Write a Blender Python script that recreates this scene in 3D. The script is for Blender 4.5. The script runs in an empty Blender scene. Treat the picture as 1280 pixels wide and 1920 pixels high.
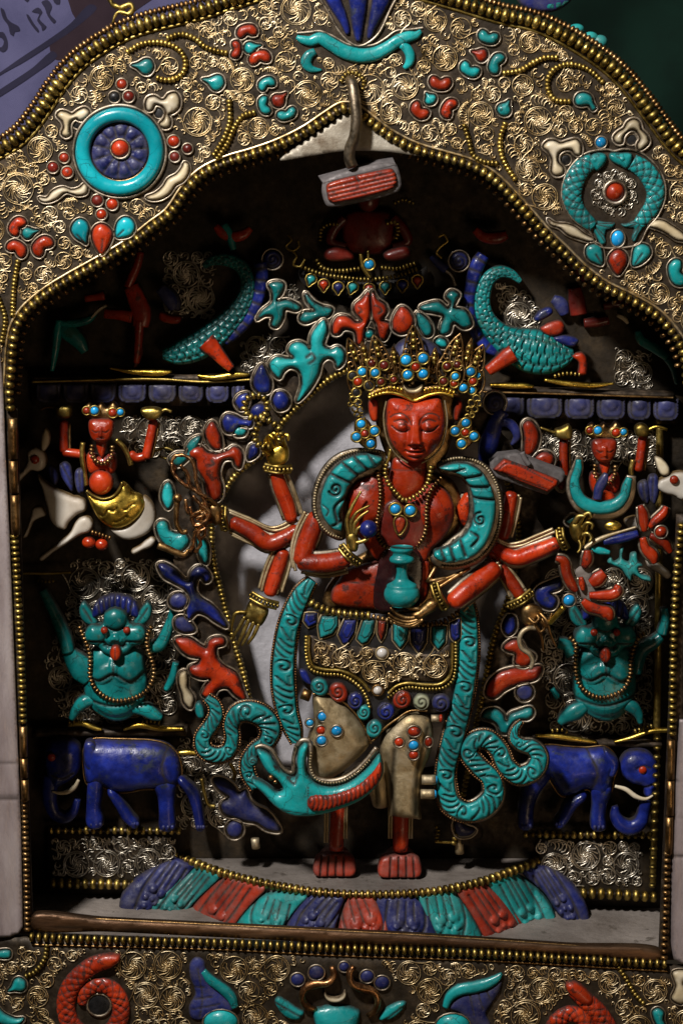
import bpy, math, random
import numpy as np
from mathutils import Vector, Matrix
from mathutils.geometry import delaunay_2d_cdt
rnd = random.Random(7)
C = bpy.context.scene.collection
scene = bpy.context.scene

# ------------------------------------------------------------------ camera, light, exposure
U = 0.0004                       # metres per unit of the survey grid (one photograph pixel on the shrine's front)
TH = math.radians(12.0)          # the camera looks down on the shrine by this much
D = 4300.0
CAM = np.array([0.0, -D * math.cos(TH), D * math.sin(TH)]) * U
cam = bpy.data.cameras.new('camera'); camo = bpy.data.objects.new('camera', cam); C.objects.link(camo)
camo.location = CAM.tolist(); camo.rotation_euler = (math.pi / 2 - TH, 0, 0)
cam.sensor_fit = 'VERTICAL'; cam.angle = 2 * math.atan(960 / D)
cam.clip_start = 0.05; cam.clip_end = 50
cam.dof.use_dof = True; cam.dof.focus_distance = (D + 95) * U; cam.dof.aperture_fstop = 7.0
scene.camera = camo
w = bpy.data.worlds.new('World'); scene.world = w; w.use_nodes = True
bg = w.node_tree.nodes['Background']; bg.inputs[0].default_value = (1.0, 0.78, 0.55, 1); bg.inputs[1].default_value = 0.019

def lamp(name, loc, target, size, watts, col, shape='DISK'):
    l = bpy.data.lights.new(name, 'AREA'); l.shape = shape; l.size = size; l.energy = watts; l.color = col
    o = bpy.data.objects.new(name, l); C.objects.link(o); o.location = loc
    o.rotation_euler = (Vector(target) - Vector(loc)).to_track_quat('-Z', 'Y').to_euler()
    return o
lamp('window_lamp', (-0.60, -1.0, 1.20), (0.0, 0.05, 0.05), 0.15, 43, (1.0, 0.95, 0.90))
lamp('warm_fill', (0.9, -2.4, -0.9), (0, 0, -0.1), 0.9, 5.0, (1.0, 0.70, 0.42))  # added fill standing in for warm ambient light, not a known lamp
scene.view_settings.view_transform = 'Standard'; scene.view_settings.look = 'None'
scene.view_settings.exposure = 0.0; scene.view_settings.gamma = 1.0

# ------------------------------------------------------------------ survey grid -> metres
ct, st = math.cos(TH), math.sin(TH)
def ray(u, v):
    a, b = u - 640.0, 960.0 - v
    return np.array([a, D * ct + b * st, b * ct - D * st])
def P(u, v, d):
    r = ray(u, v); t = (d * U - CAM[1]) / r[1]
    return CAM + r * t
def Pz(u, v, z):                 # the point of the horizontal plane at height z
    r = ray(u, v); t = (z - CAM[2]) / r[2]
    return CAM + r * t
def PA(uv, d):                   # arrays
    uv = np.asarray(uv, float); d = np.broadcast_to(np.asarray(d, float), (len(uv),))
    a = uv[:, 0] - 640.0; b = 960.0 - uv[:, 1]
    r = np.stack([a, D * ct + b * st, b * ct - D * st], 1)
    t = (d * U - CAM[1]) / r[:, 1]
    return CAM + r * t[:, None]
def K(d): return U * (1 + d * ct / D)      # metres per unit at depth d

# ------------------------------------------------------------------ materials
M = {}
def nodes(name):
    m = bpy.data.materials.new(name); m.use_nodes = True
    nt = m.node_tree; b = nt.nodes['Principled BSDF']; return m, nt, b
def N(nt, t, **kw):
    n = nt.nodes.new(t)
    for k, v in kw.items():
        if k in n.inputs.keys(): n.inputs[k].default_value = v
        else: setattr(n, k, v)
    return n
def ramp(nt, src, stops):
    r = nt.nodes.new('ShaderNodeValToRGB'); e = r.color_ramp.elements
    while len(e) < len(stops): e.new(0.5)
    for i, (p, c) in enumerate(stops):
        e[i].position = p; e[i].color = (*c, 1) if len(c) == 3 else c
    nt.links.new(src, r.inputs[0]); return r
def mix(nt, fac, a, b):
    m = nt.nodes.new('ShaderNodeMix'); m.data_type = 'RGBA'
    for i, x in ((0, fac), (6, a), (7, b)):
        if hasattr(x, 'is_linked') or hasattr(x, 'links'): nt.links.new(x, m.inputs[i])
        elif i == 0: m.inputs[0].default_value = x
        else: m.inputs[i].default_value = (*x, 1)
    return m.outputs[2]
GR = (0.018, 0.014, 0.011)
def stone(name, stops, scale=60, rough=.28, dust=0.0, vein=None, spots=None, bump=.12, coat=0.0, grime=GR, gfac=1.0):
    m, nt, b = nodes(name); L = nt.links.new
    co = N(nt, 'ShaderNodeNewGeometry').outputs['Position']
    oi = N(nt, 'ShaderNodeObjectInfo').outputs['Random']
    add = N(nt, 'ShaderNodeVectorMath', operation='MULTIPLY_ADD'); L(co, add.inputs[0]); add.inputs[1].default_value = (1, 1, 1)
    cmb = N(nt, 'ShaderNodeCombineXYZ'); L(oi, cmb.inputs[0]); L(oi, cmb.inputs[2]); L(cmb.outputs[0], add.inputs[2])
    p = add.outputs[0]
    n1 = N(nt, 'ShaderNodeTexNoise', Scale=scale, Detail=5, Roughness=.62); L(p, n1.inputs[0])
    col = ramp(nt, n1.outputs[0], stops).outputs[0]
    if vein:
        vo = N(nt, 'ShaderNodeTexVoronoi', Scale=vein[0]); vo.feature = 'DISTANCE_TO_EDGE'
        n3 = N(nt, 'ShaderNodeTexNoise', Scale=vein[0] * 1.3, Detail=3); L(p, n3.inputs[0])
        wv = N(nt, 'ShaderNodeVectorMath', operation='MULTIPLY_ADD'); L(n3.outputs[1], wv.inputs[0]); wv.inputs[1].default_value = (.012,) * 3; L(p, wv.inputs[2])
        L(wv.outputs[0], vo.inputs[0])
        n4 = N(nt, 'ShaderNodeTexNoise', Scale=vein[0] * .45, Detail=2); L(p, n4.inputs[0])
        r1 = ramp(nt, vo.outputs[0], [(0.0, (1, 1, 1)), (vein[1], (0, 0, 0))])
        r2 = ramp(nt, n4.outputs[0], [(.44, (0, 0, 0)), (.54, (1, 1, 1))])
        mm = N(nt, 'ShaderNodeMath', operation='MULTIPLY'); L(r1.outputs[0], mm.inputs[0]); L(r2.outputs[0], mm.inputs[1])
        m2 = N(nt, 'ShaderNodeMath', operation='MULTIPLY'); L(mm.outputs[0], m2.inputs[0]); m2.inputs[1].default_value = .9
        col = mix(nt, m2.outputs[0], col, vein[2])
    if spots:
        n5 = N(nt, 'ShaderNodeTexNoise', Scale=spots[0], Detail=4, Roughness=.7); L(p, n5.inputs[0])
        r5 = ramp(nt, n5.outputs[0], [(spots[1], (0, 0, 0)), (spots[1] + .07, (.85,) * 3)])
        col = mix(nt, r5.outputs[0], col, spots[2])
    tn = N(nt, 'ShaderNodeMapRange'); L(oi, tn.inputs[0]); tn.inputs[3].default_value = .66; tn.inputs[4].default_value = 1.12
    pn = N(nt, 'ShaderNodeTexNoise', Scale=scale * .35, Detail=3); L(p, pn.inputs[0])
    pm = N(nt, 'ShaderNodeMapRange'); L(pn.outputs[0], pm.inputs[0]); pm.inputs[1].default_value = .3; pm.inputs[2].default_value = .7; pm.inputs[3].default_value = .55; pm.inputs[4].default_value = 1.2
    tm = N(nt, 'ShaderNodeMath', operation='MULTIPLY'); L(tn.outputs[0], tm.inputs[0]); L(pm.outputs[0], tm.inputs[1])
    sc_ = N(nt, 'ShaderNodeVectorMath', operation='SCALE'); L(col, sc_.inputs[0]); L(tm.outputs[0], sc_.inputs['Scale']); col = sc_.outputs[0]
    at = N(nt, 'ShaderNodeAttribute', attribute_name='grime')
    g2 = N(nt, 'ShaderNodeTexNoise', Scale=260, Detail=5); L(p, g2.inputs[0])
    gm = N(nt, 'ShaderNodeMath', operation='MULTIPLY_ADD'); L(g2.outputs[0], gm.inputs[0]); gm.inputs[1].default_value = 1.3; gm.inputs[2].default_value = .42
    gg = N(nt, 'ShaderNodeMath', operation='MULTIPLY', use_clamp=True); L(at.outputs['Fac'], gg.inputs[0]); L(gm.outputs[0], gg.inputs[1])
    gs = N(nt, 'ShaderNodeMath', operation='MULTIPLY'); L(gg.outputs[0], gs.inputs[0]); gs.inputs[1].default_value = gfac
    col = mix(nt, gs.outputs[0], col, grime)
    if dust:
        n6 = N(nt, 'ShaderNodeTexNoise', Scale=90, Detail=5, Roughness=.7); L(p, n6.inputs[0])
        r6 = ramp(nt, n6.outputs[0], [(.42, (0, 0, 0)), (.72, (dust,) * 3)])
        col = mix(nt, r6.outputs[0], col, (.13, .115, .10))
    L(col, b.inputs['Base Color'])
    n7 = N(nt, 'ShaderNodeTexNoise', Scale=170, Detail=4, Roughness=.6); L(p, n7.inputs[0])
    rr = N(nt, 'ShaderNodeMapRange'); L(n7.outputs[0], rr.inputs[0]); rr.inputs[1].default_value = .3; rr.inputs[2].default_value = .75
    rr.inputs[3].default_value = rough * .55; rr.inputs[4].default_value = min(1, rough * 1.9)
    ra = N(nt, 'ShaderNodeMath', operation='MULTIPLY_ADD', use_clamp=True); L(gs.outputs[0], ra.inputs[0]); ra.inputs[1].default_value = .45; L(rr.outputs[0], ra.inputs[2])
    L(ra.outputs[0], b.inputs['Roughness'])
    bp = N(nt, 'ShaderNodeBump', Strength=bump, Distance=.002); L(n7.outputs[0], bp.inputs['Height']); L(bp.outputs[0], b.inputs['Normal'])
    b.inputs['Specular IOR Level'].default_value = .42; b.inputs['Coat Weight'].default_value = coat; b.inputs['Coat Roughness'].default_value = .10
    M[name] = m; return m
def metal(name, cols, scale=70, rough=.35, metallic=1.0, bump=.25, brush=None, bscale=220, vary=.95):
    m, nt, b = nodes(name); L = nt.links.new
    co = N(nt, 'ShaderNodeNewGeometry').outputs['Position']
    mp = N(nt, 'ShaderNodeMapping'); L(co, mp.inputs[0])
    if brush: mp.inputs['Scale'].default_value = brush
    n1 = N(nt, 'ShaderNodeTexNoise', Scale=scale, Detail=6, Roughness=.65); L(mp.outputs[0], n1.inputs[0])
    col = ramp(nt, n1.outputs[0], cols).outputs[0]
    oi = N(nt, 'ShaderNodeObjectInfo').outputs['Random']; tn = N(nt, 'ShaderNodeMapRange'); L(oi, tn.inputs[0]); tn.inputs[3].default_value = vary; tn.inputs[4].default_value = 1.1
    sc_ = N(nt, 'ShaderNodeVectorMath', operation='SCALE'); L(col, sc_.inputs[0]); L(tn.outputs[0], sc_.inputs['Scale']); col = sc_.outputs[0]
    at = N(nt, 'ShaderNodeAttribute', attribute_name='grime')
    gm = N(nt, 'ShaderNodeMath', operation='MULTIPLY'); L(at.outputs['Fac'], gm.inputs[0]); gm.inputs[1].default_value = .9
    col = mix(nt, gm.outputs[0], col, (.02, .014, .008))
    L(col, b.inputs['Base Color'])
    b.inputs['Metallic'].default_value = metallic
    n2 = N(nt, 'ShaderNodeTexNoise', Scale=bscale, Detail=5, Roughness=.65); L(mp.outputs[0], n2.inputs[0])
    rr = N(nt, 'ShaderNodeMapRange'); L(n2.outputs[0], rr.inputs[0]); rr.inputs[1].default_value = .25; rr.inputs[2].default_value = .75
    rr.inputs[3].default_value = rough * .7; rr.inputs[4].default_value = min(1, rough * 1.6); L(rr.outputs[0], b.inputs['Roughness'])
    bp = N(nt, 'ShaderNodeBump', Strength=bump, Distance=.0015); L(n2.outputs[0], bp.inputs['Height']); L(bp.outputs[0], b.inputs['Normal'])
    M[name] = m; return m

stone('coral', [(.25, (.19, .010, .002)), (.5, (.41, .028, .004)), (.75, (.52, .052, .008))], 60, .33, vein=(95, .022, (.09, .008, .004)), spots=(85, .58, (.05, .009, .005)), coat=.12, bump=.3)
stone('coral_dusty', [(.3, (.24, .020, .010)), (.6, (.42, .040, .014))], 60, .42, dust=.45, spots=(120, .66, (.05, .02, .015)), bump=.3)
stone('foot_coral', [(.3, (.26, .10, .075)), (.6, (.36, .16, .13))], 60, .6, dust=.6, bump=.3)
stone('turquoise', [(.25, (.004, .17, .17)), (.5, (.008, .30, .305)), (.75, (.020, .40, .41))], 42, .34, vein=(60, .020, (.008, .035, .032)), spots=(80, .64, (.03, .19, .14)), coat=.15, bump=.3)
stone('turquoise_blue', [(.25, (.003, .22, .27)), (.5, (.005, .33, .39)), (.75, (.012, .42, .48))], 30, .25, vein=(60, .014, (.006, .06, .07)), coat=.25)
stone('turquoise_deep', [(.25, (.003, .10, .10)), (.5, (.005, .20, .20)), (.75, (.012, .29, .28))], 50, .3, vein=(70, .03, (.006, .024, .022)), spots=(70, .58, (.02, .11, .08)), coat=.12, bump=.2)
stone('turquoise_dusty', [(.25, (.006, .17, .16)), (.5, (.012, .31, .30)), (.75, (.03, .40, .39))], 55, .42, dust=.35, vein=(70, .03, (.015, .04, .035)), bump=.3)
stone('sky_turquoise', [(.3, (.008, .24, .62)), (.7, (.02, .40, .78))], 90, .25, spots=(160, .70, (.03, .06, .08)), coat=.3)
stone('lapis', [(.28, (.004, .007, .045)), (.46, (.008, .015, .14)), (.60, (.014, .030, .28)), (.74, (.05, .08, .22))], 46, .32, spots=(50, .57, (.03, .038, .06)), coat=.1, bump=.25)
stone('lapis_dusty', [(.25, (.007, .009, .05)), (.5, (.012, .018, .125)), (.75, (.03, .042, .20))], 60, .46, dust=.35, bump=.3)
stone('lapis_pale', [(.25, (.02, .022, .07)), (.55, (.045, .05, .16)), (.8, (.09, .10, .26))], 80, .4, dust=.4)
stone('shell', [(.3, (.62, .53, .42)), (.6, (.80, .74, .64)), (.8, (.84, .80, .74))], 30, .3, grime=(.10, .06, .02), spots=(40, .72, (.42, .29, .12)))
stone('bone', [(.25, (.40, .30, .15)), (.5, (.62, .52, .34)), (.75, (.80, .74, .62))], 28, .35, grime=(.06, .035, .015), spots=(50, .68, (.34, .22, .08)))
stone('jade_grey', [(.3, (.20, .24, .15)), (.7, (.42, .42, .28))], 60, .4)
stone('garnet_shaded_coral', [(.3, (.07, .008, .006)), (.7, (.20, .018, .010))], 70, .3, coat=.05)  # small dark red stones; also coral with shade put into its colour
stone('black_pitch', [(.3, (.006, .006, .007)), (.7, (.02, .019, .02))], 60, .4)
stone('lacquer', [(.3, (.012, .006, .008)), (.7, (.05, .010, .010))], 50, .25, coat=.3)
stone('pearl', [(.3, (.62, .58, .54)), (.7, (.80, .77, .73))], 60, .2, coat=.5)
metal('brass', [(.28, (.18, .11, .022)), (.5, (.46, .33, .085)), (.72, (.68, .52, .17))], 75, .38, vary=.45)
metal('bronze', [(.3, (.10, .052, .020)), (.5, (.27, .155, .058)), (.75, (.50, .34, .16))], 80, .36)
metal('copper_wire', [(.3, (.12, .05, .02)), (.55, (.38, .19, .08)), (.8, (.60, .38, .18))], 90, .32)
metal('gilt_wire', [(.30, (.17, .11, .04)), (.46, (.62, .47, .25)), (.68, (.92, .80, .57))], 40, .38, bump=.1)
metal('silver_wire', [(.3, (.30, .26, .20)), (.6, (.62, .57, .48)), (.8, (.80, .76, .70))], 40, .32, bump=.1)
metal('gilt_bright', [(.3, (.45, .27, .03)), (.55, (.80, .56, .10)), (.8, (.90, .72, .22))], 45, .30, bump=.3)
metal('gilt_silver', [(.25, (.20, .13, .05)), (.5, (.42, .33, .19)), (.75, (.60, .52, .38))], 30, .46, .8, bump=.4, bscale=120)
metal('apex_silver', [(.3, (.14, .10, .06)), (.55, (.38, .34, .27)), (.8, (.54, .51, .44))], 45, .5, .4, bump=.4)
metal('sheet_silver', [(.3, (.36, .35, .37)), (.6, (.58, .57, .61)), (.8, (.68, .67, .71))], 30, .5, .35, bump=.3)
metal('rim_silver', [(.3, (.16, .125, .085)), (.55, (.38, .32, .245)), (.8, (.60, .55, .47))], 55, .42, bump=.2)
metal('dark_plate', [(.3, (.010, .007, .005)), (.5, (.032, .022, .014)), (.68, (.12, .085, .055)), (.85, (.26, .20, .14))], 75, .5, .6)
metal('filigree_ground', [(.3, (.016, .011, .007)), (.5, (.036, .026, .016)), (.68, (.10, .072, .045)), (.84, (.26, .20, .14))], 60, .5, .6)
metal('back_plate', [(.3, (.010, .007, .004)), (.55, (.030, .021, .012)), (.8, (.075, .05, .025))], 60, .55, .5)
metal('door_metal', [(.25, (.20, .15, .15)), (.5, (.40, .34, .345)), (.75, (.58, .52, .52))], 38, .45, .5, bump=.5, brush=(1, 1, .22))
metal('iron', [(.3, (.09, .07, .045)), (.6, (.26, .21, .15)), (.8, (.42, .35, .26))], 70, .42)
metal('dull_grey', [(.3, (.06, .055, .055)), (.6, (.15, .135, .135)), (.8, (.25, .23, .225))], 60, .6, .35)
stone('dusty_floor', [(.25, (.13, .108, .092)), (.5, (.22, .19, .168)), (.75, (.31, .27, .24))], 22, .75, spots=(70, .61, (.09, .075, .06)), bump=.5)
metal('ledge', [(.3, (.05, .025, .012)), (.55, (.17, .085, .04)), (.8, (.33, .21, .12))], 30, .42, .75, bump=.4, brush=(.25, 1, 1))

# ------------------------------------------------------------------ objects
ORG = {}
def thing(name, label, cat, u, v, d, group=None):
    o = bpy.data.objects.new(name, None); C.objects.link(o); p = P(u, v, d); o.location = p.tolist()
    o.empty_display_size = .01; o['label'] = label; o['category'] = cat
    if group: o['group'] = group
    ORG[o.name] = p; return o
def link(name, V, F, mat, par, smooth=True, grime=None, stuff=False, label=None, cat=None, group=None, flat=None):
    V = np.asarray(V, float)
    if par is None: o0 = V.mean(0)
    else: o0 = ORG[par.name]
    me = bpy.data.meshes.new(name); me.from_pydata((V - o0).tolist(), [], F)
    if smooth: me.polygons.foreach_set('use_smooth', [True] * len(me.polygons))
    if grime is not None:
        a = me.attributes.new('grime', 'FLOAT', 'POINT'); a.data.foreach_set('value', np.asarray(grime, float))
    me.materials.append(M[mat]); me.update()
    o = bpy.data.objects.new(name, me); C.objects.link(o)
    if par is None: o.location = o0.tolist()
    else: o.parent = par
    ORG[o.name] = o0
    if stuff: o['kind'] = 'stuff'
    if label: o['label'] = label
    if cat: o['category'] = cat
    if group: o['group'] = group
    return o

# ------------------------------------------------------------------ curves
def crom(pts, closed, step):
    p = np.asarray(pts, float); n = len(p); out = []
    segs = n if closed else n - 1
    for i in range(segs):
        if closed: a, b, c, e = p[i - 1], p[i], p[(i + 1) % n], p[(i + 2) % n]
        else:
            b, c = p[i], p[i + 1]; a = p[i - 1] if i else 2 * b - c; e = p[i + 2] if i + 2 < n else 2 * c - b
        ln = np.linalg.norm((c - b)[:2]); k = max(1, int(round(ln / step)))
        # centripetal tangents keep tight corners from overshooting
        d0 = max(np.linalg.norm((b - a)[:2]), 1e-3) ** .5; d1 = max(ln, 1e-3) ** .5; d2 = max(np.linalg.norm((e - c)[:2]), 1e-3) ** .5
        m1 = (b - a) / d0 - (c - a) / (d0 + d1) + (c - b) / d1; m2 = (c - b) / d1 - (e - b) / (d1 + d2) + (e - c) / d2
        m1 *= d1; m2 *= d1
        for j in range(k):
            t = j / k; t2, t3 = t * t, t * t * t
            out.append((2 * t3 - 3 * t2 + 1) * b + (t3 - 2 * t2 + t) * m1 + (-2 * t3 + 3 * t2) * c + (t3 - t2) * m2)
    if not closed: out.append(p[-1])
    return np.array(out)
def resample(q, step):
    q = np.asarray(q, float); s = np.concatenate([[0], np.cumsum(np.linalg.norm(np.diff(q[:, :2], axis=0), axis=1))])
    n = max(2, int(round(s[-1] / step)) + 1); t = np.linspace(0, s[-1], n)
    return np.stack([np.interp(t, s, q[:, i]) for i in range(q.shape[1])], 1)
def seg_dist(pts, a, b):
    out = np.full(len(pts), 1e9)
    for i in range(0, len(pts), 4000):
        p = pts[i:i + 4000, None, :]; ab = (b - a)[None]; L2 = np.maximum((ab ** 2).sum(-1), 1e-9)
        t = np.clip(((p - a[None]) * ab).sum(-1) / L2, 0, 1)
        out[i:i + 4000] = np.sqrt(((p - a[None] - ab * t[..., None]) ** 2).sum(-1)).min(1)
    return out
def poly_dist(pts, poly, closed=True):
    poly = np.asarray(poly, float)[:, :2]
    if closed: return seg_dist(pts, poly, np.roll(poly, -1, 0))
    if len(poly) == 1: return np.linalg.norm(pts - poly[0], axis=1)
    return seg_dist(pts, poly[:-1], poly[1:])
def inside(pts, poly):
    poly = np.asarray(poly, float); x, y = pts[:, 0], pts[:, 1]; c = np.zeros(len(pts), bool); n = len(poly)
    for i in range(n):
        x0, y0 = poly[i - 1][:2]; x1, y1 = poly[i][:2]
        if y0 == y1: continue
        m = ((y0 > y) != (y1 > y)); c ^= m & (x < (x1 - x0) * (y - y0) / (y1 - y0) + x0)
    return c
def area(o):
    o = np.asarray(o, float); x, y = o[:, 0], o[:, 1]; return .5 * (x * np.roll(y, -1) - y * np.roll(x, -1)).sum()
def offset(o, k):                 # outline pushed outwards by k
    o = np.asarray(o, float); s = 1 if area(o) > 0 else -1
    t = np.roll(o, -1, 0) - np.roll(o, 1, 0); t /= np.maximum(np.linalg.norm(t, axis=1), 1e-6)[:, None]
    return o + s * k * np.stack([t[:, 1], -t[:, 0]], 1)
def ell(u, v, rx, ry=None, rot=0, n=20):
    ry = ry or rx; a = np.linspace(0, 2 * math.pi, n, endpoint=False); c, s = math.cos(rot), math.sin(rot)
    return [(u + rx * math.cos(t) * c - ry * math.sin(t) * s, v + rx * math.cos(t) * s + ry * math.sin(t) * c) for t in a]

# ------------------------------------------------------------------ shapes
def relief(name, out, d, h, mat, par, r=None, gr=(), bumps=(), hf=None, side=9, g=None, sharp=False, base=0, edge_grime=.8, **kw):
    """A carved piece: outline cut from a slab of its own thickness, face domed by h, with carved grooves and bosses."""
    A = abs(area(out)); g = g or min(8, max(1.8, math.sqrt(A) / 13))
    o = np.asarray(out, float) if sharp else crom(out, True, g)
    if sharp:
        oo = []
        for i in range(len(o)):
            a, b = o[i], o[(i + 1) % len(o)]; k = max(1, int(np.linalg.norm(b - a) / g))
            oo += [a + (b - a) * j / k for j in range(k)]
        o = np.array(oo)
    mn, mx = o.min(0), o.max(0)
    xs = np.arange(mn[0], mx[0], g); ys = np.arange(mn[1], mx[1], g * .866)
    pts = np.array([(x + (g / 2 if j % 2 else 0), y) for j, y in enumerate(ys) for x in xs]) if len(xs) and len(ys) else np.zeros((0, 2))
    if len(pts):
        pts = pts[inside(pts, o)]
        if len(pts): pts = pts[poly_dist(pts, o) > g * .55]
    n = len(o); allp = np.concatenate([o, pts]) if len(pts) else o
    vv, ee, ff, _, _, _ = delaunay_2d_cdt([Vector(p) for p in allp.tolist()], [(i, (i + 1) % n) for i in range(n)], [], 1, 1e-4)
    uv = np.array([(p.x, p.y) for p in vv]); F = []
    for f in ff:
        if len(f) != 3: continue
        a, b, c = uv[f[0]], uv[f[1]], uv[f[2]]
        s = (b[0] - a[0]) * (c[1] - a[1]) - (b[1] - a[1]) * (c[0] - a[0])
        F.append((f[0], f[2], f[1]) if s > 0 else tuple(f))      # image v runs downwards: face the viewer
    ds = poly_dist(uv, o); rr = r or max(ds.max(), 1e-3); t = np.clip(ds / rr, 0, 1)
    H = h * np.sqrt(np.clip(1 - (1 - t) ** 2, 0, 1)); G = np.clip(1 - ds / max(3.4, g * 1.15), 0, 1) * edge_grime
    for (bu, bv, br, bh) in bumps:
        q = np.linalg.norm(uv - (bu, bv), axis=1) / br; H = H + bh * np.sqrt(np.clip(1 - q * q, 0, 1))
    if hf is not None: H = H + hf(uv[:, 0], uv[:, 1])
    for (line, wd, dp) in gr:
        L = crom(line, False, 3) if len(line) > 2 else np.asarray(line, float)
        e = np.exp(-(poly_dist(uv, L, False) / wd) ** 2); H = H - dp * e; G = np.maximum(G, e * .95)
    dd = d(uv[:, 0], uv[:, 1]) if callable(d) else np.full(len(uv), float(d))
    V = PA(uv, dd); k = U * (1 + dd * ct / D)
    V[:, 1] -= (H + base) * k
    cnt = {}
    for f in F:
        for a, b in ((f[0], f[1]), (f[1], f[2]), (f[2], f[0])):
            if (b, a) in cnt: del cnt[(b, a)]
            else: cnt[(a, b)] = 1
    bs = sorted({i for e in cnt for i in e}); mp = {}
    Vb = []
    for i in bs:
        mp[i] = len(V) + len(Vb); q = V[i].copy(); q[1] = dd[i] * U + side * k[i]; Vb.append(q)
    if Vb:
        V = np.concatenate([V, np.array(Vb)]); G = np.concatenate([G, np.ones(len(Vb)) * edge_grime])
    for (a, b) in cnt: F.append((b, a, mp[a], mp[b]))
    return link(name, V, F, mat, par, grime=G, **kw)

def frames(Q):
    T = np.gradient(Q, axis=0); T /= np.maximum(np.linalg.norm(T, axis=1), 1e-12)[:, None]
    n = np.cross(T[0], [0, 1, 0]);
    if np.linalg.norm(n) < 1e-3: n = np.cross(T[0], [1, 0, 0])
    n /= np.linalg.norm(n); Ns = [n]
    for i in range(1, len(Q)):
        n = Ns[-1] - T[i] * np.dot(Ns[-1], T[i]); n /= max(np.linalg.norm(n), 1e-9); Ns.append(n)
    Ns = np.array(Ns); return T, Ns, np.cross(T, Ns)
def tube_geo(Q, r, n=8, closed=False, twist=None, caps=True):
    m = len(Q); r = np.broadcast_to(np.asarray(r, float), (m,)); T, A, B = frames(Q)
    a = np.linspace(0, 2 * math.pi, n, endpoint=False); V = []
    s = np.concatenate([[0], np.cumsum(np.linalg.norm(np.diff(Q, axis=0), axis=1))])
    for i in range(m):
        if twist:
            ph = s[i] / twist; rr = r[i] * (1 - .30 * np.abs(np.sin(a * 1.0 - ph)) ** .7)
        else: rr = np.full(n, r[i])
        V.append(Q[i] + (np.cos(a) * rr)[:, None] * A[i] + (np.sin(a) * rr)[:, None] * B[i])
    V = np.concatenate(V); F = []
    for i in range(m if closed else m - 1):
        i2 = (i + 1) % m
        for j in range(n):
            k = (j + 1) % n; F.append((i * n + j, i2 * n + j, i2 * n + k, i * n + k))
    if caps and not closed:
        F.append(tuple(range(n))); F.append(tuple(reversed(range((m - 1) * n, m * n))))
    return V, F
def path3(pts, d, step, closed=False):
    p = np.array([(q[0], q[1], q[2] if len(q) > 2 else d) for q in pts], float)
    p = crom(p, closed, step); return PA(p[:, :2], p[:, 2]), p
def tube(name, pts, d, r, mat, par, n=10, step=None, closed=False, twist=None, round_ends=False, **kw):
    """Round bar along surveyed points (u, v[, depth])."""
    rm = max(r) if hasattr(r, '__len__') else r
    Q, p = path3(pts, d, step or max(2.5, rm * .6), closed)
    if hasattr(r, '__len__'):
        q0 = np.linspace(0, 1, len(r)); rr = np.interp(np.linspace(0, 1, len(Q)), q0, r)
    else: rr = np.full(len(Q), float(r))
    rr = rr * np.array([K(x) for x in p[:, 2]])
    if round_ends:
        T = Q[0] - Q[1]; T /= np.linalg.norm(T); T2 = Q[-1] - Q[-2]; T2 /= np.linalg.norm(T2)
        Q = np.concatenate([[Q[0] + T * rr[0] * .55], [Q[0] + T * rr[0] * .35], Q, [Q[-1] + T2 * rr[-1] * .35], [Q[-1] + T2 * rr[-1] * .55]])
        rr = np.concatenate([[rr[0] * .35], [rr[0] * .75], rr, [rr[-1] * .75], [rr[-1] * .35]])
    V, F = tube_geo(Q, rr, n, closed, twist * U if twist else None); return link(name, V, F, mat, par, **kw)
def join_tubes(name, items, mat, par, n=4, **kw):
    Vs, Fs, o = [], [], 0
    for Q, r, cl in items:
        V, F = tube_geo(Q, r, n, cl, caps=False); Vs.append(V); Fs += [tuple(i + o for i in f) for f in F]; o += len(V)
    return link(name, np.concatenate(Vs), Fs, mat, par, **kw)
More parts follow.
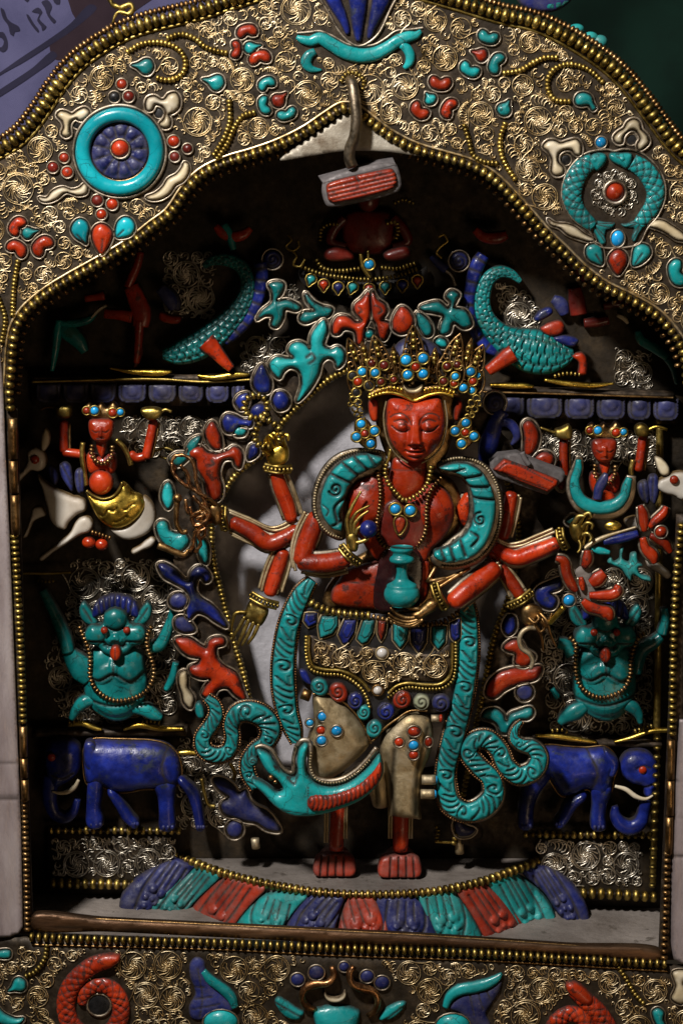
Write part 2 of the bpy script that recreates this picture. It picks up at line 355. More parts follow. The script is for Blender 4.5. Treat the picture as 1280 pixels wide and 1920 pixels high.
def ribbon(name, cl, d, h, mat, par, pat=None, per=16, amp=.4, step=3.0, nq=12, side=8, slant=.55, closed=False, smoothw=True, **kw):
    """A carved band swept along a centre line (u, v, half width[, depth]) with flutes or scales cut into its face."""
    p = np.array([(q[0], q[1], q[2], q[3] if len(q) > 3 else d) for q in cl], float); p = crom(p, closed, step)
    if not closed: p = resample(p, step)
    c = p[:, :2]; T = np.gradient(c, axis=0) if not closed else (np.roll(c, -1, 0) - np.roll(c, 1, 0))
    T /= np.maximum(np.linalg.norm(T, axis=1), 1e-6)[:, None]; Nn = np.stack([-T[:, 1], T[:, 0]], 1)
    s = np.concatenate([[0], np.cumsum(np.linalg.norm(np.diff(c, axis=0), axis=1))]); wmax = p[:, 2].max()
    q = np.sin(np.linspace(-math.pi / 2, math.pi / 2, nq)); V, G = [], []
    for i in range(len(p)):
        wd = max(p[i, 2], .3); hh = h * min(1, (wd / wmax) ** .7)
        H = hh * np.sqrt(np.clip(1 - np.abs(q) ** 2.4, 0, 1)); e = np.zeros(nq)
        if pat == 'flute':
            f = (s[i] / per + slant * q) % 1; e = np.exp(-((f - .5) / .11) ** 2); H *= 1 - amp * e - .12 * np.abs(f - .0 - (f > .5))
        elif pat == 'scale':
            f1 = (s[i] / per + q * wd / per * .8) % 1; f2 = (s[i] / per - q * wd / per * .8) % 1
            e = np.maximum(np.exp(-((f1 - .5) / .09) ** 2), np.exp(-((f2 - .5) / .09) ** 2)); H *= 1 - amp * e
        elif pat == 'plates':
            row = np.floor((q * .5 + .5) * 3.999); f = (s[i] / per + .5 * (row % 2) - .28 * (2 * ((q * .5 + .5) * 3.999 % 1) - 1) ** 2) % 1
            fq = ((q * .5 + .5) * 3.999) % 1
            e = np.maximum(np.exp(-((f - .04) / .09) ** 2), np.exp(-((np.minimum(fq, 1 - fq)) / .10) ** 2) * .8); H *= 1 - amp * e + .12 * f
        elif pat == 'ring':
            f = (s[i] / per) % 1; e = np.exp(-((f - .5) / .14) ** 2); H *= 1 - amp * e
        elif pat == 'curl':      # alternating spiral bosses, leaves and flutes, as on the carved scarves
            cyc = per * 6.5; ph = ((s[i] + per) / cyc) % 1; z = 2.0 * wd / cyc * .8
            if ph < z:
                uq = (ph / z - .5) * 2; rr_ = np.sqrt(uq ** 2 + (q * .95) ** 2); an = np.arctan2(q, uq)
                e = np.exp(-(((rr_ * 1.25 + an / 6.283) % 1 - .5) / .20) ** 2) * (rr_ < .9)
            elif ph < z + .22:
                a_ = (ph - z) / .22; e = np.maximum(np.exp(-((q - .75 + 1.1 * a_) / .16) ** 2), np.exp(-((q + .55) / .12) ** 2) * .5)
            else: f = ((s[i] - .0) / (per * .95) + slant * (q + .35 * q * q)) % 1; e = np.exp(-((f - .5) / .20) ** 2) * np.clip((q + .95) / .3, 0, 1)
            H *= 1 - amp * e
        dd = p[i, 3]; k = U * (1 + dd * ct / D)
        row = PA(c[i] + Nn[i] * (wd * q)[:, None], dd); row[:, 1] -= H * k
        b0 = row[0].copy(); b0[1] += side * k; b1 = row[-1].copy(); b1[1] += side * k
        V.append(np.concatenate([[b0], row, [b1]])); eg = np.clip((np.abs(q) - .90) / .1, 0, 1) * .8
        G.append(np.concatenate([[1], np.maximum(e * .95, eg), [1]]))
    m = nq + 2; Fs = []; L = len(p)
    for i in range(L if closed else L - 1):
        i2 = (i + 1) % L
        for j in range(m - 1): Fs.append((i * m + j, i * m + j + 1, i2 * m + j + 1, i2 * m + j))
    if not closed:
        Fs.append(tuple(reversed(range(m)))); Fs.append(tuple(range((L - 1) * m, L * m)))
    V = np.concatenate(V)
    # keep faces turned to the viewer
    a, b, c_ = V[Fs[m // 2][0]], V[Fs[m // 2][1]], V[Fs[m // 2][2]]
    if np.cross(b - a, c_ - a)[1] > 0: Fs = [tuple(reversed(f)) for f in Fs]
    return link(name, V, Fs, mat, par, grime=np.concatenate(G), **kw)
def cab(name, u, v, d, rx, mat, par, ry=None, h=None, rot=0, nr=5, na=18, rim='rim_silver', rw=2.0, gap=1.6, sub=None, **kw):
    """A cabochon in its own collar."""
    ry = ry or rx; h = h or min(rx, ry) * .75; V, F, G = [], [], []; k = K(d); p0 = P(u, v, d); c, s = math.cos(rot), math.sin(rot)
    for i in range(nr + 1):
        q = i / nr; rad = math.sin(q * math.pi / 2)
        for j in range(na):
            a = 2 * math.pi * j / na; x = rx * rad * math.cos(a); z = -ry * rad * math.sin(a)
            V.append(p0 + np.array([x * c + z * s, -h * math.cos(q * math.pi / 2), -x * s + z * c]) * k); G.append(.7 if i == nr else 0)
    for j in range(na):
        a = 2 * math.pi * j / na; q = V[nr * na + j].copy(); q[1] += h * .8 * k; V.append(q); G.append(1)
    for i in range(nr + 1):
        for j in range(na):
            j2 = (j + 1) % na; F.append((i * na + j, (i + 1) * na + j, (i + 1) * na + j2, i * na + j2))
    F = [tuple(reversed(f)) for f in F]
    o = link(name, V, F, mat, par, grime=G, **kw)
    if rim:
        Q = [];
        for j in range(na):
            a = 2 * math.pi * j / na; x = (rx + gap) * math.cos(a); z = (ry + gap) * math.sin(a)
            Q.append(p0 + np.array([x * c + z * s, 0, -x * s + z * c]) * k)
        Q = np.array(Q); vv, ff = ring_geo(Q, rw * k, 6, k * h * .25); link('collar', vv, ff, rim, o if sub is None else sub)
    return o
def ring_geo(Q, r, n=6, fwd=0.0):
    Q = np.array(Q, float); Q[:, 1] -= fwd; m = len(Q)
    T = np.roll(Q, -1, 0) - np.roll(Q, 1, 0); T /= np.maximum(np.linalg.norm(T, axis=1), 1e-12)[:, None]
    B = np.array([0, -1.0, 0]); A = np.cross(T, B); A /= np.maximum(np.linalg.norm(A, axis=1), 1e-9)[:, None]
    a = np.linspace(0, 2 * math.pi, n, endpoint=False); V = []
    for i in range(m): V.append(Q[i] + r * (np.cos(a)[:, None] * A[i] + np.sin(a)[:, None] * B))
    F = []
    for i in range(m):
        i2 = (i + 1) % m
        for j in range(n): F.append((i * n + j, i * n + (j + 1) % n, i2 * n + (j + 1) % n, i2 * n + j))
    return np.concatenate(V), F
def rim(par, out, d, k=3.0, r=2.2, mat='rim_silver', sharp=False, fwd=2.0, name='setting', **kw):
    """Wire collar bent round an outline."""
    o = np.asarray(out, float) if sharp else crom(out, True, 4.0)
    if sharp: o = np.concatenate([np.linspace(o[i], o[(i + 1) % len(o)], max(2, int(np.linalg.norm(o[(i + 1) % len(o)] - o[i]) / 5)), endpoint=False) for i in range(len(o))])
    o = offset(o, k)
    t = np.roll(o, -1, 0) - o; keep = np.linalg.norm(t, axis=1) > .3; o = o[keep]
    V, F = ring_geo(PA(o, d), r * K(d), 6, fwd * K(d)); return link(name, V, F, mat, par, **kw)
def inlay(name, out, d, h, mat, par, rk=3.0, rr=2.2, rmat='rim_silver', plate=None, **kw):
    """A stone with its collar (a part with one sub-part)."""
    o = relief(name, out, d, h, mat, par, **kw); top = o if par is not None and par.parent is None else par
    rim(top, out, d, rk, rr, rmat, fwd=min(3, h * .4)); return o
BEAD = {}
def bead_mesh(mat, n=8, m=5, squash=.62):
    key = (mat, n, squash)
    if key in BEAD: return BEAD[key]
    V, F = [], []
    for i in range(m + 1):
        a = math.pi * i / m
        for j in range(n):
            b = 2 * math.pi * j / n; V.append((math.sin(a) ** .75 * math.cos(b), math.sin(a) ** .75 * math.sin(b), squash * math.cos(a)))
    for i in range(m):
        for j in range(n): F.append((i * n + j, (i + 1) * n + j, (i + 1) * n + (j + 1) % n, i * n + (j + 1) % n))
    me = bpy.data.meshes.new('bead'); me.from_pydata(V, [], F); me.polygons.foreach_set('use_smooth', [True] * len(F)); me.materials.append(M[mat])
    a = me.attributes.new('grime', 'FLOAT', 'POINT'); a.data.foreach_set('value', [min(1, max(0, (abs(v[2]) / squash - .72) * 3.2)) for v in V])
    BEAD[key] = me; return me
def bead_spots(pts, d, r, sp):
    p = np.array([(q[0], q[1], q[2] if len(q) > 2 else d) for q in pts], float)
    p = resample(crom(p, False, 3), sp); Q = PA(p[:, :2], p[:, 2]); T = np.gradient(Q, axis=0)
    return Q, T, np.array([K(x) for x in p[:, 2]]) * r
def beads(par, pts, d, r, mat='brass', sp=None, squash=.62, each=False, name='bead_string', core=.45, jit=.06, fwd=0, corep=None):
    """A string of beads: each bead its own sub-part, or one joined string where they are too many or too fine."""
    sp = sp or r * 1.28; Q, T, R = bead_spots(pts, d, r, sp); Q[:, 1] -= fwd * U
    if each:
        V, F = tube_geo(Q, R * core, 6); o = link(name, V, F, 'dark_plate' if corep is None else corep, par); org = ORG[o.name]
        for i in range(len(Q)):
            b = bpy.data.objects.new('bead', bead_mesh(mat, squash=squash)); C.objects.link(b); b.parent = o
            q = Vector(T[i]).to_track_quat('Z', 'Y'); s = R[i] * (1 + rnd.uniform(-jit, jit))
            b.matrix_local = Matrix.LocRotScale(Vector(Q[i] - org), q, Vector((s * rnd.uniform(1 - jit, 1 + jit), s, s)))
        return o
    me = bead_mesh(mat, squash=squash); bv = np.array([v.co[:] for v in me.vertices]); bf = [tuple(p.vertices) for p in me.polygons]
    V, F, G = [], [], []; g = np.clip((np.abs(bv[:, 2]) / squash - .72) * 3.2, 0, 1)
    for i in range(len(Q)):
        mt = np.array(Vector(T[i]).to_track_quat('Z', 'Y').to_matrix()); s = R[i] * (1 + rnd.uniform(-jit, jit))
        F += [tuple(x + len(bv) * i for x in f) for f in bf]; V.append(bv @ mt.T * s + Q[i]); G.append(g)
    return link(name, np.concatenate(V), F, mat, par, grime=np.concatenate(G), stuff=True)
def lathe(name, u, v0, v1, d, prof, mat, par, n=24, sq=1.0, grooves=None, **kw):
    """Turned piece: prof = [(t, radius)], t from 0 (top v0) to 1 (bottom v1)."""
    V, F = [], []; k = K(d); a0 = P(u, v0, d); a1 = P(u, v1, d); a1[0] = a0[0] if abs(a1[0] - a0[0]) < 1e-4 else a1[0]
    pr = crom([(t * 100, r) for t, r in prof], False, 3)
    for t, r in pr:
        c = a0 + (a1 - a0) * t / 100; c[1] = d * U
        for j in range(n):
            a = 2 * math.pi * j / n; V.append(c + np.array([math.cos(a), -math.sin(a) * sq, 0]) * max(r, .2) * k)
    m = len(pr)
    for i in range(m - 1):
        for j in range(n): F.append((i * n + j, (i + 1) * n + j, (i + 1) * n + (j + 1) % n, i * n + (j + 1) % n))
    F.append(tuple(reversed(range(n)))); F.append(tuple(range((m - 1) * n, m * n)))
    return link(name, V, F, mat, par, **kw)
def blob(name, u, v, d, rx, ry, rz, mat, par, n=14, **kw):
    V, F = [], []; k = K(d); p0 = P(u, v, d); m = n // 2 + 2
    for i in range(m + 1):
        a = math.pi * i / m
        for j in range(n):
            b = 2 * math.pi * j / n; V.append(p0 + np.array([rx * math.sin(a) * math.cos(b), rz * math.sin(a) * math.sin(b), ry * math.cos(a)]) * k)
    for i in range(m):
        for j in range(n): F.append((i * n + j, (i + 1) * n + j, (i + 1) * n + (j + 1) % n, i * n + (j + 1) % n))
    return link(name, V, F, mat, par, **kw)
def sheet(name, corners, mat, par, th=0.0, **kw):
    """Flat or ruled panel from world points, with thickness along -normal."""
    c = np.array(corners, float); n = np.cross(c[1] - c[0], c[-1] - c[0]); n /= np.linalg.norm(n); m = len(c)
    V = list(c); F = [tuple(range(m))]
    if th:
        V += list(c - n * th); F.append(tuple(reversed(range(m, 2 * m))))
        for i in range(m): F.append((i, i + m, (i + 1) % m + m, (i + 1) % m))
    return link(name, V, F, mat, par, smooth=False, **kw)

# ------------------------------------------------------------------ filigree
def curl(c, r, a0, sweep, hook, s=1):
    a = np.linspace(0, 1, 8); ang = a0 + s * sweep * a; rr = r * (1 - hook * a ** 2)
    return np.stack([c[0] + rr * np.cos(ang), c[1] + rr * np.sin(ang)], 1)
def rosette(c, R, seed):
    q = random.Random(seed); s = q.choice((-1, 1)); a0 = q.uniform(0, 6.28); L = []
    a = np.linspace(0, 1, max(16, int(R * .9))); ang = a0 + s * a * 6.1; rr = R * (1 - .05 * a)
    ring = np.stack([c[0] + rr * np.cos(ang), c[1] + rr * np.sin(ang)], 1)
    t0 = (ring[0] - ring[1]); t0 /= max(np.linalg.norm(t0), 1e-6); n0 = ring[0] - c; n0 /= np.linalg.norm(n0)
    tail = np.array([ring[0] + t0 * R * x + n0 * R * .25 * x * x for x in (.9, .6, .3)]); L.append(np.concatenate([tail, ring]))
    if R > 20: L.append(np.stack([c[0] + (rr - 3.4) * np.cos(ang), c[1] + (rr - 3.4) * np.sin(ang)], 1)[: int(len(a) * .8)])
    ro = .80 if R > 20 else .90; n = max(6, int(round(2 * math.pi * R * .62 / 7.8)))
    for i in range(n):
        if q.random() < .05: continue
        t = np.linspace(0, 1, 9); an = a0 + 6.283 * i / n + s * (1.55 * t ** 1.4); r = R * (ro - (ro - .22) * t ** .85) * (1 + .05 * q.uniform(-1, 1))
        p = np.stack([c[0] + r * np.cos(an), c[1] + r * np.sin(an)], 1)
        if i % 2: p = p[:6]
        e = p[-1] - p[-2]; e /= max(np.linalg.norm(e), 1e-6); side = np.array([-e[1], e[0]]) * s; hr = min(3.0, R * .11)
        cc = p[-1] + side * hr; b0 = math.atan2(*(-(side))[::-1]); L.append(np.concatenate([p, curl(cc, hr, b0, 4.6, .35, s)[1:]]))
    return L
def filigree(name, region, holes, d, mat, par, seed, rmax=34, rmin=13, tries=1500, wire=1.35, margin=2, small=True, fwd=0):
    """Scrollwork: rosettes of hooked wires packed into the free ground, ferns of small C-curls between them."""
    q = random.Random(seed); reg = np.asarray(region, float); mn, mx = reg.min(0), reg.max(0); segA, segB = [reg], [np.roll(reg, -1, 0)]
    for h in holes: h = np.asarray(h, float); segA.append(h); segB.append(np.roll(h, -1, 0))
    sa, sb = np.concatenate(segA), np.concatenate(segB)
    st_px = 3.0 if (mx - mn).prod() < 90000 else 4.0
    gx = np.arange(mn[0] - st_px, mx[0] + 2 * st_px, st_px); gy = np.arange(mn[1] - st_px, mx[1] + 2 * st_px, st_px)
    gp = np.array([(x, y) for y in gy for x in gx]); ok = inside(gp, reg)
    for h in holes: ok &= ~inside(gp, np.asarray(h, float))
    fd = np.full(len(gp), -9.0); fd[ok] = seg_dist(gp[ok], sa, sb) - margin; fd = fd.reshape(len(gy), len(gx))
    def field(p):
        fx = np.clip((p[:, 0] - gx[0]) / st_px, 0, len(gx) - 1.001); fy = np.clip((p[:, 1] - gy[0]) / st_px, 0, len(gy) - 1.001); ix, iy = fx.astype(int), fy.astype(int); ax, ay = fx - ix, fy - iy
        return (fd[iy, ix] * (1 - ax) + fd[iy, ix + 1] * ax) * (1 - ay) + (fd[iy + 1, ix] * (1 - ax) + fd[iy + 1, ix + 1] * ax) * ay
    rg = np.random.default_rng(seed)
    def cand(n):
        p = mn + rg.random((n, 2)) * (mx - mn); e = field(p); k = e > 1.5; return p[k], e[k]
    cs, rs = np.zeros((0, 2)), np.zeros(0); L = []
    def fill(n, lo, hi, kind):
        nonlocal cs, rs
        p, dd = cand(n)
        for x, e in zip(p, dd):
            if e < lo: continue
            r = min(e, hi)
            if len(cs): r = min(r, (np.linalg.norm(cs - x, axis=1) - rs).min() - .4)
            if r < lo: continue
            r = min(r, q.uniform(lo + (hi - lo) * .5, hi)); cs = np.concatenate([cs, [x]]); rs = np.append(rs, r)
            if kind == 'r': L.extend(rosette(x, r * .97, q.random()))
            else:
                a = math.sin(x[0] * .021) * 2.2 + math.cos(x[1] * .025) * 2 + q.uniform(-.35, .35); s = 1 if math.sin(x[0] * .013 + x[1] * .017) > 0 else -1
                L.append(curl(x, r, a, 4.4, .62, s))
                if r > 5.5: L.append(curl(x + np.array([math.cos(a), math.sin(a)]) * r * .25, r * .5, a + 2, 4.2, .6, s))
    fill(tries // 2, rmax * .66, rmax, 'r'); fill(tries, rmin, rmax * .66, 'r'); fill(tries, 9.5, rmin, 'r')
    def ferns(n, r0, steps):
        nonlocal cs, rs
        p, dd = cand(n)
        for x, e in zip(p, dd):
            if e < r0 or (len(cs) and (np.linalg.norm(cs - x, axis=1) - rs).min() < r0 * .62): continue
            th = math.sin(x[0] * .019) * 2.4 + math.cos(x[1] * .023) * 2.2 + q.uniform(-.5, .5); s = q.choice((-1, 1)); kap = s * q.uniform(.02, .07); r = r0; pts = []; y = x.copy(); nc, nr_ = [], []
            for j in range(steps):
                if j:
                    if field(y[None])[0] < r * .66: break
                    if len(cs) and (np.linalg.norm(cs - y, axis=1) - rs).min() < r * .42: break
                a = th + s * 1.9
                L.append(curl(y, r, a, 4.1, .55, s)); nc.append(y.copy()); nr_.append(r * .72)
                pts.append(y + np.array([math.cos(th - s * 1.57), math.sin(th - s * 1.57)]) * r * 1.02)
                y = y + np.array([math.cos(th), math.sin(th)]) * max(4.4, r * .62); th += kap * 4.5; r *= .95
            if len(nc) > 1: L.append(np.array(pts))
            elif r0 > 5: L.append(curl(x, r0 * .55, th, 4.2, .6, -s))
            cs = np.concatenate([cs, np.array(nc)]); rs = np.append(rs, nr_)
    if small:
        ferns(tries, 12.0, 10); ferns(tries * 2, 9.2, 11); ferns(tries * 4, 7.0, 10); ferns(tries, 5.4, 7); fill(tries * 4, 3.8, 6.8, 'c')
    k = K(d); items = []
    for l in L:
        Q = PA(l, d); Q[:, 1] -= (fwd + q.uniform(0, 1.6)) * k; items.append((Q, wire * k * q.uniform(.8, 1.1), False))
    return join_tubes(name, items, mat, par, n=4, stuff=True)
# ================================================================== THE SHRINE
BACK = 262
shrine = thing('shrine', 'gilt filigree shrine box with a trefoil arched opening, beaded rims and two folded doors', 'shrine', 640, 1780, 0)
OUT = [(-60, 300), (0, 278), (30, 260), (55, 235), (80, 200), (110, 155), (145, 115), (190, 82), (235, 57), (280, 42), (330, 30), (380, 17), (425, 2), (520, -25), (640, -40), (760, -24), (850, 0), (890, 12), (940, 27), (1000, 40), (1050, 62), (1090, 85), (1140, 120), (1170, 148), (1200, 185), (1230, 225), (1260, 265), (1290, 295), (1345, 330)]
INL = [(20, 765), (18, 735), (21, 700), (24, 650), (32, 612), (52, 582), (90, 550), (130, 525), (175, 500), (215, 477), (250, 455), (285, 427), (320, 400), (350, 357), (380, 327), (425, 305), (475, 290), (525, 272), (575, 247), (615, 220), (645, 203), (668, 208)]
INR = [(668, 208), (690, 225), (730, 255), (780, 280), (830, 295), (880, 310), (920, 332), (952, 362), (987, 400), (1020, 438), (1055, 472), (1085, 502), (1130, 537), (1180, 562), (1225, 588), (1258, 622), (1280, 660), (1288, 720), (1290, 840), (1288, 965)]
out_c, inl_c, inr_c = crom(OUT, False, 6), crom(INL, False, 5), crom(INR, False, 5)
inner = np.concatenate([inl_c[:-1], inr_c])
front = np.concatenate([out_c, [(1345, 965)], inner[::-1], [(-60, 765)]])
relief('arch_panel', front, 0, 0, 'filigree_ground', shrine, side=14, g=14, sharp=True, edge_grime=0)
# jambs beside the opening
def slab(name, a, b, c, e, d, th, mat, par, **kw):
    q = [P(*a, d), P(*b, d), P(*c, d), P(*e, d)]; return sheet(name, q, mat, par, th=-th * U if False else th * U, **kw)
relief('jamb', [(10, 766), (32, 766), (62, 1750), (36, 1750)], 4, 0, 'dark_plate', shrine, side=12, g=16, sharp=True, edge_grime=0)
relief('jamb', [(1268, 966), (1300, 966), (1262, 1800), (1234, 1800)], 4, 0, 'dark_plate', shrine, side=12, g=16, sharp=True, edge_grime=0)
# walls of the niche: the opening's outline carried straight back
def wall(path, d0, d1, name, mat):
    f = PA(path, d0); b = f.copy(); b[:, 1] = d1 * U; n = len(f)
    return link(name, np.concatenate([f, b]), [(i, i + 1, n + i + 1, n + i) for i in range(n - 1)], mat, shrine)
arch_in = inner[(inner[:, 1] < 600)] - [0, 2]
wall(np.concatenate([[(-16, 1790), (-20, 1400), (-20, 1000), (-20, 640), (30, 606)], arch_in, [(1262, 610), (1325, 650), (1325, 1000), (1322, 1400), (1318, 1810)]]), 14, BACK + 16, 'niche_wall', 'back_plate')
wl, wr = P(-60, 1761, 14), P(1345, 1794, 14)
zb = [P(640, 330, BACK)[0]]
bx0, bx1 = P(-60, 960, BACK)[0], P(1340, 960, BACK)[0]; zt, zl = P(640, 60, BACK)[2], P(640, 1790, BACK)[2]
so = 1 if inside(offset(out_c, 14)[40:41], np.concatenate([out_c, [(640, 900)]]))[0] else -1
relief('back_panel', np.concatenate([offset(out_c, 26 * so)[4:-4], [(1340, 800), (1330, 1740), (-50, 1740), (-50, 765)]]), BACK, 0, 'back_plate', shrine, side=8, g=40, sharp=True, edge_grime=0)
sheet('niche_floor', [wl, wr, np.array([wr[0], BACK * U, wr[2]]), np.array([wl[0], BACK * U, wl[2]])], 'dusty_floor', shrine, th=.003)
# the sill: a folded copper strip with a turned edge
relief('sill', [(60, 1718), (200, 1725), (420, 1736), (640, 1747), (760, 1753), (900, 1762), (1060, 1773), (1238, 1784), (1240, 1799), (1100, 1792), (900, 1780), (640, 1769), (420, 1758), (200, 1747), (62, 1742)], -3, 3, 'ledge', shrine, r=5, side=18, g=7, gr=[([(70, 1735), (420, 1751), (640, 1761), (1000, 1784)], 2.0, 1.5)])
tube('sill_edge', [(60, 1718), (200, 1724), (420, 1735), (640, 1746), (760, 1752), (900, 1761), (1060, 1772), (1238, 1783)], 2, 2.6, 'bronze', shrine, n=6)
BOT = [(-60, 1752), (60, 1760), (640, 1786), (1250, 1812), (1345, 1816), (1345, 2000), (-60, 2000)]
relief('base_panel', BOT, 0, 0, 'filigree_ground', shrine, side=14, g=24, sharp=True, edge_grime=0)

# ---- beaded rims
beads(shrine, [(p[0], p[1]) for p in crom(OUT[1:-1], False, 8)], -5, 12.5, 'brass', sp=15.0, squash=.56, each=True, name='beaded_rim', jit=.11)
beads(shrine, [(p[0], p[1]) for p in inner], -4, 9.2, 'brass', sp=14.6, squash=.66, each=True, name='beaded_rim', jit=.11)
beads(shrine, offset(out_c, 17)[6:-6] if area(np.concatenate([out_c, [(640, 900)]])) > 0 else offset(out_c, -17)[6:-6], 26, 7.0, 'bronze', sp=8.6)
beads(shrine, [(60, 1757), (200, 1762), (420, 1768), (640, 1778), (890, 1787), (1060, 1797), (1244, 1807)], -4, 10.2, 'brass', sp=13.2, squash=.52, name='beaded_rim')
beads(shrine, [(27, 1005), (33, 1100), (38, 1200), (42, 1300), (43, 1352)], -3, 8.2, 'brass', sp=11.0, squash=.58)
beads(shrine, [(46, 1500), (49, 1600), (52, 1742)], -3, 7.0, 'bronze', sp=10)
beads(shrine, [(1277, 985), (1271, 1040), (1266, 1100), (1262, 1200), (1260, 1300), (1259, 1375)], -3, 8.6, 'brass', sp=12.6, squash=.58)
beads(shrine, [(1250, 1600), (1247, 1700), (1244, 1795)], -3, 8.2, 'bronze', sp=12.5)
# inner step of the opening carries a second, plainer string set back in the niche
off = offset(np.concatenate([inner, [(640, 1200)]]), 1)[:-1]; s_in = -1 if inside(np.array([inner[60] + (off[60] - inner[60]) * 16]), np.concatenate([inner, [(640, 1500)]]))[0] else 1
beads(shrine, offset(np.concatenate([inner, [(640, 1200)]]), 15 * -s_in)[6:int(len(inner) * .86)], 40, 7.5, 'bronze', sp=16)
beads(shrine, [(1232, 1385, 150), (1228, 1500, 150), (1222, 1660, 150)], 150, 8, 'brass', sp=17)
def wires(par, paths, d, r, mat, name):
    join = [];
    for p in paths:
        Q, q = path3([tuple(x) for x in p], d, 6); join.append((Q, r * K(d), False))
    return join_tubes(name, join, mat, par, n=6)
sgn = 1 if inside(offset(out_c, 14)[40:41], np.concatenate([out_c, [(640, 900)]]))[0] else -1
wires(shrine, [offset(out_c, 17 * sgn)[4:-4]], -1, 3.0, 'brass', 'rim_wire')
si = 1 if not inside(offset(inner, 12)[60:61], np.concatenate([inner, [(640, 1500)]]))[0] else -1
wires(shrine, [offset(inner, 12.5 * si)[8:-8]], -1, 2.4, 'gilt_wire', 'rim_wire')
wires(shrine, [[(60, 1771), (420, 1781), (640, 1792), (900, 1801), (1250, 1821)]], -1, 2.0, 'bronze', 'rim_wire')
# apex plate behind the arch tip
relief('apex_plate', [(525, 300), (575, 262), (618, 234), (648, 214), (668, 214), (690, 236), (730, 264), (780, 290), (790, 293), (720, 284), (640, 284), (580, 293)], 1, 1.5, 'apex_silver', shrine, g=7, side=6, edge_grime=.3)

# ---- ornaments set into the front. HOLES keeps the scrollwork clear of them.
HOLES = []
def keep(o, k=5): HOLES.append(offset(crom(o, True, 5), k))
def fst(out, mat, h=8, name=None, par=shrine, **kw):
    nm = name or {'coral': 'coral_stone', 'turquoise': 'turquoise_stone', 'turquoise_blue': 'turquoise_stone', 'bone': 'bone_inlay', 'sky_turquoise': 'turquoise_stone'}.get(mat, 'stone')
    o = relief(nm, out, -1, h, mat, par, base=1, g=kw.pop('g', None), **kw); rim(o if par is shrine else par, out, -1, 3.0, 1.7, 'rim_silver', fwd=2.0); keep(out, 7); return o
def fcab(u, v, r, mat, par=shrine, name=None, ry=None, rot=0, h=None):
    nm = name or ('coral_stone' if mat in ('coral', 'garnet_shaded_coral') else 'black_stone' if mat == 'black_pitch' else 'turquoise_stone')
    cab(nm, u, v, -2, r, mat, par, ry=ry, rot=rot, h=h, rim='rim_silver', rw=1.8, sub=None if par is shrine else par); HOLES.append(np.array(ell(u, v, r + 6, (ry or r) + 6, rot)))
def kidney(u, v, L, W, rot, bend=.35):
    c, s = math.cos(rot), math.sin(rot)
    raw = [(-1, -.1), (-.8, -.75), (-.35, -.72), (0, -.42), (.35, -.72), (.8, -.75), (1, -.1), (.72, .65), (.25, .88), (-.25, .88), (-.72, .65)]
    return [(u + (a * L) * c - (b * W) * s, v + (a * L) * s + (b * W) * c) for a, b in raw]
def drop(u, v, r, L, rot):       # tip points along rot
    c, s = math.cos(rot), math.sin(rot)
    raw = [(L, 0), (.55 * L, .34 * r), (.1 * r, .92 * r), (-.55 * r, .86 * r), (-r, 0), (-.55 * r, -.86 * r), (.1 * r, -.92 * r), (.55 * L, -.34 * r)]
    return [(u + a * c - b * s, v + a * s + b * c) for a, b in raw]
def flower(label, centre, lobes, cen_mat, lob_mat, group='stone flowers set in the arch'):
    t = thing('stone_flower', label, 'stone flower', centre[0], centre[1], 0, group)
    fst(centre[2], cen_mat, 9, 'centre_stone', t)
    for (u, v, L, W, rot) in lobes: fst(kidney(u, v, L, W, rot), lob_mat, 10, 'petal_stone', t)
    return t
flower('three red petals round a turquoise drop at the left edge, below the wheel', (57, 437, drop(54, 437, 12, 21, -.25)), [(33, 424, 19, 15, 2.2), (33, 466, 20, 15, .55 + math.pi), (80, 461, 22, 17, -.75 + math.pi)], 'turquoise', 'coral')
flower('three red coral petals around a turquoise drop near the top left of the arch', (472, 90, drop(470, 90, 12, 22, -.25)), [(463, 59, 20, 14, -.2 + math.pi), (443, 93, 17, 11, -1.5), (487, 108, 21, 15, -.2 + math.pi)], 'turquoise', 'coral')
flower('three turquoise petals round a pointed coral stone, left of the hook at the arch tip', (525, 187, drop(523, 188, 14, 21, -.75)), [(500, 157, 17, 13, 2.7), (496, 198, 18, 12, 1.3), (538, 214, 19, 12, -.35)], 'coral', 'turquoise')
flower('three turquoise petals around a pointed coral stone, top right of the arch', (900, 102, drop(901, 103, 13, 20, 3.5)), [(915, 70, 20, 14, .25), (880, 131, 20, 14, .5), (930, 119, 21, 14, 2.0)], 'coral', 'turquoise')
flower('three red petals round a turquoise drop, right of the hook at the arch tip', (806, 185, drop(806, 185, 12, 14, -2.2)), [(825, 156, 21, 15, .1), (786, 208, 19, 15, .75), (841, 203, 20, 14, 2.1)], 'turquoise', 'coral')
fst(drop(273, 125, 16, 27, math.pi + .1), 'turquoise', 9); fst(drop(405, 155, 16, 27, math.pi + .25), 'turquoise', 9)
fst(drop(945, 204, 14, 20, -1.05), 'turquoise', 9); fst([(1077, 186), (1083, 176), (1096, 174), (1108, 181), (1112, 193), (1117, 203), (1110, 208), (1102, 198), (1088, 199), (1079, 196)], 'turquoise', 9)
fst(kidney(1268, 512, 26, 17, 1.3), 'turquoise', 10)
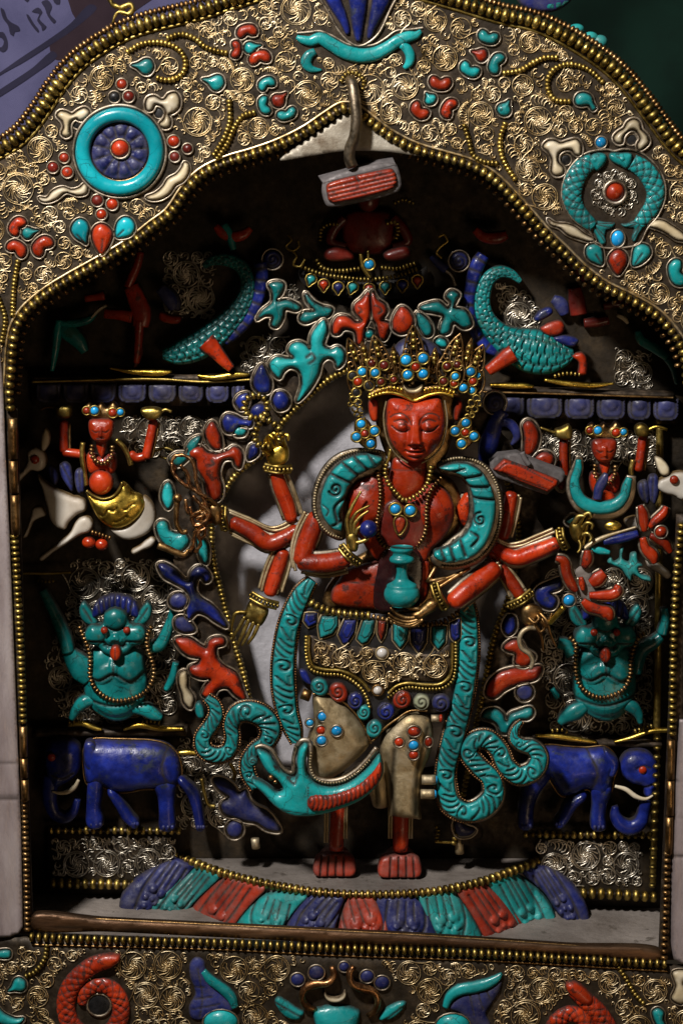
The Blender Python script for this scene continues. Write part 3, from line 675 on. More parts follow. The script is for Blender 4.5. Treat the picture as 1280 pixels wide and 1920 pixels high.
# trios of small red stones round the wheel
for (u, v, r, m) in ((121, 296, 8.5, 'coral'), (100, 314, 9.5, 'garnet_shaded_coral'), (127, 323, 9.5, 'coral'), (229, 158, 9, 'coral'), (215, 182, 9.5, 'black_pitch'), (242, 181, 9.5, 'garnet_shaded_coral'), (326, 265, 10, 'coral'), (352, 279, 8.5, 'garnet_shaded_coral'), (328, 294, 8.5, 'garnet_shaded_coral'), (183, 376, 10, 'garnet_shaded_coral'), (211, 383, 10, 'coral'), (191, 402, 9, 'coral'), (1126, 267, 9.5, 'sky_turquoise')):
    fcab(u, v, r, m)
# the wheel
wh = thing('wheel_medallion', 'round medallion, a turquoise ring about a carved blue flower with a red centre', 'medallion', 225, 283, 0)
relief('back_disc', ell(225, 284, 86, n=40), 2, 0, 'dark_plate', wh, side=4, g=9)
ribbon('turquoise_ring', [(225 + 69 * math.cos(a), 284 + 69 * math.sin(a), 14.5) for a in np.linspace(0, 2 * math.pi, 30, endpoint=False)], -3, 14, 'turquoise_blue', wh, closed=True, step=5, side=6)
rim(wh, ell(225, 284, 83, n=40), -2, 4, 3, 'rim_silver')
pet = []
for i in range(11):
    a = i * 2 * math.pi / 11 + .2; pet.append((225 + 38 * math.cos(a), 282 + 38 * math.sin(a), 10.5, 5)); pet.append((225 + 25 * math.cos(a + .28), 282 + 25 * math.sin(a + .28), 6, 2))
relief('lapis_flower', ell(225, 283, 54, n=36), -1, 3, 'lapis_dusty', wh, r=8, bumps=pet, g=3.0, gr=[([(225 + 16 * math.cos(a), 282 + 16 * math.sin(a)), (225 + 50 * math.cos(a), 282 + 50 * math.sin(a))], 2.0, 1.5) for a in np.linspace(.49, 6.77, 11, endpoint=False)])
rim(wh, ell(225, 283, 54, n=36), -1, 2, 1.6, 'bronze', fwd=3)
cab('coral_centre', 226, 279, -4, 16, 'coral', wh, h=13, rim='rim_silver', rw=2.4, sub=wh); HOLES.append(np.array(ell(225, 284, 92)))
# bone flowers and flames
bf = 'carved bone blossom with dark hollow heart, '
def bone_flower(out, label, hub):
    t = thing('bone_flower', label, 'bone ornament', *hub, 0, 'bone blossoms set in the arch')
    relief('bone_petals', out, -1, 9, 'bone', t, base=1, g=3); rim(t, out, -1, 4, 2.2); cab('empty_socket', hub[0], hub[1], 0, 9, 'black_pitch', t, h=1.5, rim='rim_silver', sub=t); keep(out, 8); HOLES.append(np.array(ell(*hub, 14)))
bone_flower([(108, 216), (114, 209), (126, 211), (136, 215), (148, 207), (160, 203), (168, 210), (164, 220), (152, 226), (142, 222), (133, 230), (131, 242), (132, 253), (124, 257), (117, 251), (121, 238), (118, 228)], bf + 'upper left of the wheel', (146, 232))
bone_flower([(274, 195), (278, 184), (290, 181), (303, 188), (310, 186), (317, 177), (330, 175), (337, 186), (335, 203), (324, 212), (315, 215), (320, 226), (318, 238), (308, 240), (300, 233), (308, 224), (312, 210), (305, 199), (292, 196), (285, 207), (277, 207)], bf + 'upper right of the wheel', (299, 212))
bone_flower([(1018, 275), (1026, 265), (1038, 264), (1050, 269), (1064, 265), (1080, 262), (1088, 273), (1086, 291), (1078, 289), (1071, 281), (1056, 281), (1046, 289), (1045, 304), (1055, 316), (1055, 325), (1042, 329), (1034, 322), (1035, 300), (1028, 285)], bf + 'left of the two fish', (1060, 300))
bone_flower([(1150, 258), (1158, 248), (1169, 241), (1176, 229), (1188, 224), (1197, 229), (1201, 243), (1212, 255), (1215, 267), (1206, 277), (1197, 281), (1194, 272), (1200, 260), (1190, 244), (1179, 244), (1167, 256), (1165, 268), (1154, 267)], bf + 'above the right fish', (1183, 262))
for out, s in (([(73, 370), (88, 371), (100, 358), (118, 351), (135, 356), (150, 352), (160, 344), (165, 352), (163, 363), (148, 367), (125, 361), (108, 373), (92, 379), (78, 377)], 0), ([(274, 370), (292, 362), (306, 350), (316, 335), (332, 326), (342, 313), (346, 304), (354, 308), (354, 325), (344, 340), (330, 348), (318, 364), (300, 374), (284, 375)], 0), ([(1026, 410), (1040, 418), (1060, 420), (1076, 425), (1095, 439), (1115, 450), (1106, 453), (1085, 448), (1064, 440), (1048, 427), (1032, 421)], 0), ([(1216, 423), (1226, 413), (1243, 414), (1258, 423), (1277, 436), (1288, 450), (1268, 450), (1248, 437), (1234, 430)], 0)):
    fst(out, 'bone', 8, 'bone_flame', g=3)
# drops under wheel and fish
slit = lambda a, b: [([a, b], 1.8, 3)]
fst([(134, 432), (139, 417), (150, 410), (162, 415), (168, 428), (165, 445), (163, 459), (155, 454), (142, 446)], 'turquoise_blue', 10, gr=slit((146, 440), (161, 456)))
fst([(190, 419), (204, 425), (212, 438), (208, 455), (191, 478), (177, 458), (173, 440), (178, 425)], 'coral', 12, gr=slit((194, 448), (192, 470)))
fst([(233, 407), (247, 411), (254, 426), (248, 440), (234, 446), (219, 445), (217, 432), (222, 415)], 'turquoise_blue', 10, gr=slit((233, 431), (221, 442)))
fst([(1100, 462), (1113, 457), (1125, 462), (1130, 480), (1128, 497), (1115, 494), (1103, 487), (1097, 474)], 'turquoise', 9, gr=slit((1116, 477), (1127, 494)))
fst([(1158, 467), (1170, 473), (1176, 487), (1170, 502), (1157, 516), (1145, 502), (1139, 487), (1146, 473)], 'coral', 12)
fst([(1190, 462), (1203, 457), (1216, 463), (1219, 475), (1211, 487), (1196, 497), (1185, 498), (1185, 480)], 'turquoise', 9, gr=slit((1202, 475), (1189, 494)))
# two fish
fe = thing('fish_emblem', 'pair of scaled turquoise fish curved nose to nose round a red coral stone', 'fish emblem', 1150, 360, 0)
relief('back_disc', [(1152, 280), (1200, 290), (1238, 330), (1243, 370), (1220, 412), (1198, 440), (1196, 462), (1150, 468), (1122, 462), (1108, 430), (1076, 410), (1057, 372), (1064, 330), (1098, 292)], 1, 0, 'dark_plate', fe, side=4, g=9)
for nm, body, head, tail, eye in (('left', [(1112, 300, 15), (1090, 315, 18), (1075, 341, 19.5), (1071, 366, 19), (1078, 390, 17), (1094, 410, 15), (1112, 424, 12)], [(1136, 291), (1136, 302), (1128, 314), (1118, 321), (1108, 312), (1101, 299), (1112, 288), (1126, 286)], [(1108, 418), (1120, 414), (1135, 416), (1152, 418), (1147, 428), (1136, 432), (1134, 444), (1135, 456), (1126, 459), (1118, 446), (1112, 434)], (1113, 298)),
                                  ('right', [(1184, 304, 16), (1205, 317, 18), (1222, 340, 18.5), (1228, 362, 17.5), (1222, 386, 16), (1208, 406, 14), (1196, 420, 11)], [(1140, 294), (1142, 287), (1160, 286), (1183, 288), (1184, 300), (1174, 317), (1160, 311), (1146, 303)], [(1204, 414), (1190, 412), (1176, 418), (1163, 420), (1172, 427), (1187, 428), (1184, 440), (1184, 452), (1190, 453), (1196, 440), (1204, 428)], (1165, 297))):
    f = ribbon('fish', body, -2, 11, 'turquoise', fe, 'scale', per=17, amp=.34, step=2, nq=16)
    relief('fish_head', head, -2, 11, 'turquoise', f, g=2.2, gr=[(head[2:5] if nm == 'left' else head[4:7], 1.2, 1.5)], bumps=[(*eye, 4, 2.5)])
    c = np.mean(tail, 0); relief('fish_tail', tail, -2, 5, 'turquoise', f, g=2, gr=[([tail[0], tuple(np.array(tail[3]) * .9 + c * .1)], 1.1, 1.5), ([tail[0], tail[4]], 1.1, 1.5), ([tail[0], tail[6]], 1.1, 1.5), ([tail[0], tail[7]], 1.1, 1.5)])
rim(fe, [(1138, 281), (1150, 284), (1170, 280), (1204, 289), (1238, 325), (1246, 366), (1232, 404), (1212, 428), (1198, 455), (1188, 460), (1120, 460), (1106, 434), (1072, 408), (1053, 366), (1064, 322), (1096, 289)], -1, 1, 2.2)
cab('coral_centre', 1152, 360, -4, 16.5, 'coral', fe, h=14, rim='rim_silver', rw=4, gap=4, sub=fe); cab('blue_stone', 1157, 447, -2, 12, 'sky_turquoise', fe, ry=15, sub=fe)
filigree('inner_scrollwork', ell(1152, 362, 49, n=30), [np.array(ell(1152, 360, 21))], -1, 'silver_wire', fe, 5, 14, 7, 300)
HOLES.append(np.array([(1125, 278), (1150, 276), (1175, 277), (1215, 290), (1248, 330), (1250, 375), (1225, 425), (1205, 455), (1200, 466), (1118, 466), (1100, 434), (1064, 408), (1046, 366), (1058, 318), (1090, 284)], float))
# lapis spear flower and turquoise cloud scroll at the crown of the arch
sp = thing('spear_flower', 'three pointed blades of deep blue lapis above the turquoise scroll', 'flower ornament', 670, 75, 0)
for o in ([(596, -30), (632, -30), (640, 0), (650, 28), (656, 62), (650, 66), (636, 42), (616, 12)], [(652, -30), (688, -30), (688, 10), (682, 50), (676, 78), (668, 78), (660, 50), (654, 10)], [(700, -30), (742, -30), (726, 14), (706, 52), (694, 74), (688, 72), (690, 40), (696, 5)]):
    relief('blade', o, -1, 9, 'lapis', sp, base=1, g=4, sharp=False)
rim(sp, [(590, -32), (670, -36), (748, -32), (728, 20), (704, 66), (672, 84), (644, 66), (616, 20)], -1, 2, 2.4); HOLES.append(np.array([(585, -40), (755, -40), (733, 20), (708, 70), (672, 90), (640, 70), (610, 22)], float))
cl = thing('cloud_scroll', 'long turquoise cloud scroll with hooked ends under the blue blades', 'scroll ornament', 672, 105, 0)
ribbon('scroll_band', [(556, 69, 4), (566, 74, 8), (582, 77, 10), (600, 72, 12), (622, 84, 13), (645, 97, 14), (672, 104, 14.5), (700, 102, 14), (725, 90, 12.5), (745, 77, 12), (765, 69, 11), (780, 66, 8), (789, 58, 4)], -1, 11, 'turquoise', cl, step=3)
ribbon('scroll_hook', [(591, 96, 7), (579, 104, 10), (574, 117, 11), (581, 128, 8), (592, 131, 5), (603, 131, 2)], -1, 8, 'turquoise', cl, step=2.5); ribbon('scroll_hook', [(752, 83, 8), (763, 92, 9.5), (769, 106, 9.5), (766, 119, 8), (757, 128, 4)], -1, 8, 'turquoise', cl, step=2.5)
wires(cl, [[(556, 62), (580, 60), (600, 58), (625, 68), (650, 82), (672, 86), (700, 84), (722, 72), (742, 58), (770, 55), (792, 52)]], -1, 2.2, 'rim_silver', 'scroll_setting')
HOLES += [np.array([(548, 70), (560, 56), (600, 54), (630, 66), (672, 84), (720, 68), (745, 54), (795, 46), (796, 66), (780, 80), (785, 112), (770, 134), (750, 132), (758, 108), (742, 96), (705, 120), (672, 123), (640, 117), (612, 96), (596, 104), (592, 116), (610, 128), (600, 140), (575, 138), (562, 118), (572, 94)], float)]
# bead strings laid through the scrollwork
STR = [[(240, 97), (262, 84), (290, 79), (320, 84), (340, 98), (348, 118), (343, 137), (328, 148), (308, 150), (296, 146)], [(315, 71), (340, 64), (365, 72), (385, 88), (408, 96), (424, 99)],
       [(430, 190), (431, 225), (422, 255), (402, 290)], [(476, 211), (456, 217), (440, 238), (427, 268), (408, 297)],
       [(945, 137), (975, 132), (1000, 117), (1022, 108), (1042, 108)], [(1128, 153), (1108, 134), (1085, 123), (1060, 121), (1038, 130), (1026, 150), (1028, 172), (1042, 188), (1066, 190)],
       [(870, 236), (878, 262), (886, 290), (905, 303), (930, 306)], [(946, 232), (938, 256), (938, 285), (948, 310), (964, 335)],
       [(34, 490), (28, 525), (25, 560), (24, 590)], [(-4, 555), (6, 580), (10, 600), (4, 640)],
       [(88, 1772), (84, 1798), (66, 1822), (50, 1830)], [(1155, 1808), (1172, 1834), (1188, 1862), (1204, 1880)]]
for s_ in STR:
    beads(shrine, s_, -3, 5.6, 'brass', sp=7.4, squash=.72)
    c_ = crom(s_, False, 6); HOLES.append(np.concatenate([offset(c_, 7), offset(c_, -7)[::-1]]))

# ---- base panel ornaments
def naga(label, paths, hub, head):
    t = thing('coral_serpent', label, 'serpent', hub[0], hub[1], 0, 'coral serpents of the base')
    o = None
    for p in paths:
        o = ribbon('serpent_body', p, -2, 13, 'coral', t, 'scale', per=15, amp=.30, step=2.4, nq=16); c_ = crom([x[:2] for x in p], False, 6); ww = np.interp(np.linspace(0, 1, len(c_)), np.linspace(0, 1, len(p)), [x[2] for x in p]) + 8
        tt = np.gradient(c_, axis=0); tt /= np.linalg.norm(tt, axis=1)[:, None]; nn = np.stack([tt[:, 1], -tt[:, 0]], 1); HOLES.append(np.concatenate([c_ + nn * ww[:, None], (c_ - nn * ww[:, None])[::-1]]))
    relief('serpent_head', head, -6, 13, 'coral', t, g=2.5)
    return t
n1 = naga('coiled red coral serpent with raised head at the left of the base', [[(206, 1800, 13), (182, 1806, 16), (155, 1824, 17), (132, 1852, 18), (124, 1885, 18), (134, 1920, 18), (165, 1944, 18), (205, 1936, 17), (226, 1905, 17), (224, 1872, 16), (204, 1850, 15), (180, 1848, 13), (160, 1862, 12), (154, 1882, 9)]], (185, 1885), [(225, 1791), (226, 1800), (214, 1811), (196, 1819), (176, 1822), (168, 1812), (176, 1798), (194, 1789), (212, 1788)])
cab('empty_socket', 186, 1884, -2, 22, 'black_pitch', n1, h=3, rim='rim_silver', rw=3, sub=n1); HOLES.append(np.array(ell(186, 1884, 34)))
n2 = naga('red coral serpent with lifted head at the right of the base', [[(1072, 1856, 12), (1095, 1874, 16), (1120, 1898, 18), (1140, 1930, 18), (1150, 1965, 18)], [(1030, 1935, 14), (1045, 1912, 15), (1070, 1900, 15), (1094, 1912, 15), (1105, 1940, 14)]], (1080, 1900), [(1059, 1846), (1066, 1840), (1082, 1842), (1100, 1856), (1112, 1872), (1106, 1884), (1090, 1882), (1074, 1870), (1062, 1858)])
def bird_tail(label, lap, tq, dome, gr):
    t = thing('bird_ornament', label, 'bird ornament', dome[0], dome[1], 0, 'winged ornaments of the base')
    relief('wing', lap, -1, 9, 'lapis_dusty', t, g=3, gr=gr); ribbon('turquoise_crest', tq, -3, 10, 'turquoise', t, step=2.5); cab('turquoise_body', dome[0], dome[1], -2, dome[2], 'turquoise', t, ry=dome[3], h=18, rim='rim_silver', sub=t)
    keep(lap, 6); HOLES.append(np.array(ell(dome[0], dome[1], dome[2] + 6, dome[3] + 6))); c_ = crom([x[:2] for x in tq], False, 6); HOLES.append(np.concatenate([offset(c_, 14), offset(c_, -14)[::-1]]))
bird_tail('blue winged ornament with turquoise stripe, left of the horned mask', [(356, 1806), (368, 1794), (382, 1800), (388, 1820), (404, 1850), (428, 1872), (436, 1895), (408, 1900), (382, 1912), (360, 1910), (354, 1888), (366, 1862), (356, 1830)], [(381, 1820, 6), (394, 1836, 9), (416, 1852, 10), (433, 1868, 10), (441, 1888, 7)], (414, 1915, 34, 26), [([(362, 1850), (384, 1848)], 1.5, 2), ([(362, 1872), (398, 1866)], 1.5, 2), ([(362, 1890), (412, 1880)], 1.5, 2), ([(372, 1815), (380, 1870), (375, 1905)], 1.5, 2)])
bird_tail('blue winged ornament with turquoise stripe, right of the horned mask', [(842, 1890), (858, 1868), (885, 1858), (915, 1852), (940, 1836), (938, 1856), (922, 1882), (912, 1900), (920, 1925), (890, 1930), (862, 1900)], [(834, 1888, 6), (843, 1868, 9), (862, 1855, 11), (890, 1850, 11), (914, 1843, 10), (932, 1833, 7), (940, 1825, 3)], (848, 1922, 34, 26), [([(880, 1862), (888, 1900)], 1.5, 2), ([(895, 1858), (905, 1890)], 1.5, 2), ([(910, 1853), (920, 1875)], 1.5, 2)])
mk = thing('horned_mask', 'turquoise guardian mask with twisted bronze horns and a pale crescent moon on its brow', 'mask', 640, 1900, 0)
relief('mask_plate', [(505, 1880), (540, 1850), (560, 1820), (590, 1805), (640, 1796), (690, 1805), (720, 1825), (735, 1850), (772, 1870), (765, 1900), (720, 1930), (640, 1960), (560, 1930)], 1, 0, 'black_pitch', mk, side=3, g=10)
relief('brow', [(588, 1893), (605, 1886), (632, 1883), (655, 1886), (674, 1895), (672, 1920), (655, 1950), (605, 1950), (590, 1920)], -3, 18, 'turquoise', mk, g=4)
for s_, hn in ((-1, [(622, 1812, -12), (625, 1830, -14), (614, 1843, -16), (590, 1846, -16), (572, 1853, -14), (567, 1870, -14), (576, 1888, -10), (592, 1893, -6)]), (1, [(664, 1812, -12), (655, 1826, -14), (660, 1844, -16), (680, 1853, -16), (700, 1860, -14), (708, 1876, -14), (702, 1896, -10), (690, 1905, -6)])):
    tube('horn', hn, 0, [6, 9, 10, 10, 10, 10, 9, 7], 'copper_wire', mk, n=12, twist=22)
relief('moon', [(609, 1858), (613, 1867), (628, 1871), (641, 1867), (646, 1858), (649, 1868), (640, 1877), (627, 1880), (614, 1876), (608, 1867)], -12, 5, 'bone', mk, g=2.2)
for o in ([(514, 1876), (522, 1868), (538, 1876), (556, 1888), (570, 1898), (560, 1912), (540, 1910), (524, 1896)], [(762, 1880), (752, 1876), (735, 1882), (716, 1896), (710, 1912), (728, 1912), (748, 1900)]): relief('mask_ear', o, -2, 8, 'turquoise', mk, g=3, gr=[([o[0], tuple(np.mean([o[4], o[5]], 0))], 2, 2)])
for (u, v, r) in ((593, 1823, 15), (558, 1836, 13), (688, 1830, 13), (716, 1842, 14), (645, 1812, 10)): cab('dark_lapis_curl', u, v, -2, r, 'lapis_dusty', mk, h=8, rim='rim_silver', sub=mk)
HOLES.append(np.array([(500, 1880), (535, 1845), (552, 1812), (590, 1798), (640, 1790), (695, 1798), (728, 1822), (742, 1846), (780, 1868), (770, 1905), (720, 1940), (560, 1940)], float))
fst(drop(36, 1846, 14, 24, 2.6), 'turquoise', 9); fst([(-14, 1788), (6, 1780), (20, 1782), (20, 1794), (4, 1796)], 'turquoise', 7); fst([(-10, 1880), (8, 1898), (30, 1908), (46, 1908), (40, 1918), (14, 1922), (-10, 1910)], 'turquoise', 8)
fst([(1222, 1895), (1232, 1889), (1243, 1897), (1242, 1910), (1246, 1924), (1236, 1928), (1226, 1914)], 'turquoise', 8); fst([(1260, 1822), (1278, 1818), (1296, 1826), (1280, 1842), (1296, 1868), (1276, 1882), (1258, 1872), (1266, 1848)], 'bone', 8, 'bone_flame')

# ---- scrollwork of the front
ra = np.concatenate([offset(out_c, 19 * sgn), [(1340, 650)], offset(inner, 15 * si)[::-1][12:-14], [(-50, 620)]])
filigree('scrollwork', ra, HOLES, -1, 'gilt_wire', shrine, 11, 31, 12, 4000, 1.2, margin=.2)
filigree('scrollwork', [(-40, 1774), (60, 1775), (420, 1784), (640, 1796), (900, 1805), (1250, 1826), (1330, 1830), (1330, 1965), (-40, 1965)], HOLES, -1, 'gilt_wire', shrine, 12, 30, 12, 2400, 1.18, margin=.2)

# ---- doors folded back on knuckled hinges, and the back-of-frame corners
def leaf(out, du, mat):
    gl = [([(-60, y), (60, y + 1)], 1.6, 1.2) for y in (1428, 1490, 1496)] + [([(1240, y), (1345, y)], 1.6, 1.2) for y in (1462, 1530, 1604)]
    return relief('door', out, du, 0, mat, shrine, side=7, g=6, sharp=True, edge_grime=.5, gr=gl)
leaf([(-60, 640), (-2, 640), (6, 720), (11, 860), (18, 1000), (25, 1180), (33, 1380), (40, 1560), (43, 1738), (36, 1750), (18, 1757), (-60, 1762)], lambda u, v: -2 - np.clip(44 - u, 0, 200) * .12, 'door_metal')
leaf([(1345, 1350), (1273, 1350), (1267, 1450), (1261, 1560), (1258, 1640), (1257, 1770), (1262, 1798), (1280, 1808), (1345, 1812)], lambda u, v: -2 - np.clip(u - 1256, 0, 200) * .12, 'door_metal')
for pts in ([(24, 785, -4), (25, 860, -4)], [(25, 864, -4), (27, 924, -4)], [(28, 928, -4), (30, 1002, -4)], [(44, 1362, -4), (45, 1418, -4)], [(45, 1422, -4), (46, 1458, -4)], [(47, 1462, -4), (48, 1500, -4)], [(1257, 1388, -4), (1256, 1460, -4)], [(1256, 1464, -4), (1255, 1528, -4)], [(1254, 1532, -4), (1252, 1600, -4)]):
    tube('hinge_knuckle', pts, 0, 8.5 if pts[0][1] < 1100 else 7.5, 'bronze', shrine, n=14, step=20)

# ---- hook and hanging red clasp at the apex
hk = thing('hanging_clasp', 'small grey box with ridged red face hanging from a hook at the arch tip', 'clasp', 672, 340, -20)
tube('hook', [(656, 150, -3), (660, 158, -14), (665, 190, -26), (668, 225, -30), (664, 258, -26), (656, 278, -22), (655, 296, -18), (660, 312, -14)], 0, 10.5, 'iron', hk, n=14)
bx = [(599, 335), (738, 297), (746, 308), (752, 350), (748, 358), (620, 388), (611, 384)]
relief('clasp_box', [(606, 342), (738, 306), (745, 313), (752, 350), (748, 358), (620, 388), (611, 384)], -14, 2, 'dull_grey', hk, r=3, side=34, g=6, edge_grime=.2)
tf, tb = PA([(606, 345), (742, 311)], -15.6), PA([(597, 332), (735, 295)], 20); sheet('clasp_top', [tf[0], tf[1], tb[1], tb[0]], 'dull_grey', hk, th=-.0012)
relief('coral_face', [(612, 347), (622, 340), (722, 317), (734, 316), (742, 326), (744, 344), (736, 353), (628, 380), (617, 378), (613, 366)], -17, 8, 'coral', hk, r=7, g=2.6, gr=[([(616, 352 + i * 8.2), (742, 321.5 + i * 8.0)], 1.4, 3.0) for i in range(4)] + [([(668, 332), (672, 340)], 2.5, 5)])
for i in range(1): beads(hk, [(640, 152), (648, 140), (660, 136), (672, 140), (682, 152), (680, 166)], -2, 5, 'brass', sp=7)
# ================================================================== CLOTHS BEHIND THE SHRINE
def cloth(name, label, cat, u0, u1, v0, v1, d, mat, amp=6, lam=160):
    us = np.linspace(u0, u1, 60); vs = np.linspace(v0, v1, 50); V = []
    for v in vs:
        for u in us:
            q = P(u, v, d); q[1] += U * amp * math.sin((u * .8 + v * .6) / lam * 6.283) * (1 + .4 * math.sin(v / 90)); V.append(q)
    n = len(us); F = [(i * n + j, i * n + j + 1, (i + 1) * n + j + 1, (i + 1) * n + j) for i in range(len(vs) - 1) for j in range(n - 1)]
    F = [tuple(reversed(f)) for f in F]
    return link(name, V, F, mat, None, label=label, cat=cat)
def fabric(name, c0, c1, scale=900):
    m, nt, b = nodes(name); L = nt.links.new; co = N(nt, 'ShaderNodeNewGeometry').outputs['Position']
    w1 = N(nt, 'ShaderNodeTexWave', Scale=scale, Distortion=2.5, Detail=2); w1.bands_direction = 'DIAGONAL'; L(co, w1.inputs[0])
    n1 = N(nt, 'ShaderNodeTexNoise', Scale=25, Detail=5); L(co, n1.inputs[0])
    a = N(nt, 'ShaderNodeMath', operation='MULTIPLY_ADD'); L(w1.outputs[0], a.inputs[0]); a.inputs[1].default_value = .25; L(n1.outputs[0], a.inputs[2])
    L(ramp(nt, a.outputs[0], [(.35, c0), (.8, c1)]).outputs[0], b.inputs['Base Color']); b.inputs['Roughness'].default_value = .95; b.inputs['Specular IOR Level'].default_value = .15
    bp = N(nt, 'ShaderNodeBump', Strength=.3, Distance=.001); L(w1.outputs[0], bp.inputs['Height']); L(bp.outputs[0], b.inputs['Normal']); M[name] = m
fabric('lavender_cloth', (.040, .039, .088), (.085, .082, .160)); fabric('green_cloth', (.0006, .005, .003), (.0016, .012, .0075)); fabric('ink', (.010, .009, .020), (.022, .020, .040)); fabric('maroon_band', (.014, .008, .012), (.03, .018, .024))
CD = 420
lc = cloth('printed_cloth', 'lavender cloth printed with dark script and border lines, behind the upper left', 'cloth', -300, 640, -300, 900, CD, 'lavender_cloth', 0, 240)
# ink printed on the cloth: script strokes and the two border lines, broad dark band beside them
def ink(par, out, name='ink_stroke', mat='ink', e=3.2):
    o = crom(out, True, 5); uv = [Vector(p) for p in o.tolist()]; vv, ee, ff, *_ = delaunay_2d_cdt(uv, [(i, (i + 1) % len(o)) for i in range(len(o))], [], 1, 1e-4)
    V = PA([(p.x, p.y) for p in vv], CD - e * .4); return link(name, V, [tuple(f) for f in ff], mat, par, smooth=False)
ink(lc, [(-40, 162), (0, 136), (40, 108), (90, 75), (130, 46), (170, 8), (182, 14), (140, 54), (96, 84), (46, 116), (0, 142), (-40, 172)], 'border_line')
ink(lc, [(-40, 196), (0, 168), (60, 128), (100, 96), (108, 104), (64, 140), (0, 182), (-40, 206)], 'border_line')
ink(lc, [(126, -60), (134, 20), (142, 40), (96, 78), (94, 92), (102, 110), (118, 112), (300, -10), (400, -60)], 'dark_band', 'maroon_band', 2.4)
for out in ([(2, 14), (8, 18), (14, 34), (22, 42), (36, 50), (38, 58), (28, 60), (26, 68), (20, 64), (16, 48), (6, 34)], [(50, 26), (54, 28), (64, 44), (74, 58), (72, 61), (62, 50), (52, 34)], [(60, 22), (72, 14), (80, 22), (74, 34), (84, 46), (88, 50), (80, 58), (78, 50), (70, 38), (74, 26), (66, 24)], [(78, 4), (90, 0), (98, 12), (94, 26), (106, 40), (102, 44), (90, 30), (84, 14)], [(100, 0), (112, -6), (112, 8), (106, 8)], [(-4, 62), (6, 60), (14, 74), (14, 92), (6, 98), (-4, 90), (4, 88), (8, 78), (2, 70), (-4, 70)], [(46, 0), (52, 4), (56, -4), (50, -8)]):
    ink(lc, out)
cloth('green_cloth', 'dark green cloth hanging in shadow behind the upper right of the shrine', 'cloth', 700, 1600, -300, 900, CD + 30, 'green_cloth', 14, 300)
cloth('back_cloth', 'plain dark cloth filling the gap behind the top of the shrine', 'cloth', 500, 900, -400, 400, CD + 70, 'maroon_band', 10, 300)
# bits of the shrine's crest that come into view above the rim
cr = thing('crest_ornament', 'twisted brass wire scroll rising above the left shoulder of the arch', 'wire ornament', 225, 20, 20)
tube('wire_scroll', [(212, 44), (216, 30), (224, 22), (240, 26), (250, 18), (244, 8), (228, 14), (212, 8), (206, -4), (216, -14), (236, -16)], 20, [3, 4, 6, 6, 6, 6, 6, 5], 'brass', cr, n=10, twist=5)
cs2 = thing('crest_shell', 'dark blue and turquoise scaled crest ornament above the right shoulder of the arch', 'crest ornament', 1010, -5, 30)
relief('crest_body', [(960, -30), (1080, -30), (1074, -4), (1052, 16), (1030, 23), (1000, 20), (975, 8)], 34, 10, 'lapis_dusty', cs2, g=5); relief('turquoise_scales', [(1018, -30), (1076, -30), (1070, -2), (1050, 14), (1032, 18), (1020, 16)], 30, 6, 'turquoise_deep', cs2, g=3, gr=[([(1018, -8), (1072, -14)], 1.5, 2), ([(1020, 6), (1066, 0)], 1.5, 2), ([(1036, -20), (1040, 16)], 1.5, 2), ([(1054, -20), (1052, 10)], 1.5, 2)])
gs_ = thing('green_stones', 'small pale green stones peeping over the right shoulder of the arch', 'stones', 1110, 72, 40)
for (u, v, a, b) in ((1080, 54, 14, 9), (1106, 70, 14, 10), (1124, 78, 14, 12)): blob('green_stone', u, v, 40, a, b, 10, 'turquoise_dusty', gs_)
# ================================================================== BACK OF THE NICHE: throne back, ledges, tiles, base
throne = thing('throne_back', 'throne back lining the niche, with silver scrollwork, blue tile friezes and beaded steps', 'throne back', 640, 1690, 230)
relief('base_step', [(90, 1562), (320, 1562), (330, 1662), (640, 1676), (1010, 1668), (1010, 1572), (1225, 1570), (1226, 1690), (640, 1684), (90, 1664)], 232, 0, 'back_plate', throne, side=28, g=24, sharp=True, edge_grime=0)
for a, b in (((96, 1556), (335, 1558)), ((985, 1564), (1216, 1566))): beads(throne, [a, ((a[0] + b[0]) / 2, a[1] + 1), b], 226, 8.5, 'brass', sp=13, squash=.62, each=True, name='beaded_edge')
beads(throne, [(100, 1656), (160, 1657), (310, 1660)], 226, 11, 'brass', sp=15.5, squash=.6, each=True, name='beaded_edge'); beads(throne, [(1060, 1674), (1140, 1676), (1224, 1682)], 226, 12, 'brass', sp=16, squash=.6, each=True, name='beaded_edge')
filigree('base_scrollwork', [(98, 1568), (330, 1568), (330, 1646), (98, 1646)], [], 231, 'silver_wire', throne, 21, 30, 12, 300, 1.6, margin=0)
filigree('base_scrollwork', [(1000, 1576), (1204, 1576), (1204, 1662), (1020, 1662)], [], 231, 'silver_wire', throne, 22, 30, 12, 300, 1.6, margin=0)
# silver scrollwork on the back wall
filigree('wall_scrollwork', [(128, 1046), (330, 1042), (336, 1340), (200, 1362), (110, 1350), (80, 1240), (120, 1160)], [], BACK - 1, 'silver_wire', throne, 23, 32, 13, 900, 1.6, margin=1)
filigree('wall_scrollwork', [(1020, 1062), (1226, 1062), (1222, 1380), (1030, 1380), (1010, 1250)], [], BACK - 1, 'silver_wire', throne, 24, 32, 13, 800, 1.6, margin=1)
for q_, (poly_, r_) in enumerate((([(300, 470), (400, 470), (404, 600), (310, 600)], 34), ([(925, 520), (985, 545), (1015, 580), (1010, 640), (940, 620)], 30), ([(450, 640), (500, 618), (545, 640), (520, 700), (450, 704)], 24), ([(528, 536), (560, 530), (566, 566), (540, 580)], 16), ([(1150, 650), (1220, 660), (1225, 730), (1150, 728)], 26))): filigree('wall_scrollwork', poly_, [], BACK - 1, 'silver_wire', throne, 40 + q_, r_, 11, 300, 1.7, margin=0)
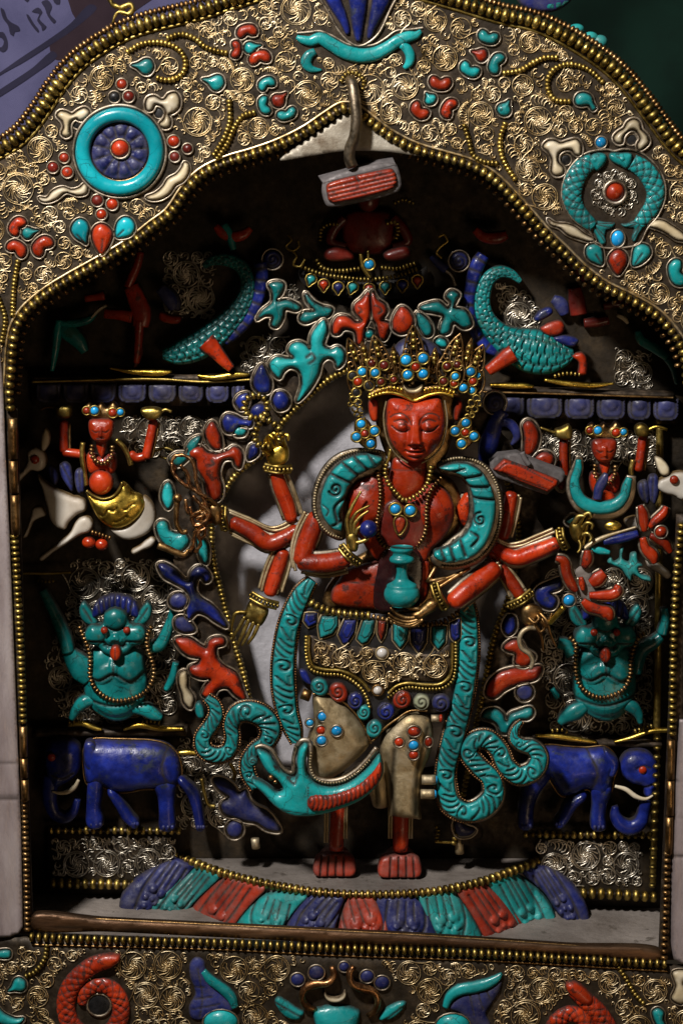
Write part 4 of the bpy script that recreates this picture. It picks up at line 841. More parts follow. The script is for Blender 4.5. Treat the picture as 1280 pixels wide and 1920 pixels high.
filigree('wall_scrollwork', [(330, 1380), (480, 1380), (480, 1556), (330, 1556)], [], BACK - 1, 'silver_wire', throne, 26, 28, 12, 200, 1.6, margin=1)
filigree('wall_scrollwork', [(222, 776), (420, 776), (400, 856), (240, 862)], [], BACK - 1, 'silver_wire', throne, 27, 26, 12, 300, 1.6, margin=1)
filigree('wall_scrollwork', [(1000, 800), (1240, 806), (1236, 880), (1010, 870)], [], BACK - 1, 'silver_wire', throne, 28, 26, 12, 300, 1.6, margin=1)
# shelf that carries the two makaras, the tile frieze under it
def bar(name, pts, d, r, mat, par, **kw): return tube(name, pts, d, r, mat, par, n=8, **kw)
relief('shelf', [(60, 708), (470, 704), (470, 716), (60, 718)], 214, 0, 'dark_plate', throne, side=50, g=14, sharp=True, edge_grime=0)
relief('shelf', [(905, 726), (1262, 738), (1262, 748), (905, 736)], 214, 0, 'dark_plate', throne, side=50, g=14, sharp=True, edge_grime=0)
bar('shelf_edge', [(60, 716), (200, 712), (300, 711), (380, 716), (470, 712)], 210, 2.6, 'brass', throne); bar('shelf_edge', [(905, 735), (1060, 739), (1262, 746)], 210, 2.2, 'bronze', throne)
for pts in ([(205, 690), (250, 697), (300, 699), (322, 697)], [(370, 704), (400, 708), (440, 703), (468, 702)]): ribbon('leaf_ledge', [(p[0], p[1], w_) for p, w_ in zip(pts, (2, 5, 6, 2))], 206, 6, 'gilt_bright', throne, step=4)
for pts in ([(918, 722), (950, 723), (985, 724), (1000, 725)], [(1020, 712), (1060, 719), (1110, 723), (1150, 719)]): ribbon('leaf_ledge', [(p[0], p[1], w_) for p, w_ in zip(pts, (3, 5, 5, 2))], 206, 6, 'gilt_bright', throne, step=4)
for pts in ([(1040, 705), (1060, 700), (1085, 702)],): beads(throne, pts, 208, 4, 'brass', sp=8)
def tile(u0, u1, v0, v1):
    a, b, c, e = u0 + 2, u1 - 2, v0 + 1, v1 - 1; k = 9
    k = 15; o = [(a, c), (b, c), (b, e - k), (b - k * .1, e - k * .55), (b - k * .4, e - k * .18), (b - k, e), (a + k, e), (a + k * .4, e - k * .18), (a + k * .1, e - k * .55), (a, e - k)]
    m = (a + b) / 2; t = relief('tile', o, 222, 5, 'lapis_pale', throne, r=4, side=20, g=3.2, sharp=True,
           gr=[([(a + 7, c + 2), (a + 7, e - 13), (a + 13, e - 6), (b - 13, e - 6), (b - 7, e - 13), (b - 7, c + 2)], 2.2, 3)], bumps=[(m, c + 12, (b - a) * .22, 4)])
xs = [66, 116, 168, 220, 277, 333, 384, 432, 462]
for i in range(len(xs) - 1): tile(xs[i], xs[i + 1], 719 - 1 + i * .3, 756 + i * .2)
xs = [930, 985, 1056, 1116, 1174, 1222, 1274]
for i in range(len(xs) - 1): tile(xs[i], xs[i + 1], 742 + i * 1.0, 785 + i * 1.1)
relief('frieze_back', [(60, 714), (470, 712), (470, 762), (60, 760)], 236, 0, 'dark_plate', throne, side=20, g=16, sharp=True, edge_grime=0); relief('frieze_back', [(905, 736), (1280, 744), (1280, 796), (905, 786)], 236, 0, 'dark_plate', throne, side=20, g=16, sharp=True, edge_grime=0)
# ledges above the elephants: gilt leaf strips with small beads
for pts in ([(128, 1360, 3), (155, 1357, 5), (180, 1366, 4), (192, 1368, 2)], [(232, 1368, 2), (260, 1360, 5), (300, 1366, 5), (345, 1367, 3)], [(335, 1412, 4), (350, 1411, 5), (372, 1412, 3)]): ribbon('leaf_ledge', pts, 206, 5, 'gilt_bright', throne, step=4)
for pts in ([(1003, 1379, 3), (1040, 1381, 5), (1080, 1386, 5), (1118, 1392, 2)], [(1150, 1391, 2), (1180, 1384, 4), (1220, 1371, 4), (1252, 1369, 4)]): ribbon('leaf_ledge', pts, 206, 5, 'gilt_bright', throne, step=4)
for pts in ([(268, 1354), (282, 1352), (298, 1355)], [(1035, 1370), (1050, 1368), (1062, 1371)], [(1190, 1370), (1205, 1366), (1220, 1361)], [(130, 1354), (148, 1352)]): beads(throne, pts, 206, 4.2, 'brass', sp=8)
bar('ledge_bar', [(40, 1075), (90, 1075), (133, 1073)], 226, 3, 'brass', throne); beads(throne, [(72, 1089), (84, 1090), (100, 1089)], 224, 4, 'brass', sp=7)
bar('corner_post', [(1236, 800), (1234, 1100), (1230, 1370), (1222, 1660)], 236, 7, 'brass', throne)
relief('ledge_shelf', [(60, 1372), (350, 1368), (350, 1380), (60, 1382)], 214, 0, 'dark_plate', throne, side=48, g=14, sharp=True, edge_grime=0)
relief('ledge_shelf', [(1000, 1388), (1240, 1394), (1240, 1402), (1000, 1398)], 214, 0, 'dark_plate', throne, side=48, g=14, sharp=True, edge_grime=0)
for pts in ([(432, 1432), (440, 1450), (436, 1478), (450, 1492), (470, 1490)], [(378, 1460), (384, 1490), (392, 1510), (404, 1512)]): bar('wire_stalk', pts, 226, 4, 'brass', throne)

# ================================================================== AUREOLE
halo = thing('aureole', 'pointed silver aureole edged with beads and a border of coloured stone leaves', 'aureole', 690, 1600, 205)
rl = [(520, 1572), (500, 1480), (488, 1400), (474, 1335), (466, 1302), (453, 1250), (442, 1215), (431, 1172), (420, 1130), (411, 1095), (402, 1060), (397, 1010), (402, 960), (418, 928), (439, 894), (466, 870), (492, 853), (510, 822), (528, 795), (548, 772), (572, 750), (596, 728), (622, 708), (660, 690)]
rr_ = [(700, 684), (740, 700), (800, 730), (850, 770), (900, 820), (940, 880), (965, 950), (972, 1020), (962, 1085), (948, 1134), (933, 1172), (921, 1212), (914, 1250), (905, 1300), (892, 1360), (878, 1440), (862, 1520), (850, 1580)]
relief('aureole_plate', [p for p in rl if p[1] < 1420] + rr_[:-3] + [(884, 1412), (790, 1440), (690, 1448), (590, 1442), (500, 1425)], 255, 0, 'sheet_silver', halo, side=5, g=14, edge_grime=.5)
relief('lower_plate', [(494, 1440), (690, 1462), (884, 1428), (878, 1460), (862, 1530), (850, 1590), (520, 1590), (500, 1480)], 256, 0, 'back_plate', halo, side=5, g=16, edge_grime=.3)
beads(halo, rl[3:], 165, 6.6, 'brass', sp=8.4, squash=.7, each=True, name='beaded_rim'); beads(halo, rr_, 165, 6.6, 'brass', sp=8.4, squash=.7, each=True, name='beaded_rim')
band = crom(rl[3:-1], False, 10); tb = np.gradient(band, axis=0); tb /= np.linalg.norm(tb, axis=1)[:, None]; nb = np.stack([tb[:, 1], -tb[:, 0]], 1)
sb_ = 1 if nb[5][0] < 0 else -1
relief('shading_border_plate', np.concatenate([band, (band + nb * sb_ * (66 + 9 * np.sin(np.arange(len(band)) * .9))[:, None])[::-1]]), 168, 0, 'dark_plate', halo, side=4, g=12, sharp=True, edge_grime=.3)  # backing band, added and widened to shade the silver plate behind
band = crom(rr_, False, 10); tb = np.gradient(band, axis=0); tb /= np.linalg.norm(tb, axis=1)[:, None]; nb = np.stack([tb[:, 1], -tb[:, 0]], 1); sb_ = 1 if nb[20][0] > 0 else -1
relief('shading_border_plate', np.concatenate([band, (band + nb * sb_ * (44 + 8 * np.sin(np.arange(len(band)) * .9))[:, None])[::-1]]), 168, 0, 'dark_plate', halo, side=4, g=12, sharp=True, edge_grime=.3)  # right-hand band, likewise widened to keep light off the plate
def leafp(out, mat, h=11, d=158, **kw):
    nm = {'coral': 'coral_leaf', 'turquoise': 'turquoise_leaf', 'turquoise_deep': 'turquoise_leaf', 'lapis': 'lapis_leaf', 'lapis_dusty': 'lapis_leaf', 'shell': 'shell_leaf'}.get(mat, 'leaf')
    g = kw.pop('g', 3.2); o = relief(nm, out, d, h, mat, halo, g=g, side=6, **kw)
    relief('leaf_backing', offset(crom(out, True, 5), 6), d + 7, 0, 'rim_silver', o, side=7, g=8, edge_grime=.5, sharp=True) if not kw.get('nob') else None
    rim(o, out, d, 4.2, 2.2, 'rim_silver', fwd=1); return o
leafp([(607, 600), (614, 618), (607, 648), (619, 655), (632, 650), (645, 661), (644, 680), (632, 690), (628, 677), (616, 671), (604, 679), (596, 705), (577, 735), (557, 753), (566, 718), (561, 696), (545, 689), (532, 697), (524, 710), (508, 693), (506, 680), (518, 669), (537, 672), (551, 671), (541, 658), (545, 646), (560, 641), (574, 648), (581, 655), (583, 630), (594, 611)], 'turquoise', 12, gr=[([(575, 668), (585, 662), (590, 672), (580, 680)], 3, 2)])
leafp([(491, 683), (503, 703), (508, 718), (505, 735), (487, 737), (475, 722), (478, 702)], 'lapis', 11); leafp([(511, 751), (519, 735), (534, 736), (543, 750), (538, 765), (522, 769)], 'lapis', 10); leafp([(441, 753), (450, 740), (465, 738), (463, 763), (452, 769)], 'lapis', 8)
leafp([(417, 788), (425, 777), (440, 779), (455, 786), (472, 787), (471, 800), (450, 799), (440, 811), (424, 810)], 'lapis', 9); leafp([(466, 862), (470, 835), (481, 834), (485, 849), (474, 860)], 'lapis', 8); leafp([(438, 806), (448, 800), (462, 806), (458, 816), (442, 816)], 'turquoise', 5)
relief('lapis_leaf', ell(486, 772, 17, 15), 156, 9, 'lapis', halo, g=3)
leafp([(398, 790), (407, 801), (415, 825), (414, 842), (404, 843), (391, 830), (385, 811), (389, 798)], 'coral', 10)
leafp([(353, 849), (362, 838), (378, 838), (388, 847), (401, 851), (414, 849), (429, 843), (437, 837), (450, 843), (455, 857), (449, 878), (442, 873), (437, 862), (420, 863), (411, 886), (417, 915), (413, 935), (402, 940), (389, 928), (382, 899), (370, 880), (367, 862), (357, 857)], 'coral', 13, gr=[([(398, 862), (402, 868), (392, 872)], 3, 2)])
leafp([(307, 912), (315, 904), (324, 916), (325, 942), (316, 955), (304, 936)], 'turquoise', 9); leafp([(294, 984), (302, 976), (313, 980), (319, 995), (332, 1000), (344, 998), (355, 1014), (345, 1030), (328, 1035), (306, 1018), (296, 1000)], 'turquoise', 10); leafp([(370, 1005), (385, 1012), (391, 1037), (387, 1058), (376, 1046), (371, 1025)], 'turquoise', 7); leafp([(318, 862), (330, 850), (352, 848), (350, 836), (362, 822), (376, 818), (372, 836), (352, 862), (334, 874)], 'turquoise_deep', 7)
leafp([(297, 1058), (307, 1056), (330, 1069), (344, 1085), (354, 1089), (358, 1073), (370, 1062), (385, 1066), (395, 1085), (387, 1092), (376, 1082), (368, 1090), (368, 1110), (378, 1122), (397, 1134), (415, 1155), (426, 1176), (405, 1166), (385, 1152), (370, 1149), (354, 1162), (350, 1142), (356, 1122), (346, 1104), (327, 1093), (307, 1081)], 'lapis', 12); leafp(ell(335, 1127, 17, 15), 'lapis_dusty', 8); leafp([(330, 1160), (345, 1156), (360, 1170), (366, 1182), (345, 1186), (330, 1176)], 'lapis_dusty', 7)
leafp([(329, 1198), (341, 1195), (357, 1197), (375, 1209), (387, 1215), (391, 1202), (402, 1195), (420, 1197), (421, 1208), (406, 1214), (407, 1234), (420, 1249), (442, 1262), (453, 1287), (461, 1314), (442, 1304), (427, 1290), (410, 1292), (397, 1309), (380, 1303), (386, 1286), (395, 1274), (375, 1272), (358, 1263), (356, 1250), (371, 1244), (376, 1235), (355, 1230), (337, 1216)], 'coral', 12)
leafp([(338, 1262), (348, 1258), (352, 1275), (352, 1290), (364, 1310), (358, 1328), (346, 1318), (342, 1300), (336, 1280)], 'bone', 7)
leafp([(400, 1461), (418, 1460), (440, 1476), (448, 1488), (460, 1481), (466, 1496), (478, 1511), (500, 1522), (516, 1539), (525, 1558), (502, 1556), (481, 1543), (462, 1540), (443, 1534), (420, 1525), (415, 1506), (430, 1496), (410, 1480)], 'lapis_dusty', 11); leafp(ell(440, 1555, 15, 16), 'lapis_dusty', 7)
# crest of the aureole above the crown
ch = [([(691, 545), (694, 565), (693, 597), (686, 612), (679, 645), (671, 646), (665, 622), (645, 617), (635, 627), (625, 626), (625, 603), (635, 592), (652, 594), (667, 605), (679, 602), (666, 586), (664, 572), (679, 558)], [(672, 575), (678, 582), (672, 586)]), ([(697, 545), (707, 561), (722, 572), (725, 585), (716, 600), (730, 607), (728, 625), (720, 638), (711, 632), (705, 608), (698, 595)], [(712, 575), (716, 582), (709, 587)])]
for o, g_ in ch: leafp(o, 'coral', 13, gr=[(g_, 2, 3)])
leafp([(752, 575), (765, 582), (775, 602), (768, 620), (750, 626), (737, 617), (736, 600), (745, 581)], 'coral', 11, d=156); leafp([(781, 586), (793, 592), (807, 608), (809, 627), (799, 631), (785, 612)], 'turquoise', 9); leafp(ell(692, 627, 9), 'turquoise_deep', 6); leafp([(815, 642), (822, 634), (834, 638), (838, 650), (828, 652)], 'turquoise', 6)
# right border
ribbon('lapis_leaf', [(944, 770, 12), (930, 788, 14), (922, 810, 17), (914, 840, 18), (908, 870, 12)], 160, 10, 'lapis', halo, step=3); ribbon('lapis_leaf', [(932, 795, 6), (950, 792, 9), (964, 804, 9), (968, 820, 7), (958, 834, 3)], 160, 8, 'lapis_dusty', halo, step=2.5)
leafp(ell(927, 755, 18), 'lapis_dusty', 9, gr=[([(927 + r * math.cos(a), 755 + r * math.sin(a)) for a, r in zip(np.linspace(0, 10, 22), np.linspace(2, 15, 22))], 1.6, 3)])
leafp([(980, 795), (988, 788), (999, 793), (1009, 812), (1008, 832), (996, 853), (984, 853), (982, 819)], 'coral', 10); leafp([(1002, 859), (1012, 849), (1024, 847), (1036, 855), (1036, 869), (1024, 878), (1011, 870)], 'coral', 9); leafp([(1044, 912), (1055, 894), (1060, 903), (1053, 919)], 'coral', 5); leafp([(1060, 978), (1072, 985), (1082, 978), (1075, 966)], 'turquoise_deep', 5)
leafp([(1005, 1104), (1028, 1091), (1052, 1084), (1050, 1103), (1032, 1112), (1043, 1125), (1036, 1141), (1017, 1138), (1004, 1124)], 'lapis', 9); leafp([(942, 1176), (952, 1154), (963, 1156), (965, 1181), (952, 1191)], 'lapis', 8)
leafp([(943, 1214), (958, 1200), (974, 1201), (986, 1219), (1002, 1231), (984, 1250), (966, 1244), (966, 1226), (950, 1220)], 'coral', 9); leafp([(911, 1303), (914, 1281), (933, 1262), (961, 1253), (985, 1253), (1014, 1250), (1006, 1272), (974, 1281), (946, 1294), (927, 1308)], 'coral', 10); leafp(ell(983, 1298, 15), 'lapis_dusty', 4)
leafp([(903, 1344), (911, 1331), (929, 1329), (942, 1339), (949, 1353), (956, 1339), (970, 1333), (995, 1327), (999, 1338), (990, 1348), (973, 1349), (957, 1360), (951, 1375), (938, 1373), (932, 1359), (919, 1350)], 'turquoise', 9)
leafp([(850, 1545), (858, 1535), (872, 1548), (890, 1556), (880, 1566), (858, 1566)], 'lapis_dusty', 6)
beads(halo, [(818, 1550), (822, 1558), (818, 1568), (820, 1576)], 176, 5, 'brass', sp=8); tube('aureole_foot', [(860, 1570), (861, 1600)], 176, 8.5, 'gilt_silver', halo, n=14, step=10); tube('aureole_foot', [(478, 1572), (480, 1590)], 176, 8, 'gilt_silver', halo, n=14, step=10)
tube('foot_loop', [(815, 1578), (850, 1578), (884, 1560), (880, 1540), (866, 1540)], 178, 3, 'brass', halo, n=8)
# stems and leaves behind the shoulders of the arch
for o in ([(787, 576), (805, 568), (822, 566), (840, 579), (845, 567), (836, 556), (845, 545), (860, 552), (856, 562), (850, 577), (872, 583), (883, 610), (870, 616), (850, 605), (841, 625), (825, 626), (827, 607), (832, 593), (810, 586), (793, 583)], [(504, 533), (519, 528), (532, 533), (529, 549), (519, 564), (541, 563), (564, 577), (556, 583), (535, 580), (530, 599), (519, 614), (509, 610), (512, 594), (497, 592), (482, 600), (491, 583), (510, 566), (510, 546)], [(572, 549), (588, 566), (604, 574), (623, 580), (617, 593), (597, 597), (572, 606), (562, 599), (569, 586), (590, 583), (576, 567)]): leafp(o, 'turquoise_deep', 9, d=185)
for pts in ([(540, 440), (546, 450), (536, 462), (548, 470), (560, 462), (558, 450)], [(548, 470), (556, 480), (550, 496), (562, 500), (572, 486)], [(820, 445), (832, 440), (838, 452), (826, 462), (818, 474), (828, 484)], [(326, 872), (350, 862), (372, 868)], [(290, 846), (312, 840), (326, 848), (316, 860), (300, 856)]): tube('wire_tendril', pts, 214, 3.2, 'brass', halo, n=6, twist=4)
# ================================================================== LOTUS PEDESTAL
ped = thing('lotus_pedestal', 'dusty round pedestal with a brass beaded edge and a ring of carved stone lotus petals', 'pedestal', 680, 1700, 60)
ZT = P(690, 1680, 50)[2]
RIM = [(298, 1594), (325, 1603), (365, 1618), (409, 1634), (460, 1648), (509, 1659), (560, 1668), (608, 1674), (670, 1677), (728, 1677), (799, 1673), (850, 1665), (895, 1655), (950, 1637), (998, 1618), (1024, 1606), (1046, 1596)]
def onz(u, v, z, dmax=256):
    q = Pz(u, v, z)
    return q if q[1] < dmax * U else P(u, v, dmax)
rimc = crom(RIM, False, 8); top = np.array([onz(u, v, ZT) for u, v in rimc])
def drim(u): return float(np.interp(u, rimc[:, 0], top[:, 1])) / U
c0 = np.array([top[:, 0].mean(), 256 * U, ZT]); n = len(top)
V = [p for p in top] + [np.array([p[0], 258 * U, ZT]) for p in top] + [p - np.array([0, -6 * U, 30 * U]) for p in top]
link('platform', V, [(i, i + 1, n + i + 1, n + i) for i in range(n - 1)] + [(i, 2 * n + i, 2 * n + i + 1, i + 1) for i in range(n - 1)], 'dusty_floor', ped, smooth=False)
beads(ped, [(u, v, drim(u) - 3) for u, v in resample(rimc, 12)], 0, 10.4, 'brass', sp=11.2, squash=.50, each=True, name='beaded_edge', corep='bronze')
PET = [('lapis_dusty', [(234, 1688), (246, 1664), (278, 1638), (322, 1620), (358, 1626), (332, 1656), (292, 1690), (266, 1716), (242, 1720)]),
       ('turquoise_dusty', [(275, 1722), (290, 1694), (330, 1654), (366, 1634), (408, 1647), (390, 1664), (354, 1696), (336, 1732), (278, 1736)]),
       ('coral_dusty', [(351, 1730), (369, 1698), (401, 1668), (430, 1655), (492, 1673), (454, 1704), (424, 1740), (352, 1742)]),
       ('turquoise_dusty', [(446, 1745), (468, 1707), (501, 1680), (566, 1688), (538, 1715), (520, 1748)]),
       ('lapis_dusty', [(541, 1750), (557, 1712), (581, 1684), (640, 1684), (628, 1712), (620, 1752)]),
       ('coral_dusty', [(636, 1754), (648, 1715), (662, 1686), (700, 1686), (715, 1715), (726, 1756)]),
       ('lapis_dusty', [(732, 1758), (722, 1722), (712, 1690), (777, 1688), (797, 1716), (812, 1760)]),
       ('turquoise_dusty', [(822, 1758), (806, 1716), (790, 1685), (840, 1675), (868, 1702), (897, 1760)]),
       ('coral_dusty', [(912, 1758), (894, 1720), (862, 1674), (908, 1664), (944, 1688), (972, 1722), (985, 1764)]),
       ('turquoise_dusty', [(923, 1664), (967, 1648), (1003, 1670), (1031, 1710), (1038, 1744), (1016, 1757), (980, 1740), (954, 1700)]),
       ('lapis_dusty', [(989, 1648), (1023, 1632), (1063, 1654), (1091, 1694), (1096, 1728), (1076, 1738), (1050, 1716), (1026, 1676)])]
for i, (m, o) in enumerate(PET):
    o = np.array(o, float); cc_ = o.mean(0); o = cc_ + (o - cc_) * (1.0 + 11.0 / np.linalg.norm(o - cc_, axis=1).mean())
    t0_ = o[np.argsort(o[:, 1])[:2]].mean(0); b0_ = o[np.argsort(-o[:, 1])[:2]].mean(0); a0_ = (b0_ - t0_) / np.linalg.norm(b0_ - t0_); q_ = (o - (t0_ + b0_) / 2) @ a0_; hl = np.linalg.norm(b0_ - t0_) / 2
    o = o + a0_ * (np.clip(-q_ / hl, 0, 1) ** 2 * -12 + np.clip(q_ / hl, 0, 1) ** 2 * (26 if 1 < i < 9 else 3))[:, None]; tp = o[np.argsort(o[:, 1])[:3]].mean(0); bt = o[np.argsort(-o[:, 1])[:3]].mean(0); ax = bt - tp; L_ = np.linalg.norm(ax); ax /= L_; px = np.array([-ax[1], ax[0]])
    if px[0] < 0: px = -px
    at_ = lambda a, b: tuple(tp + ax * L_ * a + px * b)
    wd = np.abs((o - tp) @ px).max() * .62
    bm = [(*at_(.50, -wd * .30), wd * .26, 7.2), (*at_(.50, wd * .30), wd * .26, 7.2), (*at_(.66, -wd * .42), wd * .2, 6.0), (*at_(.68, wd * .40), wd * .2, 6.0), (*at_(.64, 0.0), wd * .15, 4.8), (*at_(.78, -wd * .18), wd * .2, 6.0), (*at_(.80, wd * .2), wd * .22, 6.0), (*at_(.92, -wd * .42), wd * .2, 6.0), (*at_(.92, wd * .0), wd * .18, 5.2)]
    gr = [([at_(.0, -wd * .3), at_(.42, -wd * .34)], 1.7, 3.2), ([at_(.0, wd * .3), at_(.42, wd * .34)], 1.7, 3.2), ([at_(.0, 0), at_(.55, 0)], 1.7, 3.2), ([at_(0, -wd * .72), at_(.6, -wd * .78), at_(.95, -wd * .5)], 2.2, 5), ([at_(0, wd * .72), at_(.6, wd * .78), at_(.95, wd * .5)], 2.2, 5)]
    ut = tp[0]; dt = min(drim(ut), 235) + 4; vt = tp[1]
    def dfn(u, v):
        dr = np.minimum(np.interp(u, rimc[:, 0], top[:, 1] / U), 235); vr = np.interp(u, rimc[:, 0], rimc[:, 1])
        return dr + 4 + np.clip((vr + 3 - v) / 12, 0, 1.6) * 46 - np.clip((v - vr) / 70, 0, 1.4) * 26
    for _ in range(2): o = np.concatenate([[.78 * o[q] + .22 * o[(q + 1) % len(o)], .22 * o[q] + .78 * o[(q + 1) % len(o)]] for q in range(len(o))])
    p_ = relief('lotus_petal', o, dfn, 13, m, ped, r=17, g=2.6, gr=gr, bumps=bm, side=26, edge_grime=.6, sharp=True)
    
relief('pedestal_core', [(262, 1720), (330, 1640), (420, 1652), (640, 1690), (760, 1690), (900, 1668), (1000, 1640), (1080, 1716), (1040, 1760), (300, 1740)], lambda u, v: np.interp(u, rimc[:, 0], np.minimum(top[:, 1] / U, 235)) + 14 - np.clip((v - 1650) / 70, 0, 1.3) * 22, 0, 'black_pitch', ped, side=20, g=14, sharp=True, edge_grime=0)
# ================================================================== THE DEITY STATUE
st_ = thing('deity_statue', 'many-armed standing deity statue of red coral and turquoise with a gilt crown', 'statue', 690, 1640, 120)
# ---- legs and feet, standing on the platform
def foot(u0, u1, vt, vb, big):     # big: side of the great toe
    zc = ZT; m = (u0 + u1) / 2; w_ = (u1 - u0) / 2; p = Pz(m, vb - 1, zc); df = p[1] / U
    V = []; f = thing_part = None
    ank = P(m, vt, df + 34)
    # the instep: a tapering vault from ankle to toes
    Q = []; R_ = []
    rows = [(44, 36, .78), (30, 41, .86), (14, 38, .96), (-2, 29, 1.0)]
    V, F = [], []; k = K(df)
    for (dy, hh, ww) in rows:
        for j in range(13):
            a = math.pi * j / 12; V.append(np.array([p[0] - math.cos(a) * w_ * ww * k, (df + dy) * U, zc + (math.sin(a) ** .7) * hh * 1.35 * k]))
    for i in range(3):
        for j in range(12): F.append((i * 13 + j, (i + 1) * 13 + j, (i + 1) * 13 + j + 1, i * 13 + j + 1))
    F.append(tuple(range(13))); F.append(tuple(reversed(range(39, 52))))
    o = link('foot', V, [tuple(reversed(f)) for f in F], 'foot_coral', st_)
    wt = [.27, .2, .19, .18, .16]; wt = wt if big < 0 else wt[::-1]; x = -1.0; gl = []
    for t in wt[:-1]: x += 2 * t; gl.append(([(m + x * w_ * .9, vb - 38), (m + x * w_ * .98, vb - 1)], 1.5, 7))
    relief('toes', [(u0 + 1, vb - 22), (u0 + 7, vb - 36), (m - 14, vb - 42), (m + 14, vb - 42), (u1 - 7, vb - 36), (u1 - 1, vb - 22), (u1, vb - 8), (u1 - 6, vb), (m, vb + 1), (u0 + 6, vb), (u0, vb - 8)], lambda a, b: df - 6 - np.clip((b - (vb - 40)) / 40, 0, 1) * 12, 8, 'coral_dusty', o, r=9, g=1.9, gr=gl, side=14, edge_grime=.5)
    return df
d1 = foot(587, 667, 1582, 1642, 1); d2 = foot(708, 790, 1582, 1644, -1); ds = (d1 + d2) / 2
LD = ds - 4
tube('shin', [(636, 1500, LD), (634, 1540, LD), (631, 1572, LD), (630, 1592, LD)], 0, [16, 15.5, 15, 14], 'coral', st_, n=16); tube('shin', [(752, 1500, LD), (752, 1540, LD), (751, 1572, LD), (750, 1594, LD)], 0, [17, 16.5, 16, 14], 'coral', st_, n=16)
for u in (612, 648, 732, 770):
    for du in (-2.4, 2.4): tube('shin_channel', [(u + du, 1500, LD - 10), (u + du - 1, 1572 if u not in (612,) else 1580, LD - 10)], 0, 2.2, 'gilt_silver', st_, n=6, step=20)
# ---- trousers of gilt silver with stone flowers
TD = 100
relief('trouser_leg', [(640, 1462), (668, 1440), (700, 1420), (722, 1402), (728, 1440), (727, 1512), (702, 1514), (690, 1486), (664, 1478)], TD + 12, 14, 'gilt_silver', st_, g=4, side=20, edge_grime=.35, gr=[([(700, 1430), (706, 1508)], 3, 4)])
relief('trouser_leg', [(587, 1304), (596, 1299), (612, 1302), (630, 1310), (650, 1323), (670, 1345), (686, 1371), (693, 1392), (688, 1403), (662, 1430), (636, 1451), (612, 1461), (592, 1454), (579, 1432), (574, 1405), (579, 1380), (588, 1355)], TD, 30, 'gilt_silver', st_, g=3.4, side=30, edge_grime=.5, r=34)
relief('trouser_leg', [(764, 1334), (788, 1335), (804, 1343), (811, 1365), (811, 1390), (804, 1420), (793, 1445), (788, 1480), (787, 1512), (790, 1530), (790, 1535), (784, 1535), (760, 1533), (737, 1530), (730, 1530), (729, 1524), (727, 1500), (723, 1465), (717, 1425), (711, 1402), (718, 1380), (738, 1354)], lambda u, v: TD + 4 - np.clip((v - 1440) / 90, 0, 1) * 16 * np.sqrt(np.clip(1 - ((u - 758) / 34) ** 2, 0, 1)), 26, 'gilt_silver', st_, g=3.4, r=24, side=30, edge_grime=.5, gr=[([(738, 1400), (734, 1470), (738, 1526)], 5, 3), ([(800, 1360), (782, 1440), (778, 1520)], 4, 2)])
wires(st_, [[(586, 1302), (604, 1298), (630, 1308), (652, 1323), (672, 1346), (688, 1374), (695, 1394)], [(698, 1390), (722, 1364), (745, 1347), (768, 1333), (800, 1333)]], TD - 14, 2.2, 'bronze', 'trouser_hem')
def stud(u, v, r, mat, d, ry=None, nm=None): return cab(nm or ('coral_stud' if mat == 'coral' else 'turquoise_stud'), u, v, d, r, mat, st_, ry=ry, rim='rim_silver', rw=2.0, gap=1.6, na=16)
for (u, v, r, m, d) in ((605, 1343, 9.5, 'sky_turquoise', 76), (581, 1355, 7, 'sky_turquoise', 92), (631, 1370, 10, 'sky_turquoise', 68), (603, 1388, 9.5, 'sky_turquoise', 72), (602, 1369, 8.5, 'coral', 74), (748, 1391, 9, 'coral', 80), (775, 1415, 9, 'coral', 68), (775, 1397, 9.5, 'sky_turquoise', 66)): stud(u, v, r, m, d)
stud(776, 1371, 12, 'coral', 70, ry=10); stud(803, 1391, 7, 'coral', 80, ry=9.5)
for (u, v, dd) in ((790, 1462, 84), (788, 1489, 84), (808, 1347, 92), (795, 1390, 88)): tube('side_stud', [(u, v, dd), (u + 26 if u < 795 else u + 16, v, dd)], 0, 9.5 if u < 795 else 7, 'gilt_silver', st_, n=16, step=10)
for (u, v, m) in ((817, 1462, 'sky_turquoise'), (815, 1489, 'sky_turquoise'), (826, 1347, 'coral')): blob('stud_stone', u, v, 84, 4, 8, 8, m, st_)
for (v) in (1418, 1432): tube('side_stud', [(580, v, 92), (590, v, 92)], 0, 6, 'gilt_silver', st_, n=12, step=10)
tube('side_stud', [(566, 1300, 96), (582, 1306, 96)], 0, 11, 'bronze', st_, n=14, step=8)
# ---- skirt
relief('skirt_backing', [(572, 1150), (640, 1160), (720, 1168), (800, 1172), (868, 1165), (862, 1260), (848, 1330), (810, 1340), (760, 1328), (720, 1372), (700, 1386), (680, 1350), (640, 1312), (590, 1300), (566, 1280), (560, 1220)], TD + 4, 12, 'black_pitch', st_, r=30, g=8, side=30, edge_grime=0)
relief('skirt_panel', [(577, 1190), (640, 1205), (720, 1212), (800, 1222), (846, 1205), (846, 1262), (822, 1281), (780, 1282), (750, 1282), (726, 1298), (706, 1300), (690, 1288), (664, 1268), (640, 1260), (600, 1257), (580, 1240)], TD - 6, 8, 'dark_plate', st_, r=40, g=7, side=8, edge_grime=.3)
filigree('skirt_scrollwork', [(584, 1198), (640, 1210), (720, 1214), (800, 1226), (842, 1212), (842, 1258), (820, 1274), (780, 1276), (748, 1277), (716, 1296), (696, 1284), (664, 1262), (640, 1253), (600, 1250), (586, 1238)], [np.array(ell(716, 1224, 14))], TD - 15, 'gilt_wire', st_, 31, 27, 11, 420, 1.3, margin=0)
